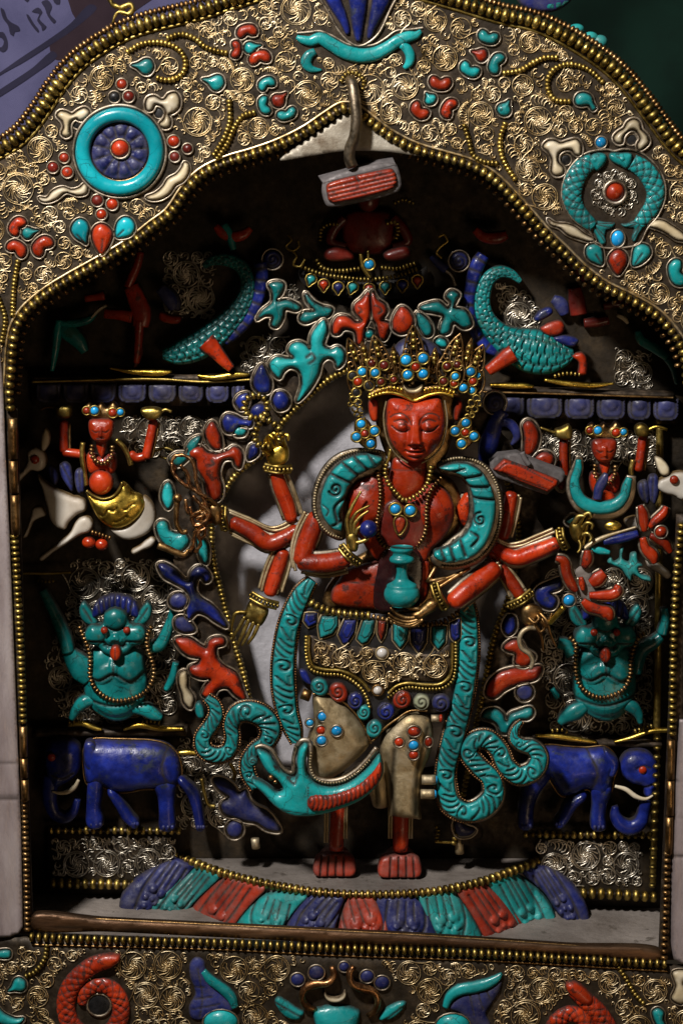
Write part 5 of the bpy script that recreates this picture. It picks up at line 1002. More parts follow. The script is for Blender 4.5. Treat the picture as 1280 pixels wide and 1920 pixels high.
wires(st_, [[(579, 1192), (579, 1225), (586, 1248), (606, 1255), (640, 1258), (664, 1268), (684, 1284), (692, 1296)], [(728, 1300), (742, 1287), (762, 1281), (800, 1284), (826, 1282), (842, 1268), (847, 1240), (847, 1205)]], TD - 15, 3.6, 'brass', 'skirt_hem')
beads(st_, [(574, 1194), (574, 1228), (582, 1254), (604, 1263), (640, 1266), (660, 1276), (678, 1292), (688, 1310), (692, 1325)], TD - 12, 4.4, 'brass', sp=6.4, squash=.75); beads(st_, [(728, 1308), (744, 1296), (764, 1289), (800, 1292), (830, 1290), (848, 1276), (854, 1245), (854, 1205)], TD - 12, 4.4, 'brass', sp=6.4, squash=.75)
cab('pearl', 716, 1224, TD - 14, 10.5, 'pearl', st_, h=10, rim='gilt_silver'); cab('pearl', 708, 1294, TD - 12, 9, 'pearl', st_, h=9, rim='bronze')
for o, m in (([(603, 1155), (633, 1154), (634, 1172), (624, 1188), (600, 1197), (597, 1174)], 'turquoise'), ([(646, 1162), (668, 1162), (664, 1186), (652, 1205), (643, 1208), (634, 1190)], 'lapis'), ([(681, 1162), (703, 1162), (699, 1186), (689, 1203), (678, 1208), (669, 1198)], 'turquoise'), ([(709, 1163), (724, 1164), (721, 1188), (714, 1203), (708, 1188)], 'coral'), ([(737, 1168), (766, 1170), (762, 1200), (750, 1217), (737, 1200)], 'turquoise'), ([(769, 1172), (800, 1174), (797, 1205), (785, 1225), (771, 1205)], 'lapis'), ([(809, 1174), (836, 1174), (834, 1204), (821, 1219), (809, 1202)], 'turquoise'), ([(843, 1168), (862, 1160), (862, 1194), (852, 1204), (845, 1194)], 'lapis'), ([(573, 1150), (594, 1150), (594, 1168), (578, 1176), (570, 1164)], 'lapis')):
    q = relief('pendant_stone', o, TD - 12, 5, m, st_, r=5, g=2.4, sharp=True, side=9, gr=[]); c_ = np.mean(o, 0)
    relief('pendant_facet', [tuple(c_ + (np.array(p) - c_) * .66 + np.array([1.5, -3])) for p in o], TD - 17, 2, 'turquoise' if m == 'turquoise' else m, q, r=3, g=2.6, sharp=True, side=3); rim(q, o, TD - 10, 2.4, 1.5, 'gilt_silver', sharp=True, fwd=0)
def swirl(u, v, r, mat, d, rot=0, L_=0.0):
    sp_ = [(u + rr * math.cos(a + rot), v + rr * math.sin(a + rot)) for a, rr in zip(np.linspace(0, 8.6, 26), np.linspace(r * .08, r * .82, 26))]
    o = [(u + r * (1 + L_ * max(0, math.cos(a - rot)) ** 2) * math.cos(a), v + r * (1 + L_ * max(0, math.cos(a - rot)) ** 2) * math.sin(a)) for a in np.linspace(0, 6.283, 18, endpoint=False)]
    return relief('swirl_stone', o, d, 9, mat, st_, g=1.9, gr=[(sp_, 1.5, 3.6)], side=8)
for (u, v, r, m, rot, L_) in ((598, 1286, 16, 'turquoise', .9, .3), (633, 1296, 17, 'coral', 1.0, .35), (666, 1313, 15, 'lapis', 1.6, .2), (682, 1334, 13, 'turquoise', 1.6, .3), (702, 1364, 15, 'turquoise', 1.9, .35), (723, 1334, 17, 'lapis', 2.6, 0), (754, 1311, 17, 'coral', 2.4, .15), (790, 1316, 16, 'jade_grey', .4, 0), (826, 1318, 17, 'lapis_dusty', 0, .1)): swirl(u, v, r, m, TD - 14, rot, L_)
relief('lapis_leaf', [(562, 1256), (572, 1256), (582, 1272), (584, 1284), (572, 1280), (564, 1270)], TD - 8, 6, 'lapis', st_)
beads(st_, [(584, 1130), (600, 1140), (622, 1147), (650, 1151), (690, 1154)], TD - 12, 9, 'brass', sp=11.5, squash=.56, each=True, name='belt'); beads(st_, [(700, 1156), (740, 1166), (790, 1172), (830, 1166), (856, 1150)], TD - 10, 6.5, 'bronze', sp=8.4, squash=.6)
# ---- torso
relief('belly', [(622, 1108), (634, 1090), (652, 1068), (690, 1056), (722, 1048), (770, 1050), (802, 1050), (804, 1090), (800, 1120), (782, 1136), (740, 1144), (690, 1141), (645, 1137), (622, 1128)], TD - 4, 16, 'coral', st_, g=4, side=40, gr=[([(650, 1088), (722, 1094)], 1.0, 1)])
relief('chest', [(650, 935), (658, 913), (680, 896), (712, 890), (736, 905), (760, 915), (790, 905), (826, 912), (846, 935), (851, 960), (846, 985), (828, 1012), (808, 1032), (798, 1052), (760, 1058), (722, 1054), (700, 1046), (676, 1010), (656, 978)], TD - 8, 14, 'coral', st_, g=4, side=40,
       hf=lambda u, v: 11 * np.exp(-((u - 684) ** 2 + (v - 944) ** 2) / 900) + 13 * np.exp(-((u - 822) ** 2 + (v - 958) ** 2) / 1050) - 4 * np.exp(-((u - 750) / 14) ** 2) * (v > 930), gr=[([(738, 930), (742, 1000), (760, 1040)], 5, 3)])
relief('neck', [(738, 858), (796, 858), (800, 880), (797, 905), (784, 928), (758, 940), (738, 928), (728, 908), (732, 880)], TD - 10, 15, 'coral', st_, g=3.4, side=40, gr=[([(736, 880), (798, 880)], 1.2, 1.2)])
relief('lacquer_panel', [(712, 1048), (724, 1030), (752, 1024), (780, 1030), (792, 1050), (790, 1100), (784, 1138), (752, 1146), (704, 1142), (700, 1110), (706, 1076)], TD - 22, 3, 'lacquer', st_, g=4, side=30, edge_grime=0); relief('lacquer_panel', [(724, 944), (744, 936), (762, 944), (782, 940), (796, 962), (798, 1000), (782, 1026), (752, 1030), (724, 1022), (712, 996), (714, 966)], TD - 23, 5, 'garnet_shaded_coral', st_, g=4, side=20, edge_grime=.5)
relief('torso_backing', [(640, 930), (680, 884), (740, 880), (800, 884), (850, 905), (866, 960), (850, 1010), (815, 1050), (812, 1130), (760, 1150), (660, 1146), (606, 1136), (612, 1105), (660, 1052), (690, 1030), (650, 985)], TD + 16, 4, 'bronze', st_, g=8, side=20, edge_grime=.6)
# ---- head
FD = 62
def face(u, v):
    x = (u - 777) / 52.0; y = (v - 806) / 58.0; G_ = lambda cx, cy, sx, sy: np.exp(-((x - cx) / sx) ** 2 - ((y - cy) / sy) ** 2)
    nw = .12 + .10 * np.clip((y + .45) / .85, 0, 1); nose = 1 / (1 + np.exp((np.abs(x) - nw) / .025)) * np.clip((y + .62) / .35, 0, 1) / (1 + np.exp((y - .40) / .025))
    h = nose * (6 + 9 * np.clip((y + .5) / .85, 0, 1)) + 3 * (G_(-.17, .35, .07, .06) + G_(.17, .35, .07, .06))
    for s in (-1, 1):
        h += 7.5 * G_(s * .47, -.17, .25, .13) - 4.5 * G_(s * .27, -.12, .08, .22) + 3.0 * G_(s * .48, -.47, .30, .10) + 5 * G_(s * .50, .30, .24, .24) - 2.5 * G_(s * .34, .50, .07, .16)
    h += 5 * G_(0, .585, .24, .05) + 5.5 * G_(0, .74, .20, .06) - 4 * G_(0, .655, .28, .028) + 6 * G_(0, .95, .24, .10) - 2.5 * G_(0, .48, .06, .05) + 2.5 * G_(0, -.75, .5, .25)
    return h
ar = lambda s_: [([(777 + s_ * 8, 792), (777 + s_ * 12, 781), (777 + s_ * 24, 772), (777 + s_ * 38, 774), (777 + s_ * 46, 780)], 1.3, 1.8), ([(777 + s_ * 12, 803), (777 + s_ * 22, 806), (777 + s_ * 34, 803), (777 + s_ * 43, 796)], 1.5, 3.4), ([(777 + s_ * 13, 790), (777 + s_ * 25, 783), (777 + s_ * 39, 787)], 1.2, 1.2), ([(777 + s_ * 7, 829), (777 + s_ * 12, 832)], 1.5, 2)]
relief('head', [(729, 748), (752, 745), (776, 751), (802, 746), (824, 746), (831, 765), (834, 790), (830, 815), (822, 834), (808, 850), (792, 861), (777, 865), (762, 861), (746, 848), (732, 828), (725, 805), (723, 780)], FD, 22, 'coral', st_, r=34, g=1.75, side=36, hf=face, gr=ar(1) + ar(-1) + [([(760, 841), (768, 844.5), (777, 843.5), (786, 844.5), (795, 840.5)], 1.4, 3.4), ([(766, 853), (777, 856), (788, 853)], 1.6, 1.5)], edge_grime=.8)
relief('head_backing', [(700, 745), (720, 725), (776, 715), (835, 728), (856, 748), (850, 800), (838, 850), (815, 880), (780, 885), (742, 880), (722, 850), (706, 800)], FD + 30, 6, 'bronze', st_, g=7, side=12); relief('hair_dome', [(736, 660), (748, 642), (775, 632), (806, 640), (828, 660), (830, 690), (780, 700), (734, 694)], FD + 24, 22, 'lapis_dusty', st_, g=4, side=14)
wires(st_, [[(724, 752), (719, 780), (722, 810), (730, 835), (746, 856), (764, 868)], [(833, 750), (838, 785), (834, 815), (826, 838), (808, 858), (790, 868)]], FD, 1.8, 'gilt_silver', 'head_setting')
for o in ([(691, 752), (699, 746), (707, 750), (709, 775), (706, 790), (698, 790), (692, 778)], [(853, 760), (858, 748), (865, 750), (867, 762), (861, 780), (858, 789), (851, 787), (850, 775)]): relief('ear', o, FD + 10, 8, 'coral', st_, g=2.4)
# earrings: four blue stones about a red one, on curled gold wire
for fl, ctr in (([(677, 795), (702, 808), (668, 819), (695, 832)], (684, 813)), ([(873, 793), (853, 808), (888, 818), (865, 832)], (872, 811))):
    er = relief('earring', [(fl[0][0] - 10, fl[0][1] - 8), (fl[0][0] + 10, fl[0][1] - 8), (ctr[0] + 14, ctr[1] - 12), (ctr[0] + 20, ctr[1] + 4), (fl[3][0] + 10, fl[3][1] + 8), (fl[3][0] - 8, fl[3][1] + 10), (ctr[0] - 16, ctr[1] + 12), (ctr[0] - 20, ctr[1])], FD + 8, 2, 'bronze', st_, g=4)
    for (u, v) in fl: cab('turquoise_bead', u, v, FD + 3, 8.2, 'sky_turquoise', er, rim='brass', rw=1.8, sub=er, na=14)
    cab('coral_bead', *ctr, FD + 3, 7, 'coral', er, rim='brass', rw=1.8, sub=er, na=14)
for cx, s_ in ((668, 1), (886, -1)):
    L = [curl((cx + a * s_, v), r, q, 5.6, .6, s_) for a, v, r, q in ((-6, 748, 8, 0), (4, 756, 9, 2), (-4, 766, 8, 4), (8, 768, 7, 1), (2, 778, 6, 3), (-12, 757, 6, 5), (10, 782, 6, 0), (-10, 740, 4, 0))]
    join_tubes('ear_wirework', [(PA(l, FD + 4 + i), 2.0 * K(60), False) for i, l in enumerate(L)], 'brass', st_, n=6, stuff=True)
# ---- crown
CDp = FD - 10
relief('crown_band', [(688, 742), (704, 728), (726, 722), (750, 722), (776, 728), (804, 722), (832, 722), (852, 730), (862, 742), (845, 744), (820, 739), (800, 742), (776, 752), (752, 742), (730, 738), (708, 742), (694, 750)], CDp + 4, 5, 'bronze', st_, g=3.2, side=20)
tube('crown_rim', [(690, 746), (706, 740), (728, 736), (750, 740), (764, 746), (776, 751), (790, 746), (806, 740), (828, 737), (850, 743)], CDp - 1, 3.2, 'gilt_bright', st_, n=8)
beads(st_, [(694, 740), (712, 732), (732, 727), (752, 730)], CDp - 3, 4.6, 'gilt_bright', sp=7); beads(st_, [(796, 732), (812, 728), (834, 730), (850, 736)], CDp - 3, 4.6, 'gilt_bright', sp=7)
def crown_leaf(tip, base, wd, seed, d, bend=0):
    tip, base = np.array(tip, float), np.array(base, float); ax = base - tip; L_ = np.linalg.norm(ax); ax /= L_; px = np.array([-ax[1], ax[0]])
    at_ = lambda a, b: tuple(tip + ax * L_ * a + px * (b * wd + bend * math.sin(a * 3.14)))
    o = [at_(0, 0), at_(.12, .28), at_(.3, .55), at_(.5, .72), at_(.7, 1), at_(.88, .95), at_(1, .7), at_(1, -.7), at_(.88, -.95), at_(.7, -1), at_(.5, -.72), at_(.3, -.55), at_(.12, -.28)]
    oc_ = np.mean(o, 0); cl_ = relief('crown_leaf', [tuple(oc_ + (np.array(x) - oc_) * np.array([.80, .92])) for x in o], d + 3, 2, 'dark_plate', st_, g=4, side=6, edge_grime=.7); q = random.Random(seed); it = []
    for a, b, r in ((.2, .0, 4), (.3, .32, 5), (.3, -.32, 5), (.47, .5, 6), (.47, -.5, 6), (.66, .72, 6), (.66, -.72, 6), (.85, .55, 7), (.85, -.55, 7), (.6, 0, 5)):
        it.append((PA(curl(at_(a, b), r, q.uniform(0, 6), 5.2, .6, 1 if b > 0 else -1), d - 2), 1.7 * K(d), False))
    for s_ in (1, -1): it.append((PA(crom([at_(a, s_ * b) for a, b in ((0, 0), (.12, .28), (.3, .55), (.5, .72), (.7, 1), (.88, .95), (1, .7))], False, 3), d - 1), 2.0 * K(d), False)); it.append((PA(crom([at_(a, s_ * b) for a, b in ((.08, .1), (.25, .16), (.45, .2), (.6, .16))], False, 3), d - 3), 1.6 * K(d), False))
    join_tubes('leaf_wirework', it, 'bronze', cl_, n=6, stuff=True)
    for a in (.16, .28, .4): p_ = at_(a, 0); blob('leaf_bead', p_[0], p_[1], d - 4, 5, 5, 5, 'brass', cl_, n=8)
    return cl_
crown_leaf((774, 610), (777, 712), 27, 1, CDp - 4); crown_leaf((737, 650), (744, 724), 13, 11, CDp + 10); crown_leaf((816, 652), (808, 724), 13, 12, CDp + 10); crown_leaf((678, 640), (700, 730), 12, 13, CDp + 16); crown_leaf((884, 634), (860, 730), 12, 14, CDp + 16); crown_leaf((700, 628), (714, 722), 26, 2, CDp + 6, -4); crown_leaf((652, 634), (682, 735), 26, 3, CDp + 22, -4); crown_leaf((862, 626), (842, 720), 26, 4, CDp + 6, 4); crown_leaf((905, 646), (878, 735), 26, 5, CDp + 22, 4)
for (u, v, r, m, dd) in ((761, 675, 10, 'sky_turquoise', -8), (793, 672, 9.5, 'sky_turquoise', -8), (764, 703, 9, 'sky_turquoise', -9), (793, 701, 9, 'sky_turquoise', -9), (779, 688, 8, 'coral', -10), (679, 697, 8, 'sky_turquoise', 14), (703, 699, 8, 'sky_turquoise', 4), (697, 681, 7.5, 'garnet_shaded_coral', 6), (720, 685, 8, 'garnet_shaded_coral', 2), (671, 716, 8, 'coral', 14), (838, 687, 7.5, 'garnet_shaded_coral', 2), (857, 684, 7, 'garnet_shaded_coral', 6), (853, 706, 7, 'sky_turquoise', 2), (882, 697, 8.5, 'sky_turquoise', 12), (894, 704, 6.5, 'sky_turquoise', 18), (886, 715, 7, 'coral', 12), (831, 715, 7, 'garnet_shaded_coral', 0), (851, 719, 6.5, 'coral', 4), (868, 727, 8, 'sky_turquoise', 8), (884, 732, 6.5, 'sky_turquoise', 14), (661, 705, 7.5, 'black_pitch', 18), (692, 723, 8, 'black_pitch', 6), (668, 736, 7, 'black_pitch', 16), (714, 716, 6.5, 'garnet_shaded_coral', 0), (738, 712, 6, 'garnet_shaded_coral', -4)):
    cab({'coral': 'coral_bead', 'garnet_shaded_coral': 'garnet_bead', 'black_pitch': 'empty_socket'}.get(m, 'turquoise_bead'), u, v, CDp + dd, r, m, st_, rim='brass', rw=2.0, na=14, h=2 if m == 'black_pitch' else None)
relief('crown_crescent', [(756, 722), (764, 728), (778, 729), (792, 722), (792, 732), (784, 738), (766, 738), (757, 731)], CDp - 8, 4, 'gilt_silver', st_, g=2.4)
# ---- shoulder scarves on bronze plates with beaded edge
for out, pl, edge, gr in (([(717, 859), (699, 852), (680, 851), (658, 856), (634, 870), (614, 894), (602, 924), (601, 954), (609, 976), (625, 992), (640, 996), (643, 984), (637, 968), (644, 948), (650, 926), (659, 905), (682, 886), (709, 874)], [(722, 850), (700, 843), (660, 842), (625, 856), (600, 884), (586, 920), (584, 955), (594, 985), (615, 1005), (640, 1014), (655, 1000), (645, 960), (665, 905), (720, 880)], [(715, 848), (690, 844), (660, 847), (630, 860), (606, 886), (592, 920), (590, 955), (600, 982), (620, 1002), (640, 1008)],
                           [([(690, 852), (704, 872)], 2, 4), ([(664, 856), (688, 880)], 2.2, 5), ([(642, 867), (672, 892)], 2.2, 5), ([(622, 888), (656, 904)], 2, 4), ([(629 + r * math.cos(a), 915 + r * math.sin(a)) for a, r in zip(np.linspace(0, 9, 22), np.linspace(2, 13, 22))], 1.7, 4), ([(648, 930), (628, 950), (632, 975)], 2, 4), ([(625, 984), (640, 976)], 2, 4), ([(605, 945), (616, 955), (612, 965)], 1, 1.5)]),
                          ([(823, 877), (846, 869), (876, 869), (902, 884), (920, 912), (929, 946), (925, 985), (910, 1021), (889, 1043), (858, 1054), (830, 1054), (812, 1042), (814, 1032), (832, 1027), (856, 1014), (877, 994), (886, 968), (886, 939), (878, 910), (862, 891), (840, 884)], [(818, 870), (845, 858), (880, 858), (912, 872), (934, 905), (944, 948), (939, 992), (922, 1030), (896, 1056), (860, 1068), (826, 1066), (806, 1048), (835, 1018), (872, 985), (878, 940), (866, 900), (825, 886)], [(830, 864), (855, 859), (882, 861), (910, 876), (930, 908), (938, 948), (934, 990), (918, 1026), (893, 1050), (860, 1062), (830, 1062)],
                           [([(846, 884), (870, 878)], 2, 3), ([(868, 896), (902, 890)], 2.2, 5), ([(878, 912), (914, 912)], 2.2, 5), ([(884, 932), (924, 936)], 2.2, 5), ([(899 + r * math.cos(a), 972 + r * math.sin(a)) for a, r in zip(np.linspace(2, 11, 22), np.linspace(2, 13, 22))], 1.7, 4), ([(882, 996), (896, 1006), (884, 1022)], 2, 4), ([(862, 1012), (872, 1040)], 2.2, 5), ([(842, 1024), (852, 1050)], 2.2, 5), ([(826, 1030), (834, 1050)], 2.2, 4)])):
    s_ = relief('shoulder_scarf', out, TD - 26, 14, 'turquoise', st_, r=13, g=2.0, side=14, gr=[(l_, w_ * 1.45, dp_ * 1.7) for l_, w_, dp_ in gr], edge_grime=.9); relief('scarf_backing', pl, TD - 12, 2, 'rim_silver', s_, g=6, side=10); beads(s_, edge, TD - 16, 3.0, 'gilt_silver', sp=5.2, squash=.8)
# ---- long scarves falling at both sides
def scarf(pts, d, mat='turquoise', hb=12, per=13, wb=5, nm='falling_scarf', pat='curl', slant=.9):
    s_ = ribbon(nm, pts, d, hb, mat, st_, pat, per=per, amp=.55, step=1.8, nq=18, side=10, slant=slant); ribbon('scarf_backing', [(p[0], p[1], p[2] + wb) for p in pts], d + 9, 2, 'rim_silver', s_, step=4, nq=6, side=6)
    c_ = crom([p[:2] for p in pts], False, 5); ww = np.interp(np.linspace(0, 1, len(c_)), np.linspace(0, 1, len(pts)), [p[2] for p in pts]) + wb - 2; t_ = np.gradient(c_, axis=0); t_ /= np.linalg.norm(t_, axis=1)[:, None]; n_ = np.stack([-t_[:, 1], t_[:, 0]], 1)
    for sg in (1, -1): beads(s_, c_ + n_ * ww[:, None] * sg, d + 4, 2.4, 'copper_wire', sp=5.0, squash=.85)
    return s_
scarf([(585, 1088, 8), (568, 1110, 15), (553, 1140, 17), (541, 1175, 18), (534, 1215, 19), (531, 1255, 20), (533, 1300, 20), (540, 1340, 17), (550, 1370, 14), (556, 1392, 8)], TD - 2)
scarf([(872, 1118, 10), (876, 1150, 15), (878, 1190, 17), (877, 1235, 18), (870, 1290, 18), (860, 1340, 19), (846, 1395, 19), (836, 1440, 17), (836, 1480, 17), (846, 1508, 17), (872, 1522, 16), (902, 1516, 19), (924, 1492, 19), (920, 1460, 17), (896, 1436, 15), (878, 1410, 15), (888, 1390, 15), (912, 1386, 16), (934, 1406, 15), (948, 1436, 15), (972, 1454, 16), (1000, 1444, 16), (1010, 1420, 15), (998, 1402, 13), (976, 1396, 10), (963, 1384, 8), (966, 1366, 5), (977, 1353, 1.5)], TD - 4)
scarf([(388, 1308, 6), (402, 1322, 10), (405, 1342, 12), (394, 1362, 12), (380, 1384, 13), (384, 1406, 13), (406, 1416, 13), (428, 1408, 12), (436, 1384, 11), (434, 1358, 13), (446, 1338, 16), (470, 1334, 18), (496, 1346, 18), (508, 1368, 17), (498, 1392, 13), (478, 1406, 11), (464, 1428, 11), (466, 1452, 11), (480, 1476, 9)], TD - 6)
relief('scarf_tip', [(367, 1320), (374, 1316), (382, 1328), (382, 1345), (372, 1346), (366, 1335)], TD - 4, 6, 'turquoise', st_)
# the beast-headed end of the scarf sweeping across the knees
BD = TD - 44
bs_ = relief('scarf_end', [(482, 1405), (494, 1407), (506, 1415), (514, 1428), (522, 1440), (538, 1453), (552, 1458), (557, 1448), (556, 1422), (561, 1402), (572, 1392), (578, 1396), (576, 1412), (574, 1430), (576, 1450), (590, 1467), (612, 1474), (640, 1471), (668, 1456), (694, 1432), (711, 1413), (717, 1428), (718, 1450), (702, 1478), (676, 1500), (640, 1516), (606, 1526), (575, 1530), (543, 1527), (516, 1512), (494, 1489), (472, 1466), (473, 1459), (488, 1463), (504, 1473), (520, 1484), (530, 1479), (521, 1463), (502, 1448), (488, 1426)], BD, 16, 'turquoise', st_, r=15, g=3.0, side=14, gr=[([(538, 1455), (552, 1466), (558, 1452)], 2.5, 4), ([(512, 1425), (516, 1438), (528, 1448)], 1.2, 2), ([(578, 1470), (577, 1524)], 1.0, 1.2), ([(530, 1515), (575, 1522)], 1.2, 1)], bumps=[(517, 1472, 9, 4)])
relief('coral_comb', [(575, 1508), (577, 1494), (588, 1487), (615, 1487), (645, 1480), (672, 1467), (696, 1446), (712, 1428), (717, 1442), (710, 1465), (692, 1484), (666, 1500), (636, 1511), (604, 1520), (584, 1519)], BD - 10, 14, 'coral', st_, r=11, g=2.2, side=14, gr=[([(584 + i * 8.6 + 3, 1484 - max(0, i - 4) ** 1.55 * 1.0), (590 + i * 8.6, 1502 - max(0, i - 4) ** 1.5 * 1.1), (584 + i * 8.6, 1522 - max(0, i - 4) ** 1.5 * 1.0)], 1.3, 3.4) for i in range(15)])
tube('scarf_edge', [(556, 1400, BD + 6), (566, 1388, BD + 6), (580, 1390, BD + 6), (582, 1410, BD + 2), (580, 1436, BD + 2), (588, 1456, BD), (612, 1464, BD), (642, 1460, BD), (668, 1444, BD), (690, 1422, BD), (706, 1402, BD)], 0, 5, 'rim_silver', st_, n=8); beads(bs_, [(583, 1412), (582, 1438), (592, 1460), (614, 1468), (643, 1464), (670, 1448), (692, 1426)], BD - 4, 2.8, 'gilt_silver', sp=5.4, squash=.8)
tube('scarf_edge', [(478, 1402, BD + 6), (490, 1398, BD + 6), (508, 1406, BD + 6), (520, 1424, BD + 6), (532, 1442, BD + 6), (548, 1448, BD + 6), (551, 1420, BD + 6), (556, 1398, BD + 6)], 0, 4.5, 'rim_silver', st_, n=8)
for (u, v, r) in ((508, 1458, 6), (516, 1466, 4)): blob('eye_bead', u, v, BD - 12, r, r, r, 'copper_wire', bs_)
relief('scarf_curl', ell(474, 1428, 9), BD - 6, 6, 'turquoise', bs_, g=2, gr=[([(474 + r * math.cos(a), 1428 + r * math.sin(a)) for a, r in zip(np.linspace(0, 8, 18), np.linspace(1, 7, 18))], 1.4, 3)])
# ---- arms: coral bars in gilt channels
def arm(pts, r, chan=None, nm='arm'):
    a = tube(nm, pts, 0, r, 'coral', st_, n=14, step=4, round_ends=True)
    ribbon('arm_setting', [(p[0], p[1], (r[i] if hasattr(r, '__len__') else r) + 5, p[2] + 7) for i, p in enumerate(pts)], 0, 3, 'rim_silver', a, step=5, nq=6, side=8)
    for c_ in chan or []:
        for o_ in (-3.4, 3.4): tube('arm_channel', [(p[0] + o_ * .6, p[1] + o_ * .8, p[2]) for p in c_], 0, 3.3, 'gilt_silver', a, n=6)
    return a
arm([(594, 968, 104), (582, 1000, 100), (571, 1030, 96), (566, 1052, 92)], [16, 18, 18, 17], [[(574, 962, 106), (556, 1000, 104), (548, 1040, 100), (552, 1068, 96)]]); arm([(566, 1054, 92), (590, 1056, 84), (620, 1054, 74), (648, 1048, 64)], [17, 18, 18, 16], [[(570, 1074, 96), (610, 1078, 86), (650, 1070, 72)]], 'forearm')
arm([(438, 980, 128), (470, 996, 126), (505, 1018, 122), (530, 1010, 122), (557, 995, 122)], [13, 15, 16, 15, 14], [[(428, 958, 128), (470, 975, 128), (510, 992, 126), (530, 988, 124), (556, 972, 124)], [(432, 1000, 132), (480, 1022, 132), (515, 1036, 130)]])
arm([(518, 888, 118), (526, 915, 118), (538, 945, 120), (546, 972, 122)], [12, 14, 14, 12], [[(536, 886, 120), (546, 908, 122), (558, 940, 124), (566, 966, 124)], [(508, 892, 124), (520, 930, 124), (532, 970, 126)]])
arm([(531, 1036, 126), (524, 1060, 124), (514, 1088, 120), (506, 1112, 116)], [13, 14, 14, 12], [[(512, 1036, 126), (498, 1070, 124), (488, 1106, 120)], [(548, 1034, 126), (538, 1070, 124), (526, 1108, 120)]])
arm([(926, 1066, 100), (900, 1088, 88), (872, 1110, 74), (850, 1128, 66)], [17, 19, 19, 17], [[(934, 1056, 104), (934, 1070, 104), (900, 1108, 98), (866, 1144, 88)]], 'forearm')
for i, (a, b) in enumerate((((880, 1064), (812, 1108)), ((872, 1070), (806, 1098)), ((866, 1078), (804, 1090)), ((818, 1060), (800, 1092)))): tube('arm_strut', [(*a, 96), (*b, 84)], 0, 4, 'bronze', st_, n=8, step=12)
arm([(928, 1026, 118), (945, 1038, 116), (966, 1046, 112), (1000, 1036, 104), (1042, 1019, 96)], [11, 14, 16, 15, 13], [[(932, 1012, 118), (955, 1022, 118), (975, 1020, 116), (1005, 1008, 110), (1038, 994, 104)]])
arm([(958, 928, 122), (953, 955, 122), (948, 985, 122), (942, 1006, 122)], [13, 13, 13, 11], [[(974, 930, 124), (966, 970, 124), (956, 1004, 124)]])
arm([(920, 1036, 126), (928, 1048, 126), (932, 1064, 124)], [8, 9, 8], None, 'upper_arm'); arm([(938, 1062, 124), (950, 1080, 120), (964, 1100, 116), (974, 1116, 112)], [10, 12, 12, 11], [[(950, 1060, 124), (966, 1080, 120), (984, 1106, 116)], [(932, 1074, 128), (946, 1098, 124), (958, 1122, 120)]])
arm([(880, 930, 112), (868, 960, 112), (884, 990, 114)], [12, 14, 10], None, 'upper_arm')
# bracelets
def bracelet(c, a, L_, d, r=4.6, bow=5):
    q = [(c[0] - math.cos(a) * L_, c[1] - math.sin(a) * L_, d + 4), (c[0] + math.sin(a) * -bow * .6, c[1] + math.cos(a) * bow * .6, d - 8), (c[0] + math.cos(a) * L_, c[1] + math.sin(a) * L_, d + 4)]
    b = tube('bracelet', [(x + math.sin(a) * 6, y - math.cos(a) * 6, z) for x, y, z in q], 0, 3.4, 'brass', st_, n=8); tube('bracelet_rim', [(x - math.sin(a) * 6, y + math.cos(a) * 6, z) for x, y, z in q], 0, 2.8, 'brass', b, n=8); beads(b, q, d, r, 'brass', sp=r * 1.5, squash=.7); return b
bracelet((420, 972), 1.45, 22, 118); bracelet((521, 878), .06, 25, 108); bracelet((495, 1126), .38, 27, 104); bracelet((656, 1040), .75, 24, 50); bracelet((824, 1118), 1.15, 26, 54); bracelet((1054, 1010), 1.25, 20, 88); bracelet((975, 1124), -.55, 26, 102)
# ---- hands (gilt), each with palm and five fingers
def hand(palm, d, fingers, thumb, mat='brass', r=4.2, h=9):
    p_ = relief('hand', palm, d, h, mat, st_, g=3, side=10, edge_grime=.4)
    for f in fingers: tube('finger', f, d - 3, [r, r, r * .85, r * .6], mat, p_, n=8, step=3, round_ends=True)
    tube('thumb', thumb, d - 5, [r * 1.1, r, r * .7], mat, p_, n=8, step=3, round_ends=True); return p_
hand([(469, 1128), (483, 1134), (503, 1144), (500, 1158), (488, 1174), (470, 1168), (456, 1158), (461, 1142)], 106, [[(459, 1157), (449, 1175), (440, 1190), (436, 1202)], [(467, 1161), (457, 1184), (448, 1204), (446, 1210)], [(476, 1166), (465, 1190), (456, 1206), (454, 1210)], [(485, 1170), (475, 1192), (467, 1204), (465, 1207)]], [(460, 1148), (442, 1150), (436, 1166), (434, 1184)])
hand([(500, 846), (512, 838), (532, 830), (541, 842), (540, 862), (530, 872), (510, 874), (500, 862)], 104, [[(503, 846), (498, 826, 96), (506, 816, 90), (512, 822, 86)], [(512, 840), (506, 822, 92), (514, 812, 88), (520, 820, 86)], [(522, 836), (516, 818, 92), (526, 812, 88), (530, 820, 86)], [(534, 834), (530, 818, 92), (540, 816, 88), (540, 826, 86)]], [(504, 852), (492, 840, 90), (500, 830, 84)], 'gilt_bright')
hand([(390, 948), (402, 942), (416, 952), (416, 978), (404, 986), (392, 976)], 112, [[(394, 950), (380, 944, 100), (376, 952, 96), (384, 958, 96)], [(392, 960), (378, 956, 100), (374, 964, 96), (382, 968, 96)], [(392, 968), (380, 968, 100), (376, 976, 96), (384, 978, 96)], [(396, 978), (386, 982, 100), (382, 988, 96), (390, 990, 96)]], [(402, 946), (392, 936, 100), (382, 938, 96)], 'bronze')
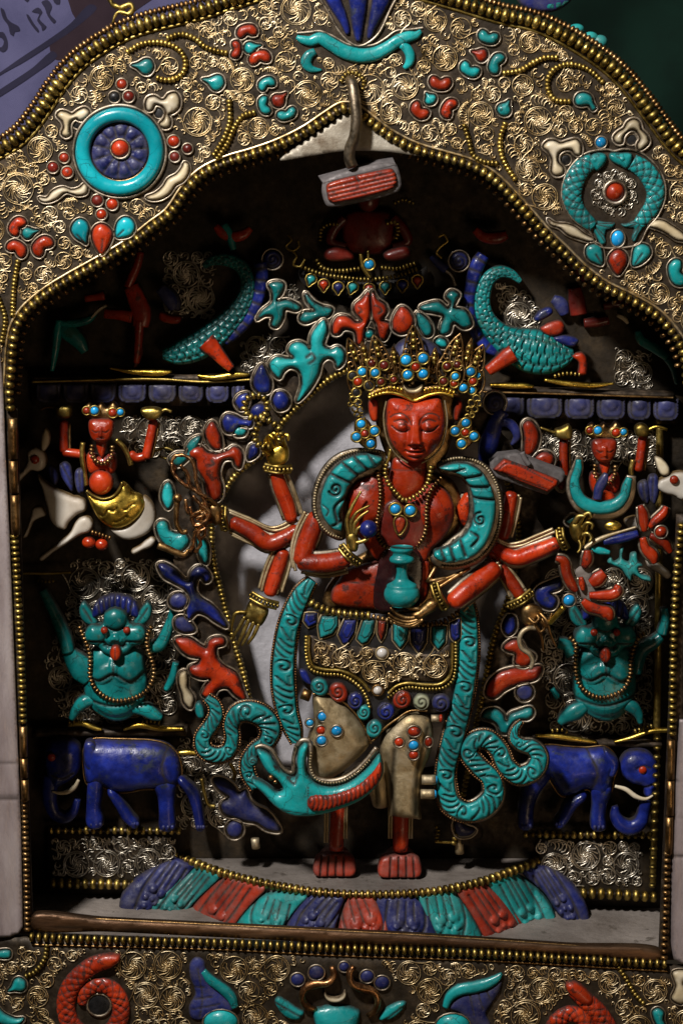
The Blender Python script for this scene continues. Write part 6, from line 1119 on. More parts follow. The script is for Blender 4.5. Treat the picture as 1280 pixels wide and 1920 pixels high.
hand([(650, 1000), (664, 996), (672, 1012), (668, 1034), (654, 1032), (648, 1016)], 52, [[(654, 1004), (650, 976), (660, 950), (676, 922)], [(658, 1002), (658, 980), (668, 962), (692, 948)], [(662, 1000), (664, 984), (674, 970), (690, 958)], [(666, 1002), (670, 992), (678, 986), (688, 976)]], [(668, 1018), (682, 1014), (692, 1008)], 'brass', 4.0)
hand([(770, 1152), (786, 1140), (806, 1124), (822, 1128), (820, 1140), (800, 1154), (784, 1164)], 50, [[(782, 1158), (760, 1158), (742, 1150), (732, 1140)], [(784, 1162), (764, 1166), (742, 1160), (728, 1150)], [(788, 1162), (768, 1171), (745, 1167), (728, 1158)], [(792, 1162), (775, 1173), (755, 1173), (738, 1168)]], [(786, 1142), (770, 1140), (758, 1136)], 'bronze', 4.0)
hand([(1068, 984), (1080, 976), (1092, 984), (1094, 1002), (1084, 1018), (1072, 1010)], 80, [[(1086, 982), (1094, 966, 72), (1104, 962, 68), (1108, 970, 66)], [(1090, 992), (1100, 980, 72), (1110, 984, 68), (1108, 992, 66)], [(1090, 1004), (1100, 1000, 72), (1108, 1008, 68), (1104, 1016, 66)], [(1084, 1012), (1088, 1022, 72), (1086, 1032, 68), (1082, 1036, 66)]], [(1076, 980), (1084, 968, 70), (1096, 968, 66)], 'brass')
hand([(978, 1140), (990, 1132), (1008, 1136), (1018, 1148), (1010, 1162), (994, 1176), (980, 1168), (976, 1152)], 100, [[(996, 1152), (1004, 1174, 90), (1014, 1190, 90), (1018, 1220, 92)], [(1004, 1150), (1014, 1166, 88), (1020, 1178, 86), (1012, 1186, 86)], [(1012, 1150), (1024, 1164, 88), (1032, 1190, 88), (1042, 1212, 90)], [(1016, 1160), (1022, 1176, 88), (1030, 1160, 84), (1034, 1150, 84)]], [(990, 1158), (1002, 1168, 86), (1010, 1160, 84)], 'bronze', 3.6)
# ---- necklaces and pendant
beads(st_, [(724, 872), (722, 888), (728, 906), (742, 924), (757, 938), (772, 934), (790, 922), (802, 905), (806, 888), (808, 876)], TD - 34, 5.8, 'brass', sp=7.6, squash=.62)
beads(st_, [(708, 886, 84), (712, 910, 76), (713, 935, 72), (710, 960, 70), (706, 990, 72), (712, 1014, 78), (724, 1026, 80), (738, 1030, 82)], TD - 30, 5.2, 'bronze', sp=6.8, squash=.6); beads(st_, [(826, 897, 84), (812, 912, 74), (802, 935, 68), (799, 960, 66), (799, 985, 68), (793, 1008, 74), (780, 1024, 80), (770, 1030, 82)], TD - 30, 5.2, 'bronze', sp=6.8, squash=.6)
pd = cab('turquoise_bead', 741, 954, 66, 10, 'sky_turquoise', st_, rim='brass', rw=2.2); cab('turquoise_bead', 769, 957, 66, 10, 'sky_turquoise', st_, rim='brass', rw=2.2); pdr = relief('coral_pendant', [(741, 974), (750, 968), (760, 975), (758, 988), (748, 1001), (742, 990)], 68, 5, 'coral', st_, g=2); rim(pdr, [(741, 974), (750, 968), (760, 975), (758, 988), (748, 1001), (742, 990)], 68, 2.4, 1.8, 'brass')
tube('neck_clasp', [(732, 842, 84), (728, 860, 84), (722, 876, 84)], 0, 3.2, 'brass', st_, n=6)
# ================================================================== THINGS THE DEITY HOLDS
v1 = lathe('vase', 753, 1025, 1136, 52, [(0, 21), (.05, 22.5), (.10, 17), (.14, 17), (.19, 23), (.25, 23), (.27, 13), (.33, 11.5), (.42, 10), (.52, 12), (.55, 13), (.60, 20), (.64, 28), (.66, 29), (.68, 29), (.72, 32), (.80, 34), (.88, 32), (.95, 26), (1, 20)], 'turquoise', None, sq=.8, label='small turquoise long-necked vase held before the belly of the statue', cat='vase')
tq = link('ball', [], [], 'lapis', None) if False else blob('jewel_ball', 691, 992, 44, 17, 17, 17, 'lapis', None, n=18, label='round dark blue lapis ball held between gilt fingers at the chest', cat='ball')
rs = thing('rosary', 'figure-eight string of bronze beads dangling from the raised upper left hand', 'rosary', 500, 830, 88)
beads(rs, [(480 + 22 * math.cos(a), 763 + 22 * math.sin(a)) for a in np.linspace(1.1, 6.9, 26)], 88, 7.6, 'brass', sp=10.6, squash=.62, each=True, name='bead_loop', core=.3); beads(rs, [(492, 786), (484, 798), (478, 812), (480, 828), (492, 838), (504, 838)], 88, 7.6, 'brass', sp=10.6, squash=.62, each=True, name='bead_loop', core=.3); beads(rs, [(494, 784), (508, 790), (520, 800), (527, 812), (524, 824)], 88, 7.6, 'brass', sp=10.6, squash=.62, each=True, name='bead_loop', core=.3)
ns = thing('rope_noose', 'coiled noose of twisted bronze wire with knobbed ends in the outstretched left hand', 'noose', 370, 960, 100)
for pts in ([(330, 880, 104), (322, 868, 104), (328, 856, 104), (345, 854, 104), (360, 864, 102), (366, 882, 100), (368, 902, 98), (374, 920, 96), (384, 940, 96), (388, 956, 96)], [(322, 868, 100), (326, 888, 96), (342, 906, 92), (362, 918, 92), (378, 930, 92), (386, 948, 92), (380, 966, 92), (368, 972, 94)], [(348, 936, 98), (352, 960, 96), (366, 968, 94), (384, 962, 92), (388, 974, 92), (372, 990, 94), (364, 1004, 96), (362, 1022, 98), (356, 1034, 100)], [(338, 872, 90), (352, 890, 90), (356, 910, 90), (372, 924, 88), (388, 932, 90)], [(362, 930, 88), (376, 946, 86), (392, 960, 88), (384, 978, 88), (366, 986, 90), (360, 970, 90), (374, 958, 88)], [(386, 990, 90), (372, 1000, 90), (376, 1020, 92), (366, 1036, 94)], [(356, 950, 92), (364, 982, 92), (380, 984, 92), (384, 1000, 94), (376, 1012, 96)]): tube('twisted_wire', pts, 0, 4.6, 'copper_wire', ns, n=8, step=1.6, twist=4.5)
tube('knob_end', [(332, 940, 96), (331, 962, 94), (332, 985, 94), (342, 998, 96), (352, 996, 98)], 0, 5, 'bronze', ns, n=10); blob('knob', 333, 934, 95, 9, 9, 9, 'bronze', ns); tube('knob_end', [(297, 1022, 96), (312, 1028, 94), (330, 1036, 94), (346, 1040, 94), (354, 1030, 94)], 0, [8, 7, 7, 6, 3], 'bronze', ns, n=12)
bk = thing('held_book', 'long red coral book with grey metal cover resting on the raised right hand', 'book', 985, 900, 90)
relief('cover', [(918, 868), (934, 854), (970, 850), (1010, 868), (1058, 886), (1056, 902), (1050, 906), (1024, 928), (920, 892)], 98, 1, 'dull_grey', bk, g=6, side=40, edge_grime=.2, sharp=True); relief('pages', [(923, 880), (944, 859), (1000, 880), (1046, 899), (1044, 910), (1026, 923), (975, 903)], 94, 10, 'coral', bk, r=8, g=2.6, sharp=True, side=10, gr=[([(932, 880), (950, 867), (1036, 903)], 1.3, 3), ([(940, 884), (1026, 917)], 1.3, 3)]); tube('strap', [(978, 848, 92), (984, 862, 92), (992, 872, 92)], 0, 5, 'dull_grey', bk, n=8)
td = thing('trident', 'three-pronged turquoise trident head held by the right hand', 'trident', 1122, 940, 80)
ribbon('prongs', [(1084, 862, 5), (1083, 880, 8), (1077, 900, 9), (1079, 922, 11), (1090, 940, 12), (1110, 950, 12.5), (1132, 952, 12.5), (1154, 946, 12), (1169, 930, 10), (1174, 912, 9), (1179, 896, 6)], 78, 11, 'turquoise', td, step=2.5); ribbon('middle_prong', [(1136, 888, 4), (1131, 900, 9), (1122, 918, 9), (1119, 936, 8)], 76, 8, 'lapis_dusty', td, step=2.5)
ribbon('prong_backing', [(1086, 854, 6), (1082, 878, 12), (1074, 902, 13), (1076, 924, 15), (1090, 945, 17), (1112, 956, 17), (1134, 958, 17), (1158, 951, 17), (1173, 934, 15), (1180, 912, 13), (1183, 892, 9)], 86, 2, 'rim_silver', td, step=4, nq=6, side=5); tube('shaft', [(1104, 964, 82), (1098, 990, 82), (1090, 1025, 84)], 0, 4, 'brass', td, n=8); blob('gilt_stone', 1148, 986, 92, 16, 10, 8, 'gilt_bright', td); blob('knob', 1104, 964, 80, 8, 7, 7, 'bronze', td)
def lotus(label, petals, hub, hubr, d, stem, extra):
    t = thing('lotus_flower', label, 'lotus', hub[0], hub[1], d)
    for p in petals: q = ribbon('petal', p, d, 9, 'coral', t, step=2.2); ribbon('petal_setting', [(x, y, w_ + 4.5) for x, y, w_ in p], d + 7, 2, 'rim_silver', q, step=3.5, nq=6, side=5)
    cab('hub_stone', hub[0], hub[1], d - 6, hubr, extra, t, h=hubr * .9, rim='rim_silver', sub=t); return t
lt = lotus('red coral lotus on a blue stem at the far right edge', [[(1199, 948, 5), (1204, 962, 9), (1206, 980, 9), (1207, 996, 5)], [(1248, 950, 5), (1243, 962, 8), (1228, 976, 8), (1216, 988, 5)], [(1204, 1008, 6), (1209, 1028, 9), (1222, 1042, 11), (1226, 1056, 5)], [(1218, 1004, 5), (1232, 1010, 9), (1246, 1020, 9), (1256, 1036, 5)]], (1238, 997), 11, 84, None, 'coral')
ribbon('stem', [(1130, 1016, 6), (1150, 1012, 9), (1175, 1006, 9), (1195, 1000, 7)], 86, 9, 'lapis', lt, step=2.5); tube('stalk', [(1094, 1030, 80), (1110, 1018, 80), (1130, 1008, 82), (1192, 988, 84)], 0, [5, 5, 3, 2.5], 'gilt_silver', lt, n=8); ribbon('leaf', [(1106, 1028, 3), (1122, 1032, 7), (1142, 1036, 4)], 84, 6, 'turquoise', lt, step=2.5)
relief('leaf', [(1144, 1042), (1150, 1052), (1160, 1048), (1162, 1030), (1168, 1026), (1166, 1046), (1178, 1054), (1182, 1038), (1192, 1036), (1196, 1052), (1204, 1060), (1196, 1064), (1200, 1076), (1218, 1082), (1220, 1090), (1204, 1088), (1186, 1078), (1182, 1090), (1174, 1082), (1164, 1068), (1148, 1060), (1138, 1054)], 90, 7, 'turquoise_dusty', lt, g=2.6, edge_grime=.6)
lt2 = lotus('red coral lotus with a sky blue bead on a gilt stalk at the lower right', [[(1042, 1046, 5), (1056, 1052, 9), (1062, 1076, 10), (1072, 1098, 9), (1080, 1108, 5)], [(1100, 1032, 6), (1100, 1048, 10), (1094, 1064, 6)], [(1106, 1094, 8), (1118, 1086, 13), (1132, 1074, 9)], [(1104, 1116, 6), (1130, 1116, 9), (1148, 1114, 10), (1158, 1106, 9), (1152, 1098, 4)], [(1092, 1126, 6), (1106, 1138, 10), (1124, 1144, 9), (1138, 1150, 12), (1144, 1162, 5)], [(1088, 1082, 4), (1090, 1094, 6), (1092, 1106, 4)]], (1066, 1125), 11, 62, None, 'sky_turquoise')
relief('setting_web', [(1086, 1064), (1092, 1052), (1108, 1072), (1112, 1100), (1130, 1108), (1118, 1128), (1140, 1128), (1110, 1132), (1090, 1122), (1082, 1110), (1084, 1090), (1078, 1072)], 68, 3, 'dusty_floor', lt2, g=4, edge_grime=0); tube('stalk', [(1056, 1138, 64), (1044, 1152, 70), (1030, 1168, 80)], 0, [5.5, 5.5, 5], 'gilt_bright', lt2, n=10)
tube('elephant_hook', [(1004, 1178, 92), (990, 1178, 88), (978, 1186, 86), (973, 1200, 86), (978, 1216, 86), (992, 1226, 86), (998, 1240, 86), (994, 1253, 86)], 0, [4, 4.6, 4.8, 4.8, 4.8, 4.8, 4.6, 4], 'gilt_silver', None, n=10, round_ends=True, label='S-shaped gilt hook hanging from the lower right hand', cat='hook')
# ================================================================== FIGURES OF THE THRONE BACK
# ---- elephants standing on the beaded step
def elephant(label, body, head, ear, eye, tusk, trunk, legs, d, bgr, u, v):
    t = thing('elephant', label, 'elephant figure', u, v, d, 'carved blue elephants on the beaded step')
    relief('body', body, d, 34, 'lapis', t, r=46, g=4.5, side=16, gr=bgr)
    for l in legs:
        a_, z_ = l[0], l[-1]; b_ = np.array(l[0][:2]) - np.array(l[1][:2]); b_ = b_ / np.linalg.norm(b_)
        l = [(a_[0] + b_[0] * 16, a_[1] + b_[1] * 16, a_[2] * .45), (a_[0] + b_[0] * 9, a_[1] + b_[1] * 9, a_[2] * .9)] + l[:-1] + [(z_[0], z_[1] - 3, z_[2]), (z_[0], z_[1] + 1, z_[2] * .9), (z_[0], z_[1] + 4, z_[2] * .6)]
        ribbon('leg', l, d - 5, 20, 'lapis', t, step=2.5, side=14)
    hc = np.mean(head, 0); h = relief('head', head, d - 6, 22, 'lapis', t, r=26, g=2.8, side=16, gr=[([(hc[0] - 20, hc[1] + 22), (hc[0], hc[1] + 28), (hc[0] + 20, hc[1] + 20)], 2, 4), ([(eye[0] - 13, eye[1] - 9), (eye[0], eye[1] - 14), (eye[0] + 12, eye[1] - 9)], 1.6, 3)]); relief('ear', ear, d - 18, 9, 'lapis', t, g=3, side=20)
    ribbon('trunk', trunk, d - 8, 12, 'lapis', h, step=2.5, side=14); cab('eye', eye[0], eye[1], d - 28, 8, 'coral', h, rim=None, h=5, sub=h)
    tube('tusk', tusk, d - 22, [3, 4.5, 5, 3.5, 1.5], 'bone', t, n=8)
    for l in legs:
        for q in (-.45, .1, .6): blob('toenail', l[-1][0] + q * l[-1][2], l[-1][1] - 1, d - 22, 3.6, 4.5, 4, 'lapis_dusty', t, n=8)
    rim(t, body, d + 2, 2, 1.6, 'bronze'); return t
elephant('blue lapis elephant facing left at the lower left, its head lost in shadow', [(164, 1394), (174, 1387), (190, 1385), (208, 1386), (247, 1387), (285, 1389), (312, 1396), (329, 1410), (338, 1432), (338, 1462), (326, 1474), (300, 1477), (268, 1478), (236, 1484), (208, 1481), (188, 1470), (166, 1470), (158, 1440), (158, 1410)], [(88, 1400), (98, 1388), (115, 1384), (135, 1386), (150, 1398), (153, 1420), (148, 1446), (136, 1460), (120, 1470), (104, 1476), (92, 1460), (84, 1432)],
    [(160, 1392), (174, 1390), (184, 1404), (186, 1425), (182, 1442), (168, 1446), (159, 1430)], (97, 1420), [(148, 1462), (140, 1476), (126, 1485), (112, 1487), (98, 1484)], [(98, 1455, 16), (94, 1480, 15), (95, 1505, 13), (104, 1526, 11), (122, 1534, 10), (138, 1522, 9), (146, 1498, 6)],
    [[(180, 1466, 15), (178, 1490, 15), (176, 1515, 14), (178, 1536, 17), (179, 1547, 16)], [(214, 1490, 9), (226, 1508, 10), (240, 1530, 11), (252, 1546, 10)], [(310, 1470, 22), (312, 1492, 17), (313, 1520, 15), (314, 1552, 16)], [(346, 1468, 9), (362, 1486, 12), (370, 1510, 11), (374, 1535, 10), (376, 1552, 9)]], 206, [([(316, 1396), (306, 1430), (318, 1468)], 3, 2), ([(166, 1468), (190, 1470), (210, 1480)], 3, 3), ([(290, 1476), (325, 1468)], 2.5, 4)], 220, 1550)
elephant('blue lapis elephant facing right at the lower right, with coral eye and curled trunk', [(1010, 1400), (1030, 1397), (1060, 1400), (1100, 1402), (1132, 1400), (1148, 1412), (1156, 1434), (1148, 1460), (1142, 1485), (1122, 1494), (1100, 1478), (1078, 1487), (1054, 1491), (1036, 1470), (1020, 1440), (1006, 1420)], [(1165, 1420), (1176, 1410), (1194, 1406), (1214, 1410), (1228, 1424), (1233, 1446), (1230, 1474), (1222, 1492), (1208, 1492), (1202, 1474), (1182, 1468), (1167, 1455), (1160, 1436)],
    [(1132, 1404), (1146, 1412), (1158, 1424), (1157, 1444), (1148, 1458), (1138, 1454), (1140, 1436), (1132, 1420)], (1204, 1444), [(1152, 1474), (1172, 1480), (1192, 1494), (1210, 1498), (1227, 1489)], [(1152, 1512, 6), (1153, 1530, 11), (1164, 1546, 13), (1182, 1552, 14), (1199, 1542, 13), (1206, 1522, 11), (1210, 1500, 12)],
    [[(1126, 1480, 20), (1123, 1505, 15), (1120, 1530, 14), (1121, 1552, 15)], [(1084, 1496, 10), (1070, 1506, 12), (1058, 1528, 11), (1048, 1546, 11)], [(1012, 1450, 20), (995, 1480, 17), (986, 1510, 15), (985, 1550, 14)]], 206, [([(1100, 1404), (1116, 1440), (1108, 1470)], 3, 2), ([(1108, 1492), (1146, 1494)], 2.5, 3)], 1120, 1558)
# ---- turquoise guardians
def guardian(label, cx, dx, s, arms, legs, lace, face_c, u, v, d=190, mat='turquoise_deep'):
    t = thing('guardian_figure', label, 'guardian figure', u, v, d, 'squat turquoise guardians with protruding red tongues'); X = lambda x: cx + s * x
    relief('torso', [(X(-38), 1222), (X(-20), 1206), (X(6), 1212), (X(34), 1206), (X(56), 1220), (X(62), 1250), (X(66), 1285), (X(56), 1322), (X(30), 1348), (X(4), 1352), (X(-30), 1336), (X(-50), 1306), (X(-50), 1260)], d, 14, mat, t, r=34, g=3.4, side=16, bumps=[(X(-22), 1240, 36, 13), (X(34), 1240, 36, 13), (X(8), 1288, 52, 10)], gr=[([(X(-54), 1256), (X(-24), 1270), (X(6), 1258), (X(36), 1272), (X(66), 1254)], 3, 6), ([(X(-54), 1306), (X(6), 1318), (X(62), 1302)], 2.5, 5), ([(X(6), 1222), (X(6), 1258)], 2, 4)])
    for a in arms: ribbon('arm', a, d - 2, 14, mat, t, step=3, side=14)
    for l in legs: ribbon('leg', l, d - 2, 13, mat, t, step=3, side=14)
    fx, fy = face_c; Y = lambda x: fx + s * x
    h = relief('head', [(Y(-26), fy - 10), (Y(-20), fy - 32), (Y(0), fy - 42), (Y(20), fy - 32), (Y(28), fy - 12), (Y(48), fy - 10), (Y(58), fy + 8), (Y(52), fy + 26), (Y(34), fy + 32), (Y(22), fy + 44), (Y(0), fy + 50), (Y(-22), fy + 44), (Y(-34), fy + 32), (Y(-52), fy + 26), (Y(-58), fy + 8), (Y(-46), fy - 10)], d - 24, 10, mat, t, r=16, g=2.3, side=24,
        bumps=[(Y(0), fy - 24, 22, 11), (Y(-38), fy + 6, 20, 9), (Y(38), fy + 6, 20, 9), (Y(0), fy + 12, 8, 9), (Y(-9), fy + 17, 6, 5), (Y(9), fy + 17, 6, 5)], gr=[([(Y(-48), fy + 20), (Y(-20), fy + 22), (Y(-14), fy + 32)], 2.2, 5), ([(Y(48), fy + 20), (Y(20), fy + 22), (Y(14), fy + 32)], 2.2, 5), ([(Y(-20), fy + 28), (Y(0), fy + 30), (Y(20), fy + 28)], 2.4, 6), ([(Y(-16), fy - 6), (Y(0), fy - 2), (Y(16), fy - 6)], 2, 4)])
    for sg in (-1, 1):
        cab('eye', Y(21 * sg), fy + 2, d - 42, 7, 'coral', h, rim=None, h=6, sub=h); relief('ear', [(Y(34 * sg), fy - 12), (Y(42 * sg), fy - 30), (Y(60 * sg), fy - 52), (Y(68 * sg), fy - 40), (Y(64 * sg), fy - 20), (Y(50 * sg), fy - 8)], d - 14, 6, mat, t, g=3, side=12, gr=[([(Y(44 * sg), fy - 16), (Y(60 * sg), fy - 40)], 2, 3)])
    relief('hair', [(Y(-44), fy - 22), (Y(-42), fy - 42), (Y(-28), fy - 58), (Y(0), fy - 66), (Y(28), fy - 58), (Y(42), fy - 42), (Y(44), fy - 22), (Y(26), fy - 26), (Y(0), fy - 40), (Y(-26), fy - 26)], d - 12, 10, 'lapis', t, g=2.6, side=14, gr=[([(Y(x), fy - 64 + abs(x) * .3), (Y(x * .8), fy - 22)], 1.8, 5) for x in (-33, -22, -11, 0, 11, 22, 33)])
    relief('tongue', ell(Y(0), fy + 44, 11, 15, n=14), d - 40, 9, 'coral', t, g=2, side=14, gr=[([(Y(0), fy + 34), (Y(0), fy + 54)], 1, 1.5)])
    beads(t, lace, d - 26, 5.8, 'bronze', sp=7.4, squash=.55, each=True, name='necklace'); return t
guardian('turquoise guardian with raised arms, tongue out, on the left above the elephant', 210, 0, 1, [[(80, 1106, 8), (98, 1140, 10), (113, 1172, 12), (124, 1202, 13), (128, 1222, 13)], [(126, 1222, 12), (142, 1240, 20), (158, 1258, 24), (170, 1272, 18)], [(326, 1142, 7), (318, 1170, 9), (308, 1196, 12), (296, 1210, 13), (282, 1212, 10)], [(330, 1242, 6), (324, 1270, 8), (312, 1292, 6)]], [[(176, 1312, 9), (158, 1316, 13), (144, 1330, 10), (134, 1348, 6)], [(250, 1328, 9), (272, 1330, 13), (290, 1340, 11), (304, 1346, 5)]], [(150, 1176), (157, 1194), (166, 1216), (170, 1242), (169, 1266), (177, 1288), (196, 1306), (218, 1314), (244, 1311), (268, 1301), (284, 1282), (289, 1258), (284, 1236), (277, 1214), (276, 1196), (284, 1176)], (217, 1180), 215, 1350)
guardian('turquoise guardian with its head in shadow, on the right above the elephant', 1126, 0, 1, [[(1238, 1192, 9), (1222, 1206, 12), (1204, 1216, 14), (1196, 1238, 12), (1192, 1262, 10)], [(1046, 1205, 10), (1062, 1210, 12), (1072, 1226, 14)], [(1034, 1290, 5), (1044, 1306, 6)], [(1244, 1140, 7), (1246, 1160, 9), (1240, 1188, 10)]], [[(1098, 1322, 10), (1078, 1334, 16), (1060, 1344, 12), (1048, 1356, 6)], [(1164, 1322, 8), (1182, 1324, 13), (1196, 1340, 9), (1200, 1356, 5)]], [(1068, 1196), (1078, 1206), (1078, 1232), (1079, 1262), (1086, 1284), (1102, 1300), (1124, 1308), (1148, 1304), (1168, 1292), (1180, 1270), (1182, 1242), (1186, 1216), (1196, 1196), (1206, 1188)], (1134, 1184), 1130, 1356)
# ---- leaping white goats
def goat(label, parts, eye, mane, ear, d, u, v):
    t = thing('goat', label, 'goat figure', u, v, d, 'white shell goats leaping beside the throne')
    for nm, o, h in parts: relief(nm, o, d, h, 'shell', t, g=3, side=14, edge_grime=1.0, r=12)
    relief('ear', ear, d - 4, 5, 'bone', t, g=2.6); cab('eye', eye[0], eye[1], d - 12, 8.5, 'coral', t, rim=None, h=5)
    for o in mane: relief('mane_lock', o, d + 2, 8, 'lapis_dusty', t, g=3, gr=[([tuple(np.mean(o[:2], 0)), tuple(np.mean(o[3:5], 0))], 1.6, 3)])
    return t
goat('white shell goat leaping left, gilt cloth across its flank', [('head', [(20, 900), (36, 888), (50, 868), (53, 846), (68, 838), (82, 846), (88, 862), (84, 878), (72, 884), (60, 882), (48, 892), (34, 906), (22, 912)], 9), ('chest', [(71, 891), (84, 902), (110, 918), (136, 929), (158, 936), (162, 956), (146, 965), (130, 980), (123, 992), (106, 988), (94, 972), (86, 942), (77, 911)], 13), ('foreleg', [(150, 970), (164, 967), (175, 982), (170, 996), (150, 1004), (127, 1019), (100, 1036), (78, 1052), (73, 1046), (92, 1030), (114, 1014), (132, 998), (140, 982)], 9), ('foreleg', [(62, 953), (78, 950), (86, 966), (76, 971), (65, 977), (58, 990), (52, 1006), (43, 1008), (52, 986), (58, 966)], 7), ('flank', [(270, 930), (286, 944), (293, 970), (284, 994), (262, 1008), (236, 1012), (216, 1002), (206, 990), (236, 985), (256, 966)], 12), ('hind_leg', [(284, 1006), (292, 1012), (286, 1024), (268, 1032), (250, 1040), (246, 1033), (262, 1022), (274, 1012)], 7)], (66, 862), [[(112, 871), (122, 866), (131, 872), (137, 895), (136, 922), (124, 908), (114, 890)], [(143, 881), (156, 879), (160, 902), (157, 924), (149, 926), (141, 906)], [(92, 872), (104, 878), (110, 900), (104, 910), (94, 895)]], [(79, 845), (78, 822), (86, 803), (94, 814), (93, 832), (85, 845)], 168, 130, 1010)
goat('white shell goat facing left at the right edge, only its head and legs showing', [('head', [(1230, 914), (1233, 901), (1250, 892), (1262, 886), (1280, 884), (1296, 896), (1300, 930), (1276, 938), (1262, 930), (1246, 926)], 9), ('hind_leg', [(1208, 1046), (1224, 1050), (1244, 1064), (1258, 1078), (1250, 1086), (1232, 1074), (1212, 1062)], 7), ('flank', [(1170, 976), (1190, 968), (1210, 972), (1214, 986), (1196, 992), (1176, 990)], 8)], (1263, 900), [[(1196, 906), (1210, 900), (1218, 916), (1214, 946), (1204, 940), (1196, 924)], [(1216, 892), (1230, 890), (1236, 914), (1226, 946), (1216, 936)]], [(1227, 857), (1240, 860), (1254, 878), (1252, 890), (1240, 891), (1230, 874)], 168, 1250, 940)
# ---- small crowned bearers holding up the frieze
def bearer(label, cx, cy, arms, caps, extra, d, u, v, small=1.0):
    t = thing('bearer_figure', label, 'bearer figure', u, v, d, 'small red crowned bearers under the blue frieze')
    hd = relief('head', [(cx - 22, cy - 20), (cx, cy - 24), (cx + 22, cy - 20), (cx + 23, cy), (cx + 15, cy + 17), (cx, cy + 24), (cx - 15, cy + 17), (cx - 23, cy)], d - 18, 14, 'coral', t, g=1.9, side=20, hf=lambda a, b: 4 * np.exp(-((a - cx) / 3.5) ** 2) * (b > cy - 10) * (b < cy + 8) + 2.5 * np.exp(-((b - cy - 14) / 2.5) ** 2 - ((a - cx) / 8) ** 2) + 2 * np.exp(-((b - cy + 3) / 4) ** 2) * np.exp(-((np.abs(a - cx) - 11) / 6) ** 2), gr=[([(cx - 16, cy - 3), (cx - 9, cy + 1), (cx - 4, cy - 1)], 1, 2), ([(cx + 16, cy - 3), (cx + 9, cy + 1), (cx + 4, cy - 1)], 1, 2), ([(cx - 7, cy + 12), (cx, cy + 13), (cx + 7, cy + 12)], 1, 2)])
    relief('crown', [(cx - 30, cy - 26), (cx - 32, cy - 44), (cx - 22, cy - 52), (cx - 12, cy - 44), (cx, cy - 52), (cx + 10, cy - 44), (cx + 22, cy - 54), (cx + 32, cy - 44), (cx + 30, cy - 26), (cx, cy - 20)], d - 12, 6, 'bronze', t, g=2.6, side=16)
    for du, dv, r, m in ((-27, -38, 6.5, 'coral'), (-12, -38, 8, 'sky_turquoise'), (22, -34, 8, 'coral'), (36, -35, 6.5, 'sky_turquoise')): cab('crown_stone', cx + du, cy + dv, d - 22, r, m, t, rim='brass', rw=1.5, na=12)
    relief('neck', [(cx - 9, cy + 18), (cx + 10, cy + 18), (cx + 9, cy + 36), (cx + 2, cy + 52), (cx - 6, cy + 40)], d - 8, 8, 'coral', t, g=2.6); relief('chest', [(cx - 24, cy + 40), (cx, cy + 46), (cx + 24, cy + 40), (cx + 30, cy + 62), (cx + 22, cy + 80), (cx, cy + 76), (cx - 20, cy + 80), (cx - 28, cy + 60)], d, 12, 'coral', t, g=3); relief('belly', ell(cx, cy + 96, 23, 24), d - 8, 18, 'coral', t, g=3)
    for a in arms:
        ar_ = tube('arm', a, 0, 8.5, 'coral', t, n=10, step=4, round_ends=True); tube('arm_setting', [(x + 11, y + 2, z + 4) for x, y, z in a], 0, 2.6, 'bronze', ar_, n=6)
    for c_ in caps: relief('hand_cap', c_, d - 10, 7, 'brass', t, g=3, side=14, edge_grime=.5)
    beads(t, [(cx - 17, cy + 28), (cx - 18, cy + 42), (cx - 10, cy + 56), (cx + 2, cy + 62), (cx + 14, cy + 56), (cx + 20, cy + 44), (cx + 21, cy + 30)], d - 20, 5, 'bronze', sp=7, squash=.7)
    for p in extra: tube('gilt_scarf', p, d - 8, 5, 'brass', t, n=8)
    return t
bl = bearer('small red crowned bearer with arms raised, riding the left white goat', 190, 808, [[(120, 792, 186), (120, 820, 182), (121, 845, 178)], [(122, 848, 178), (140, 850, 176), (156, 852, 176)], [(288, 790, 186), (282, 820, 180), (274, 856, 176)], [(270, 856, 176), (256, 858, 176), (246, 852, 176)]], [[(104, 763), (134, 763), (133, 782), (118, 784), (104, 778)], [(264, 768), (290, 764), (304, 770), (298, 784), (280, 788), (268, 780)]], [[(156, 830), (154, 852), (158, 880), (162, 910)], [(218, 824), (232, 838), (242, 858), (246, 872)]], 178, 190, 960)
relief('gilt_skirt', [(163, 922), (180, 932), (202, 933), (220, 922), (229, 904), (238, 908), (250, 922), (266, 930), (272, 944), (268, 958), (250, 978), (232, 988), (210, 990), (190, 978), (176, 958), (168, 940)], 156, 12, 'gilt_bright', bl, g=3, side=12, edge_grime=.4, r=26, gr=[([(186, 962), (194, 966), (204, 954), (214, 956), (220, 950)], 1.6, 3.5), ([(232, 954), (240, 952), (246, 946), (254, 942)], 1.6, 3.5), ([(214, 978), (222, 976), (230, 972), (238, 966)], 1.6, 3.5)])
tube('skirt_edge', [(162, 920), (176, 930), (194, 936), (212, 931), (224, 918), (230, 904)], 148, 3.4, 'brass', bl, n=8)
for (u, v, r) in ((167, 1017, 13), (191, 1021, 12)): blob('foot', u, v, 160, r, 11, 11, 'coral', bl)
beads(bl, [(174, 998), (188, 1002), (206, 1008)], 158, 5, 'bronze', sp=7); tube('hand_cap_tail', [(298, 776, 176), (310, 768, 174), (322, 772, 174)], 0, 3, 'brass', bl, n=6); tube('hand_cap_tail', [(76, 768, 180), (90, 763, 178), (106, 766, 176)], 0, 3, 'bronze', bl, n=6)
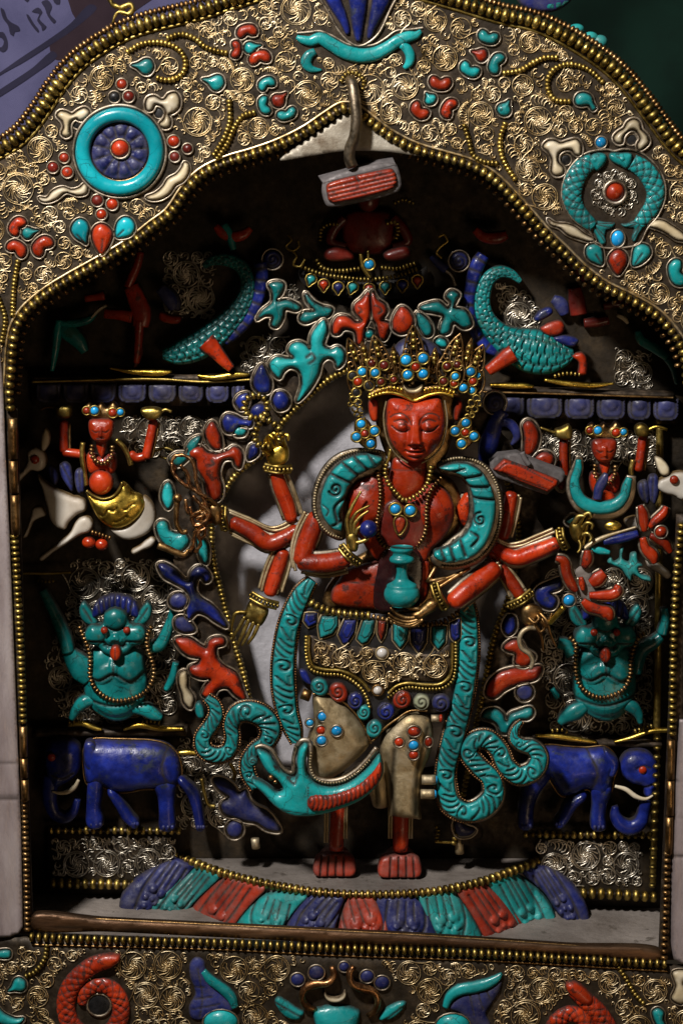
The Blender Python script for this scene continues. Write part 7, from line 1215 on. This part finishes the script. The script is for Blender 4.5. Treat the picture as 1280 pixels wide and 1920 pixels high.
br_ = bearer('small red crowned bearer with arms raised, behind the turquoise trident', 1132, 845, [[(1056, 826, 186), (1056, 860, 182), (1057, 892, 178)], [(1204, 820, 186), (1201, 846, 182), (1196, 880, 178)]], [[(1040, 806), (1052, 802), (1066, 796), (1072, 806), (1070, 824), (1052, 824), (1040, 818)], [(1190, 800), (1202, 794), (1214, 800), (1216, 816), (1196, 820), (1190, 812)]], [[(1186, 862), (1182, 880), (1184, 896)]], 182, 1132, 980)
tube('hand_cap_tail', [(1214, 806, 176), (1230, 800, 174), (1250, 806, 174)], 0, 3, 'gilt_bright', br_, n=6); tube('hand_cap_tail', [(1012, 802, 178), (1024, 806, 176), (1042, 812, 176)], 0, 3, 'brass', br_, n=6)
# ---- makaras with scaled tails on the shelf
def makara(label, body, band, swirl_c, leg, d, u, v, xtra):
    t = thing('makara', label, 'sea monster figure', u, v, d, 'scaled turquoise sea monsters on the shelf')
    ribbon('scaled_body', body, d, 20, 'turquoise_deep', t, 'plates', per=15, amp=.42, step=1.8, nq=26, side=16); ribbon('lapis_band', band, d - 3, 11, 'lapis', t, 'ring', per=22, amp=.15, step=2.5, side=14)
    relief('lapis_swirl', ell(*swirl_c, 17), d - 4, 8, 'lapis', t, g=2.4, gr=[([(swirl_c[0] + r * math.cos(a), swirl_c[1] + r * math.sin(a)) for a, r in zip(np.linspace(0, 9, 20), np.linspace(2, 14, 20))], 1.6, 3.5)]); rim(t, ell(*swirl_c, 17), d - 4, 3, 1.8)
    ribbon('coral_leg', leg, d - 22, 13, 'coral', t, step=2.5, side=14)
    for nm, o, m, h in xtra: relief(nm, o, d - 10, h, m, t, g=2.8, side=12)
    return t
makara('turquoise sea monster with curled scaled tail on the right shelf', [(975, 528, 5), (958, 514, 9), (936, 510, 12), (916, 522, 14), (905, 546, 16), (903, 574, 17), (912, 602, 19), (934, 628, 24), (962, 646, 34), (996, 658, 42), (1030, 664, 38), (1056, 664, 24), (1074, 660, 10)], [(906, 478, 12), (894, 498, 14), (884, 530, 12), (879, 566, 11), (883, 600, 11), (896, 632, 11), (914, 652, 10), (934, 664, 7)], (860, 489), [(962, 662, 17), (952, 668, 16), (936, 680, 13), (914, 696, 10)], 220, 1000, 700,
    [('coral_saddle', [(1012, 616), (1036, 602), (1052, 602), (1058, 614), (1052, 626), (1028, 630)], 'coral', 7), ('feather', [(1000, 598), (1012, 582), (1032, 576), (1036, 586), (1020, 598), (1006, 603)], 'lapis', 6), ('feather', [(1036, 634), (1060, 628), (1084, 638), (1076, 650), (1052, 646)], 'lapis', 6), ('hind_foot', [(1072, 668), (1088, 660), (1098, 668), (1100, 696), (1098, 702), (1084, 702), (1084, 680)], 'coral', 7)])
makara('turquoise sea monster with scaled tail half in shadow on the left shelf', [(382, 500, 5), (398, 489, 9), (424, 487, 12), (452, 500, 13), (464, 526, 14), (462, 552, 17), (448, 580, 21), (426, 606, 24), (398, 630, 27), (366, 650, 28), (332, 662, 22), (306, 664, 10)], [(488, 492, 13), (491, 516, 13), (487, 546, 12), (478, 576, 12), (462, 602, 11), (440, 626, 10), (422, 642, 7)], (511, 486), [(386, 640, 18), (394, 648, 17), (408, 664, 13), (422, 680, 10), (434, 692, 7)], 218, 380, 705,
    [('coral_saddle', [(300, 584), (318, 590), (340, 594), (336, 606), (312, 606), (298, 598)], 'coral', 6), ('feather', [(316, 540), (330, 548), (340, 570), (334, 584), (318, 572)], 'lapis_dusty', 6), ('coral_foot', [(254, 640), (266, 640), (264, 676), (252, 690), (250, 664)], 'coral', 6)])
# ---- riders and beasts in the dark corners of the shelf
def rider(label, pieces, d, u, v, grp):
    t = thing('rider_figure', label, 'rider figure', u, v, d, grp)
    for nm, p, m in pieces: ribbon(nm, p, d, 10, m, t, step=3, side=12)
    return t
rider('small red rider with raised arm in the shadowed left end of the shelf', [('raised_arm', [(264, 472, 7), (258, 496, 8), (246, 524, 9), (240, 538, 8)], 'coral'), ('torso', [(246, 536, 14), (256, 560, 17), (266, 588, 18), (264, 612, 15)], 'coral'), ('arm', [(160, 560, 7), (180, 557, 7), (196, 554, 9)], 'coral'), ('leg', [(196, 588, 9), (222, 590, 10), (248, 594, 12)], 'coral'), ('leg', [(262, 600, 10), (260, 640, 8), (256, 680, 6)], 'coral'), ('hair_scarf', [(300, 540, 10), (318, 560, 14), (326, 580, 8)], 'lapis_dusty')], 206, 260, 690, 'riders in the corners of the shelf')
rider('small red rider in the shadowed right end of the shelf', [('torso', [(1076, 540, 12), (1080, 564, 16), (1084, 590, 16)], 'garnet_shaded_coral'), ('arm', [(1130, 574, 7), (1152, 570, 8), (1176, 566, 6)], 'garnet_shaded_coral'), ('leg', [(1094, 606, 9), (1116, 604, 10), (1140, 600, 8)], 'garnet_shaded_coral'), ('raised_arm', [(1066, 490, 6), (1082, 506, 7), (1096, 524, 8)], 'garnet_shaded_coral'), ('hair_scarf', [(1036, 560, 8), (1050, 570, 14), (1058, 590, 9)], 'lapis_dusty')], 246, 1085, 690, 'riders in the corners of the shelf')  # red darkened here: the arch's shade is put into the colour
rider('slim turquoise deer in the dark left corner of the shelf', [('neck', [(112, 600, 7), (108, 626, 9), (104, 660, 7), (98, 695, 4)], 'turquoise_deep'), ('body', [(108, 612, 9), (128, 622, 16), (148, 640, 14), (160, 660, 8)], 'turquoise_deep'), ('back', [(112, 606, 6), (140, 606, 8), (166, 600, 7), (180, 588, 4)], 'turquoise_deep'), ('horn', [(172, 596, 3), (186, 580, 4), (200, 572, 3)], 'bone')], 212, 120, 700, 'turquoise deer in the corners of the shelf')
rider('slim turquoise deer in the dark right corner of the shelf', [('neck', [(1194, 620, 6), (1200, 636, 9), (1226, 652, 10), (1250, 670, 8)], 'turquoise_deep'), ('leg', [(1250, 672, 8), (1260, 690, 6), (1268, 720, 4)], 'turquoise_deep'), ('horn', [(1156, 590, 4), (1168, 596, 5), (1176, 606, 3)], 'bone')], 212, 1220, 715, 'turquoise deer in the corners of the shelf')
# ---- seated figure at the top of the niche
SD = 44
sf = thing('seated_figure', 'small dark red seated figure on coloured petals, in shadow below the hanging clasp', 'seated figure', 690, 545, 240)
relief('torso', [(650, 400), (690, 394), (732, 400), (740, 440), (728, 470), (690, 478), (652, 470), (640, 440)], 240, 16, 'garnet_shaded_coral', sf, g=4); relief('head', ell(690, 372, 22, 26), 234, 16, 'garnet_shaded_coral', sf, g=3); relief('crown', [(664, 352), (668, 320), (690, 306), (712, 320), (718, 352), (690, 346)], 232, 8, 'bronze', sf, g=3)  # coral figure in a darker red, the niche's shade put into its colour
for pts in ([(646, 408, 10), (626, 430, 10), (620, 452, 9), (648, 462, 7)], [(736, 408, 10), (756, 430, 10), (764, 452, 9), (736, 462, 7)]): ribbon('arm', pts, 230, 9, 'garnet_shaded_coral', sf, step=3)
for o in ([(606, 478), (612, 466), (634, 462), (656, 470), (664, 484), (640, 490), (612, 488)], [(718, 476), (740, 464), (764, 462), (770, 478), (752, 488), (724, 488)]): relief('knee', o, 220, 12, 'garnet_shaded_coral', sf, g=3)
cab('blue_stone', 692, 496, 216, 9, 'sky_turquoise', sf, rim='brass')
for pts in ([(594, 488), (604, 502), (640, 508), (672, 504)], [(566, 500), (596, 512), (640, 520), (692, 524), (740, 518), (780, 505)], [(716, 502), (744, 504), (776, 494)], [(600, 450), (602, 430), (616, 420), (632, 420)], [(740, 380), (756, 374), (774, 380)], [(726, 418), (742, 416), (746, 432), (742, 446)]): beads(sf, pts, 222, 5, 'brass', sp=7)
tube('robe_fold', [(676, 476, 216), (680, 500, 214), (694, 520, 216)], 0, 4, 'brass', sf, n=8); tube('robe_fold', [(690, 470, 216), (690, 492, 214)], 0, 3, 'brass', sf, n=8)
for (u, v, m) in ((583, 526, 'turquoise'), (607, 536, 'coral'), (634, 541, 'lapis'), (661, 541, 'turquoise'), (692, 544, 'coral'), (722, 540, 'turquoise_deep'), (754, 536, 'lapis'), (782, 528, 'coral')): p_ = relief('petal_stone', drop(u, v - 2, 9, 13, 1.57 if m != 'turquoise' else 1.9), 226, 6, m, sf, g=2.2); rim(p_, drop(u, v - 2, 9, 13, 1.57 if m != 'turquoise' else 1.9), 226, 2.4, 1.6, 'brass')
relief('seat', [(560, 506), (600, 518), (690, 530), (780, 512), (800, 500), (790, 545), (700, 562), (600, 548), (566, 530)], 240, 2, 'black_pitch', sf, g=8)
for (c, pts) in (('turquoise_leaf', [(438, 468, 6), (430, 440, 9), (420, 420, 7)]), ('coral_leaf', [(404, 424, 6), (418, 436, 11), (436, 444, 10), (456, 440, 10), (470, 428, 6)]), ('coral_leaf', [(890, 430, 8), (906, 444, 10), (932, 446, 12), (950, 440, 8)])): ribbon(c, pts, 206, 9, 'coral' if c[0] == 'c' else 'turquoise_deep', halo, step=3)
tube('tassel', [(808, 480, 240), (822, 494, 240), (836, 506, 240)], 0, [5, 8, 9], 'lapis_dusty', sf, n=10); tube('tassel_wire', [(832, 504, 238), (846, 516, 238), (854, 536, 238)], 0, 4, 'silver_wire', sf, n=6)
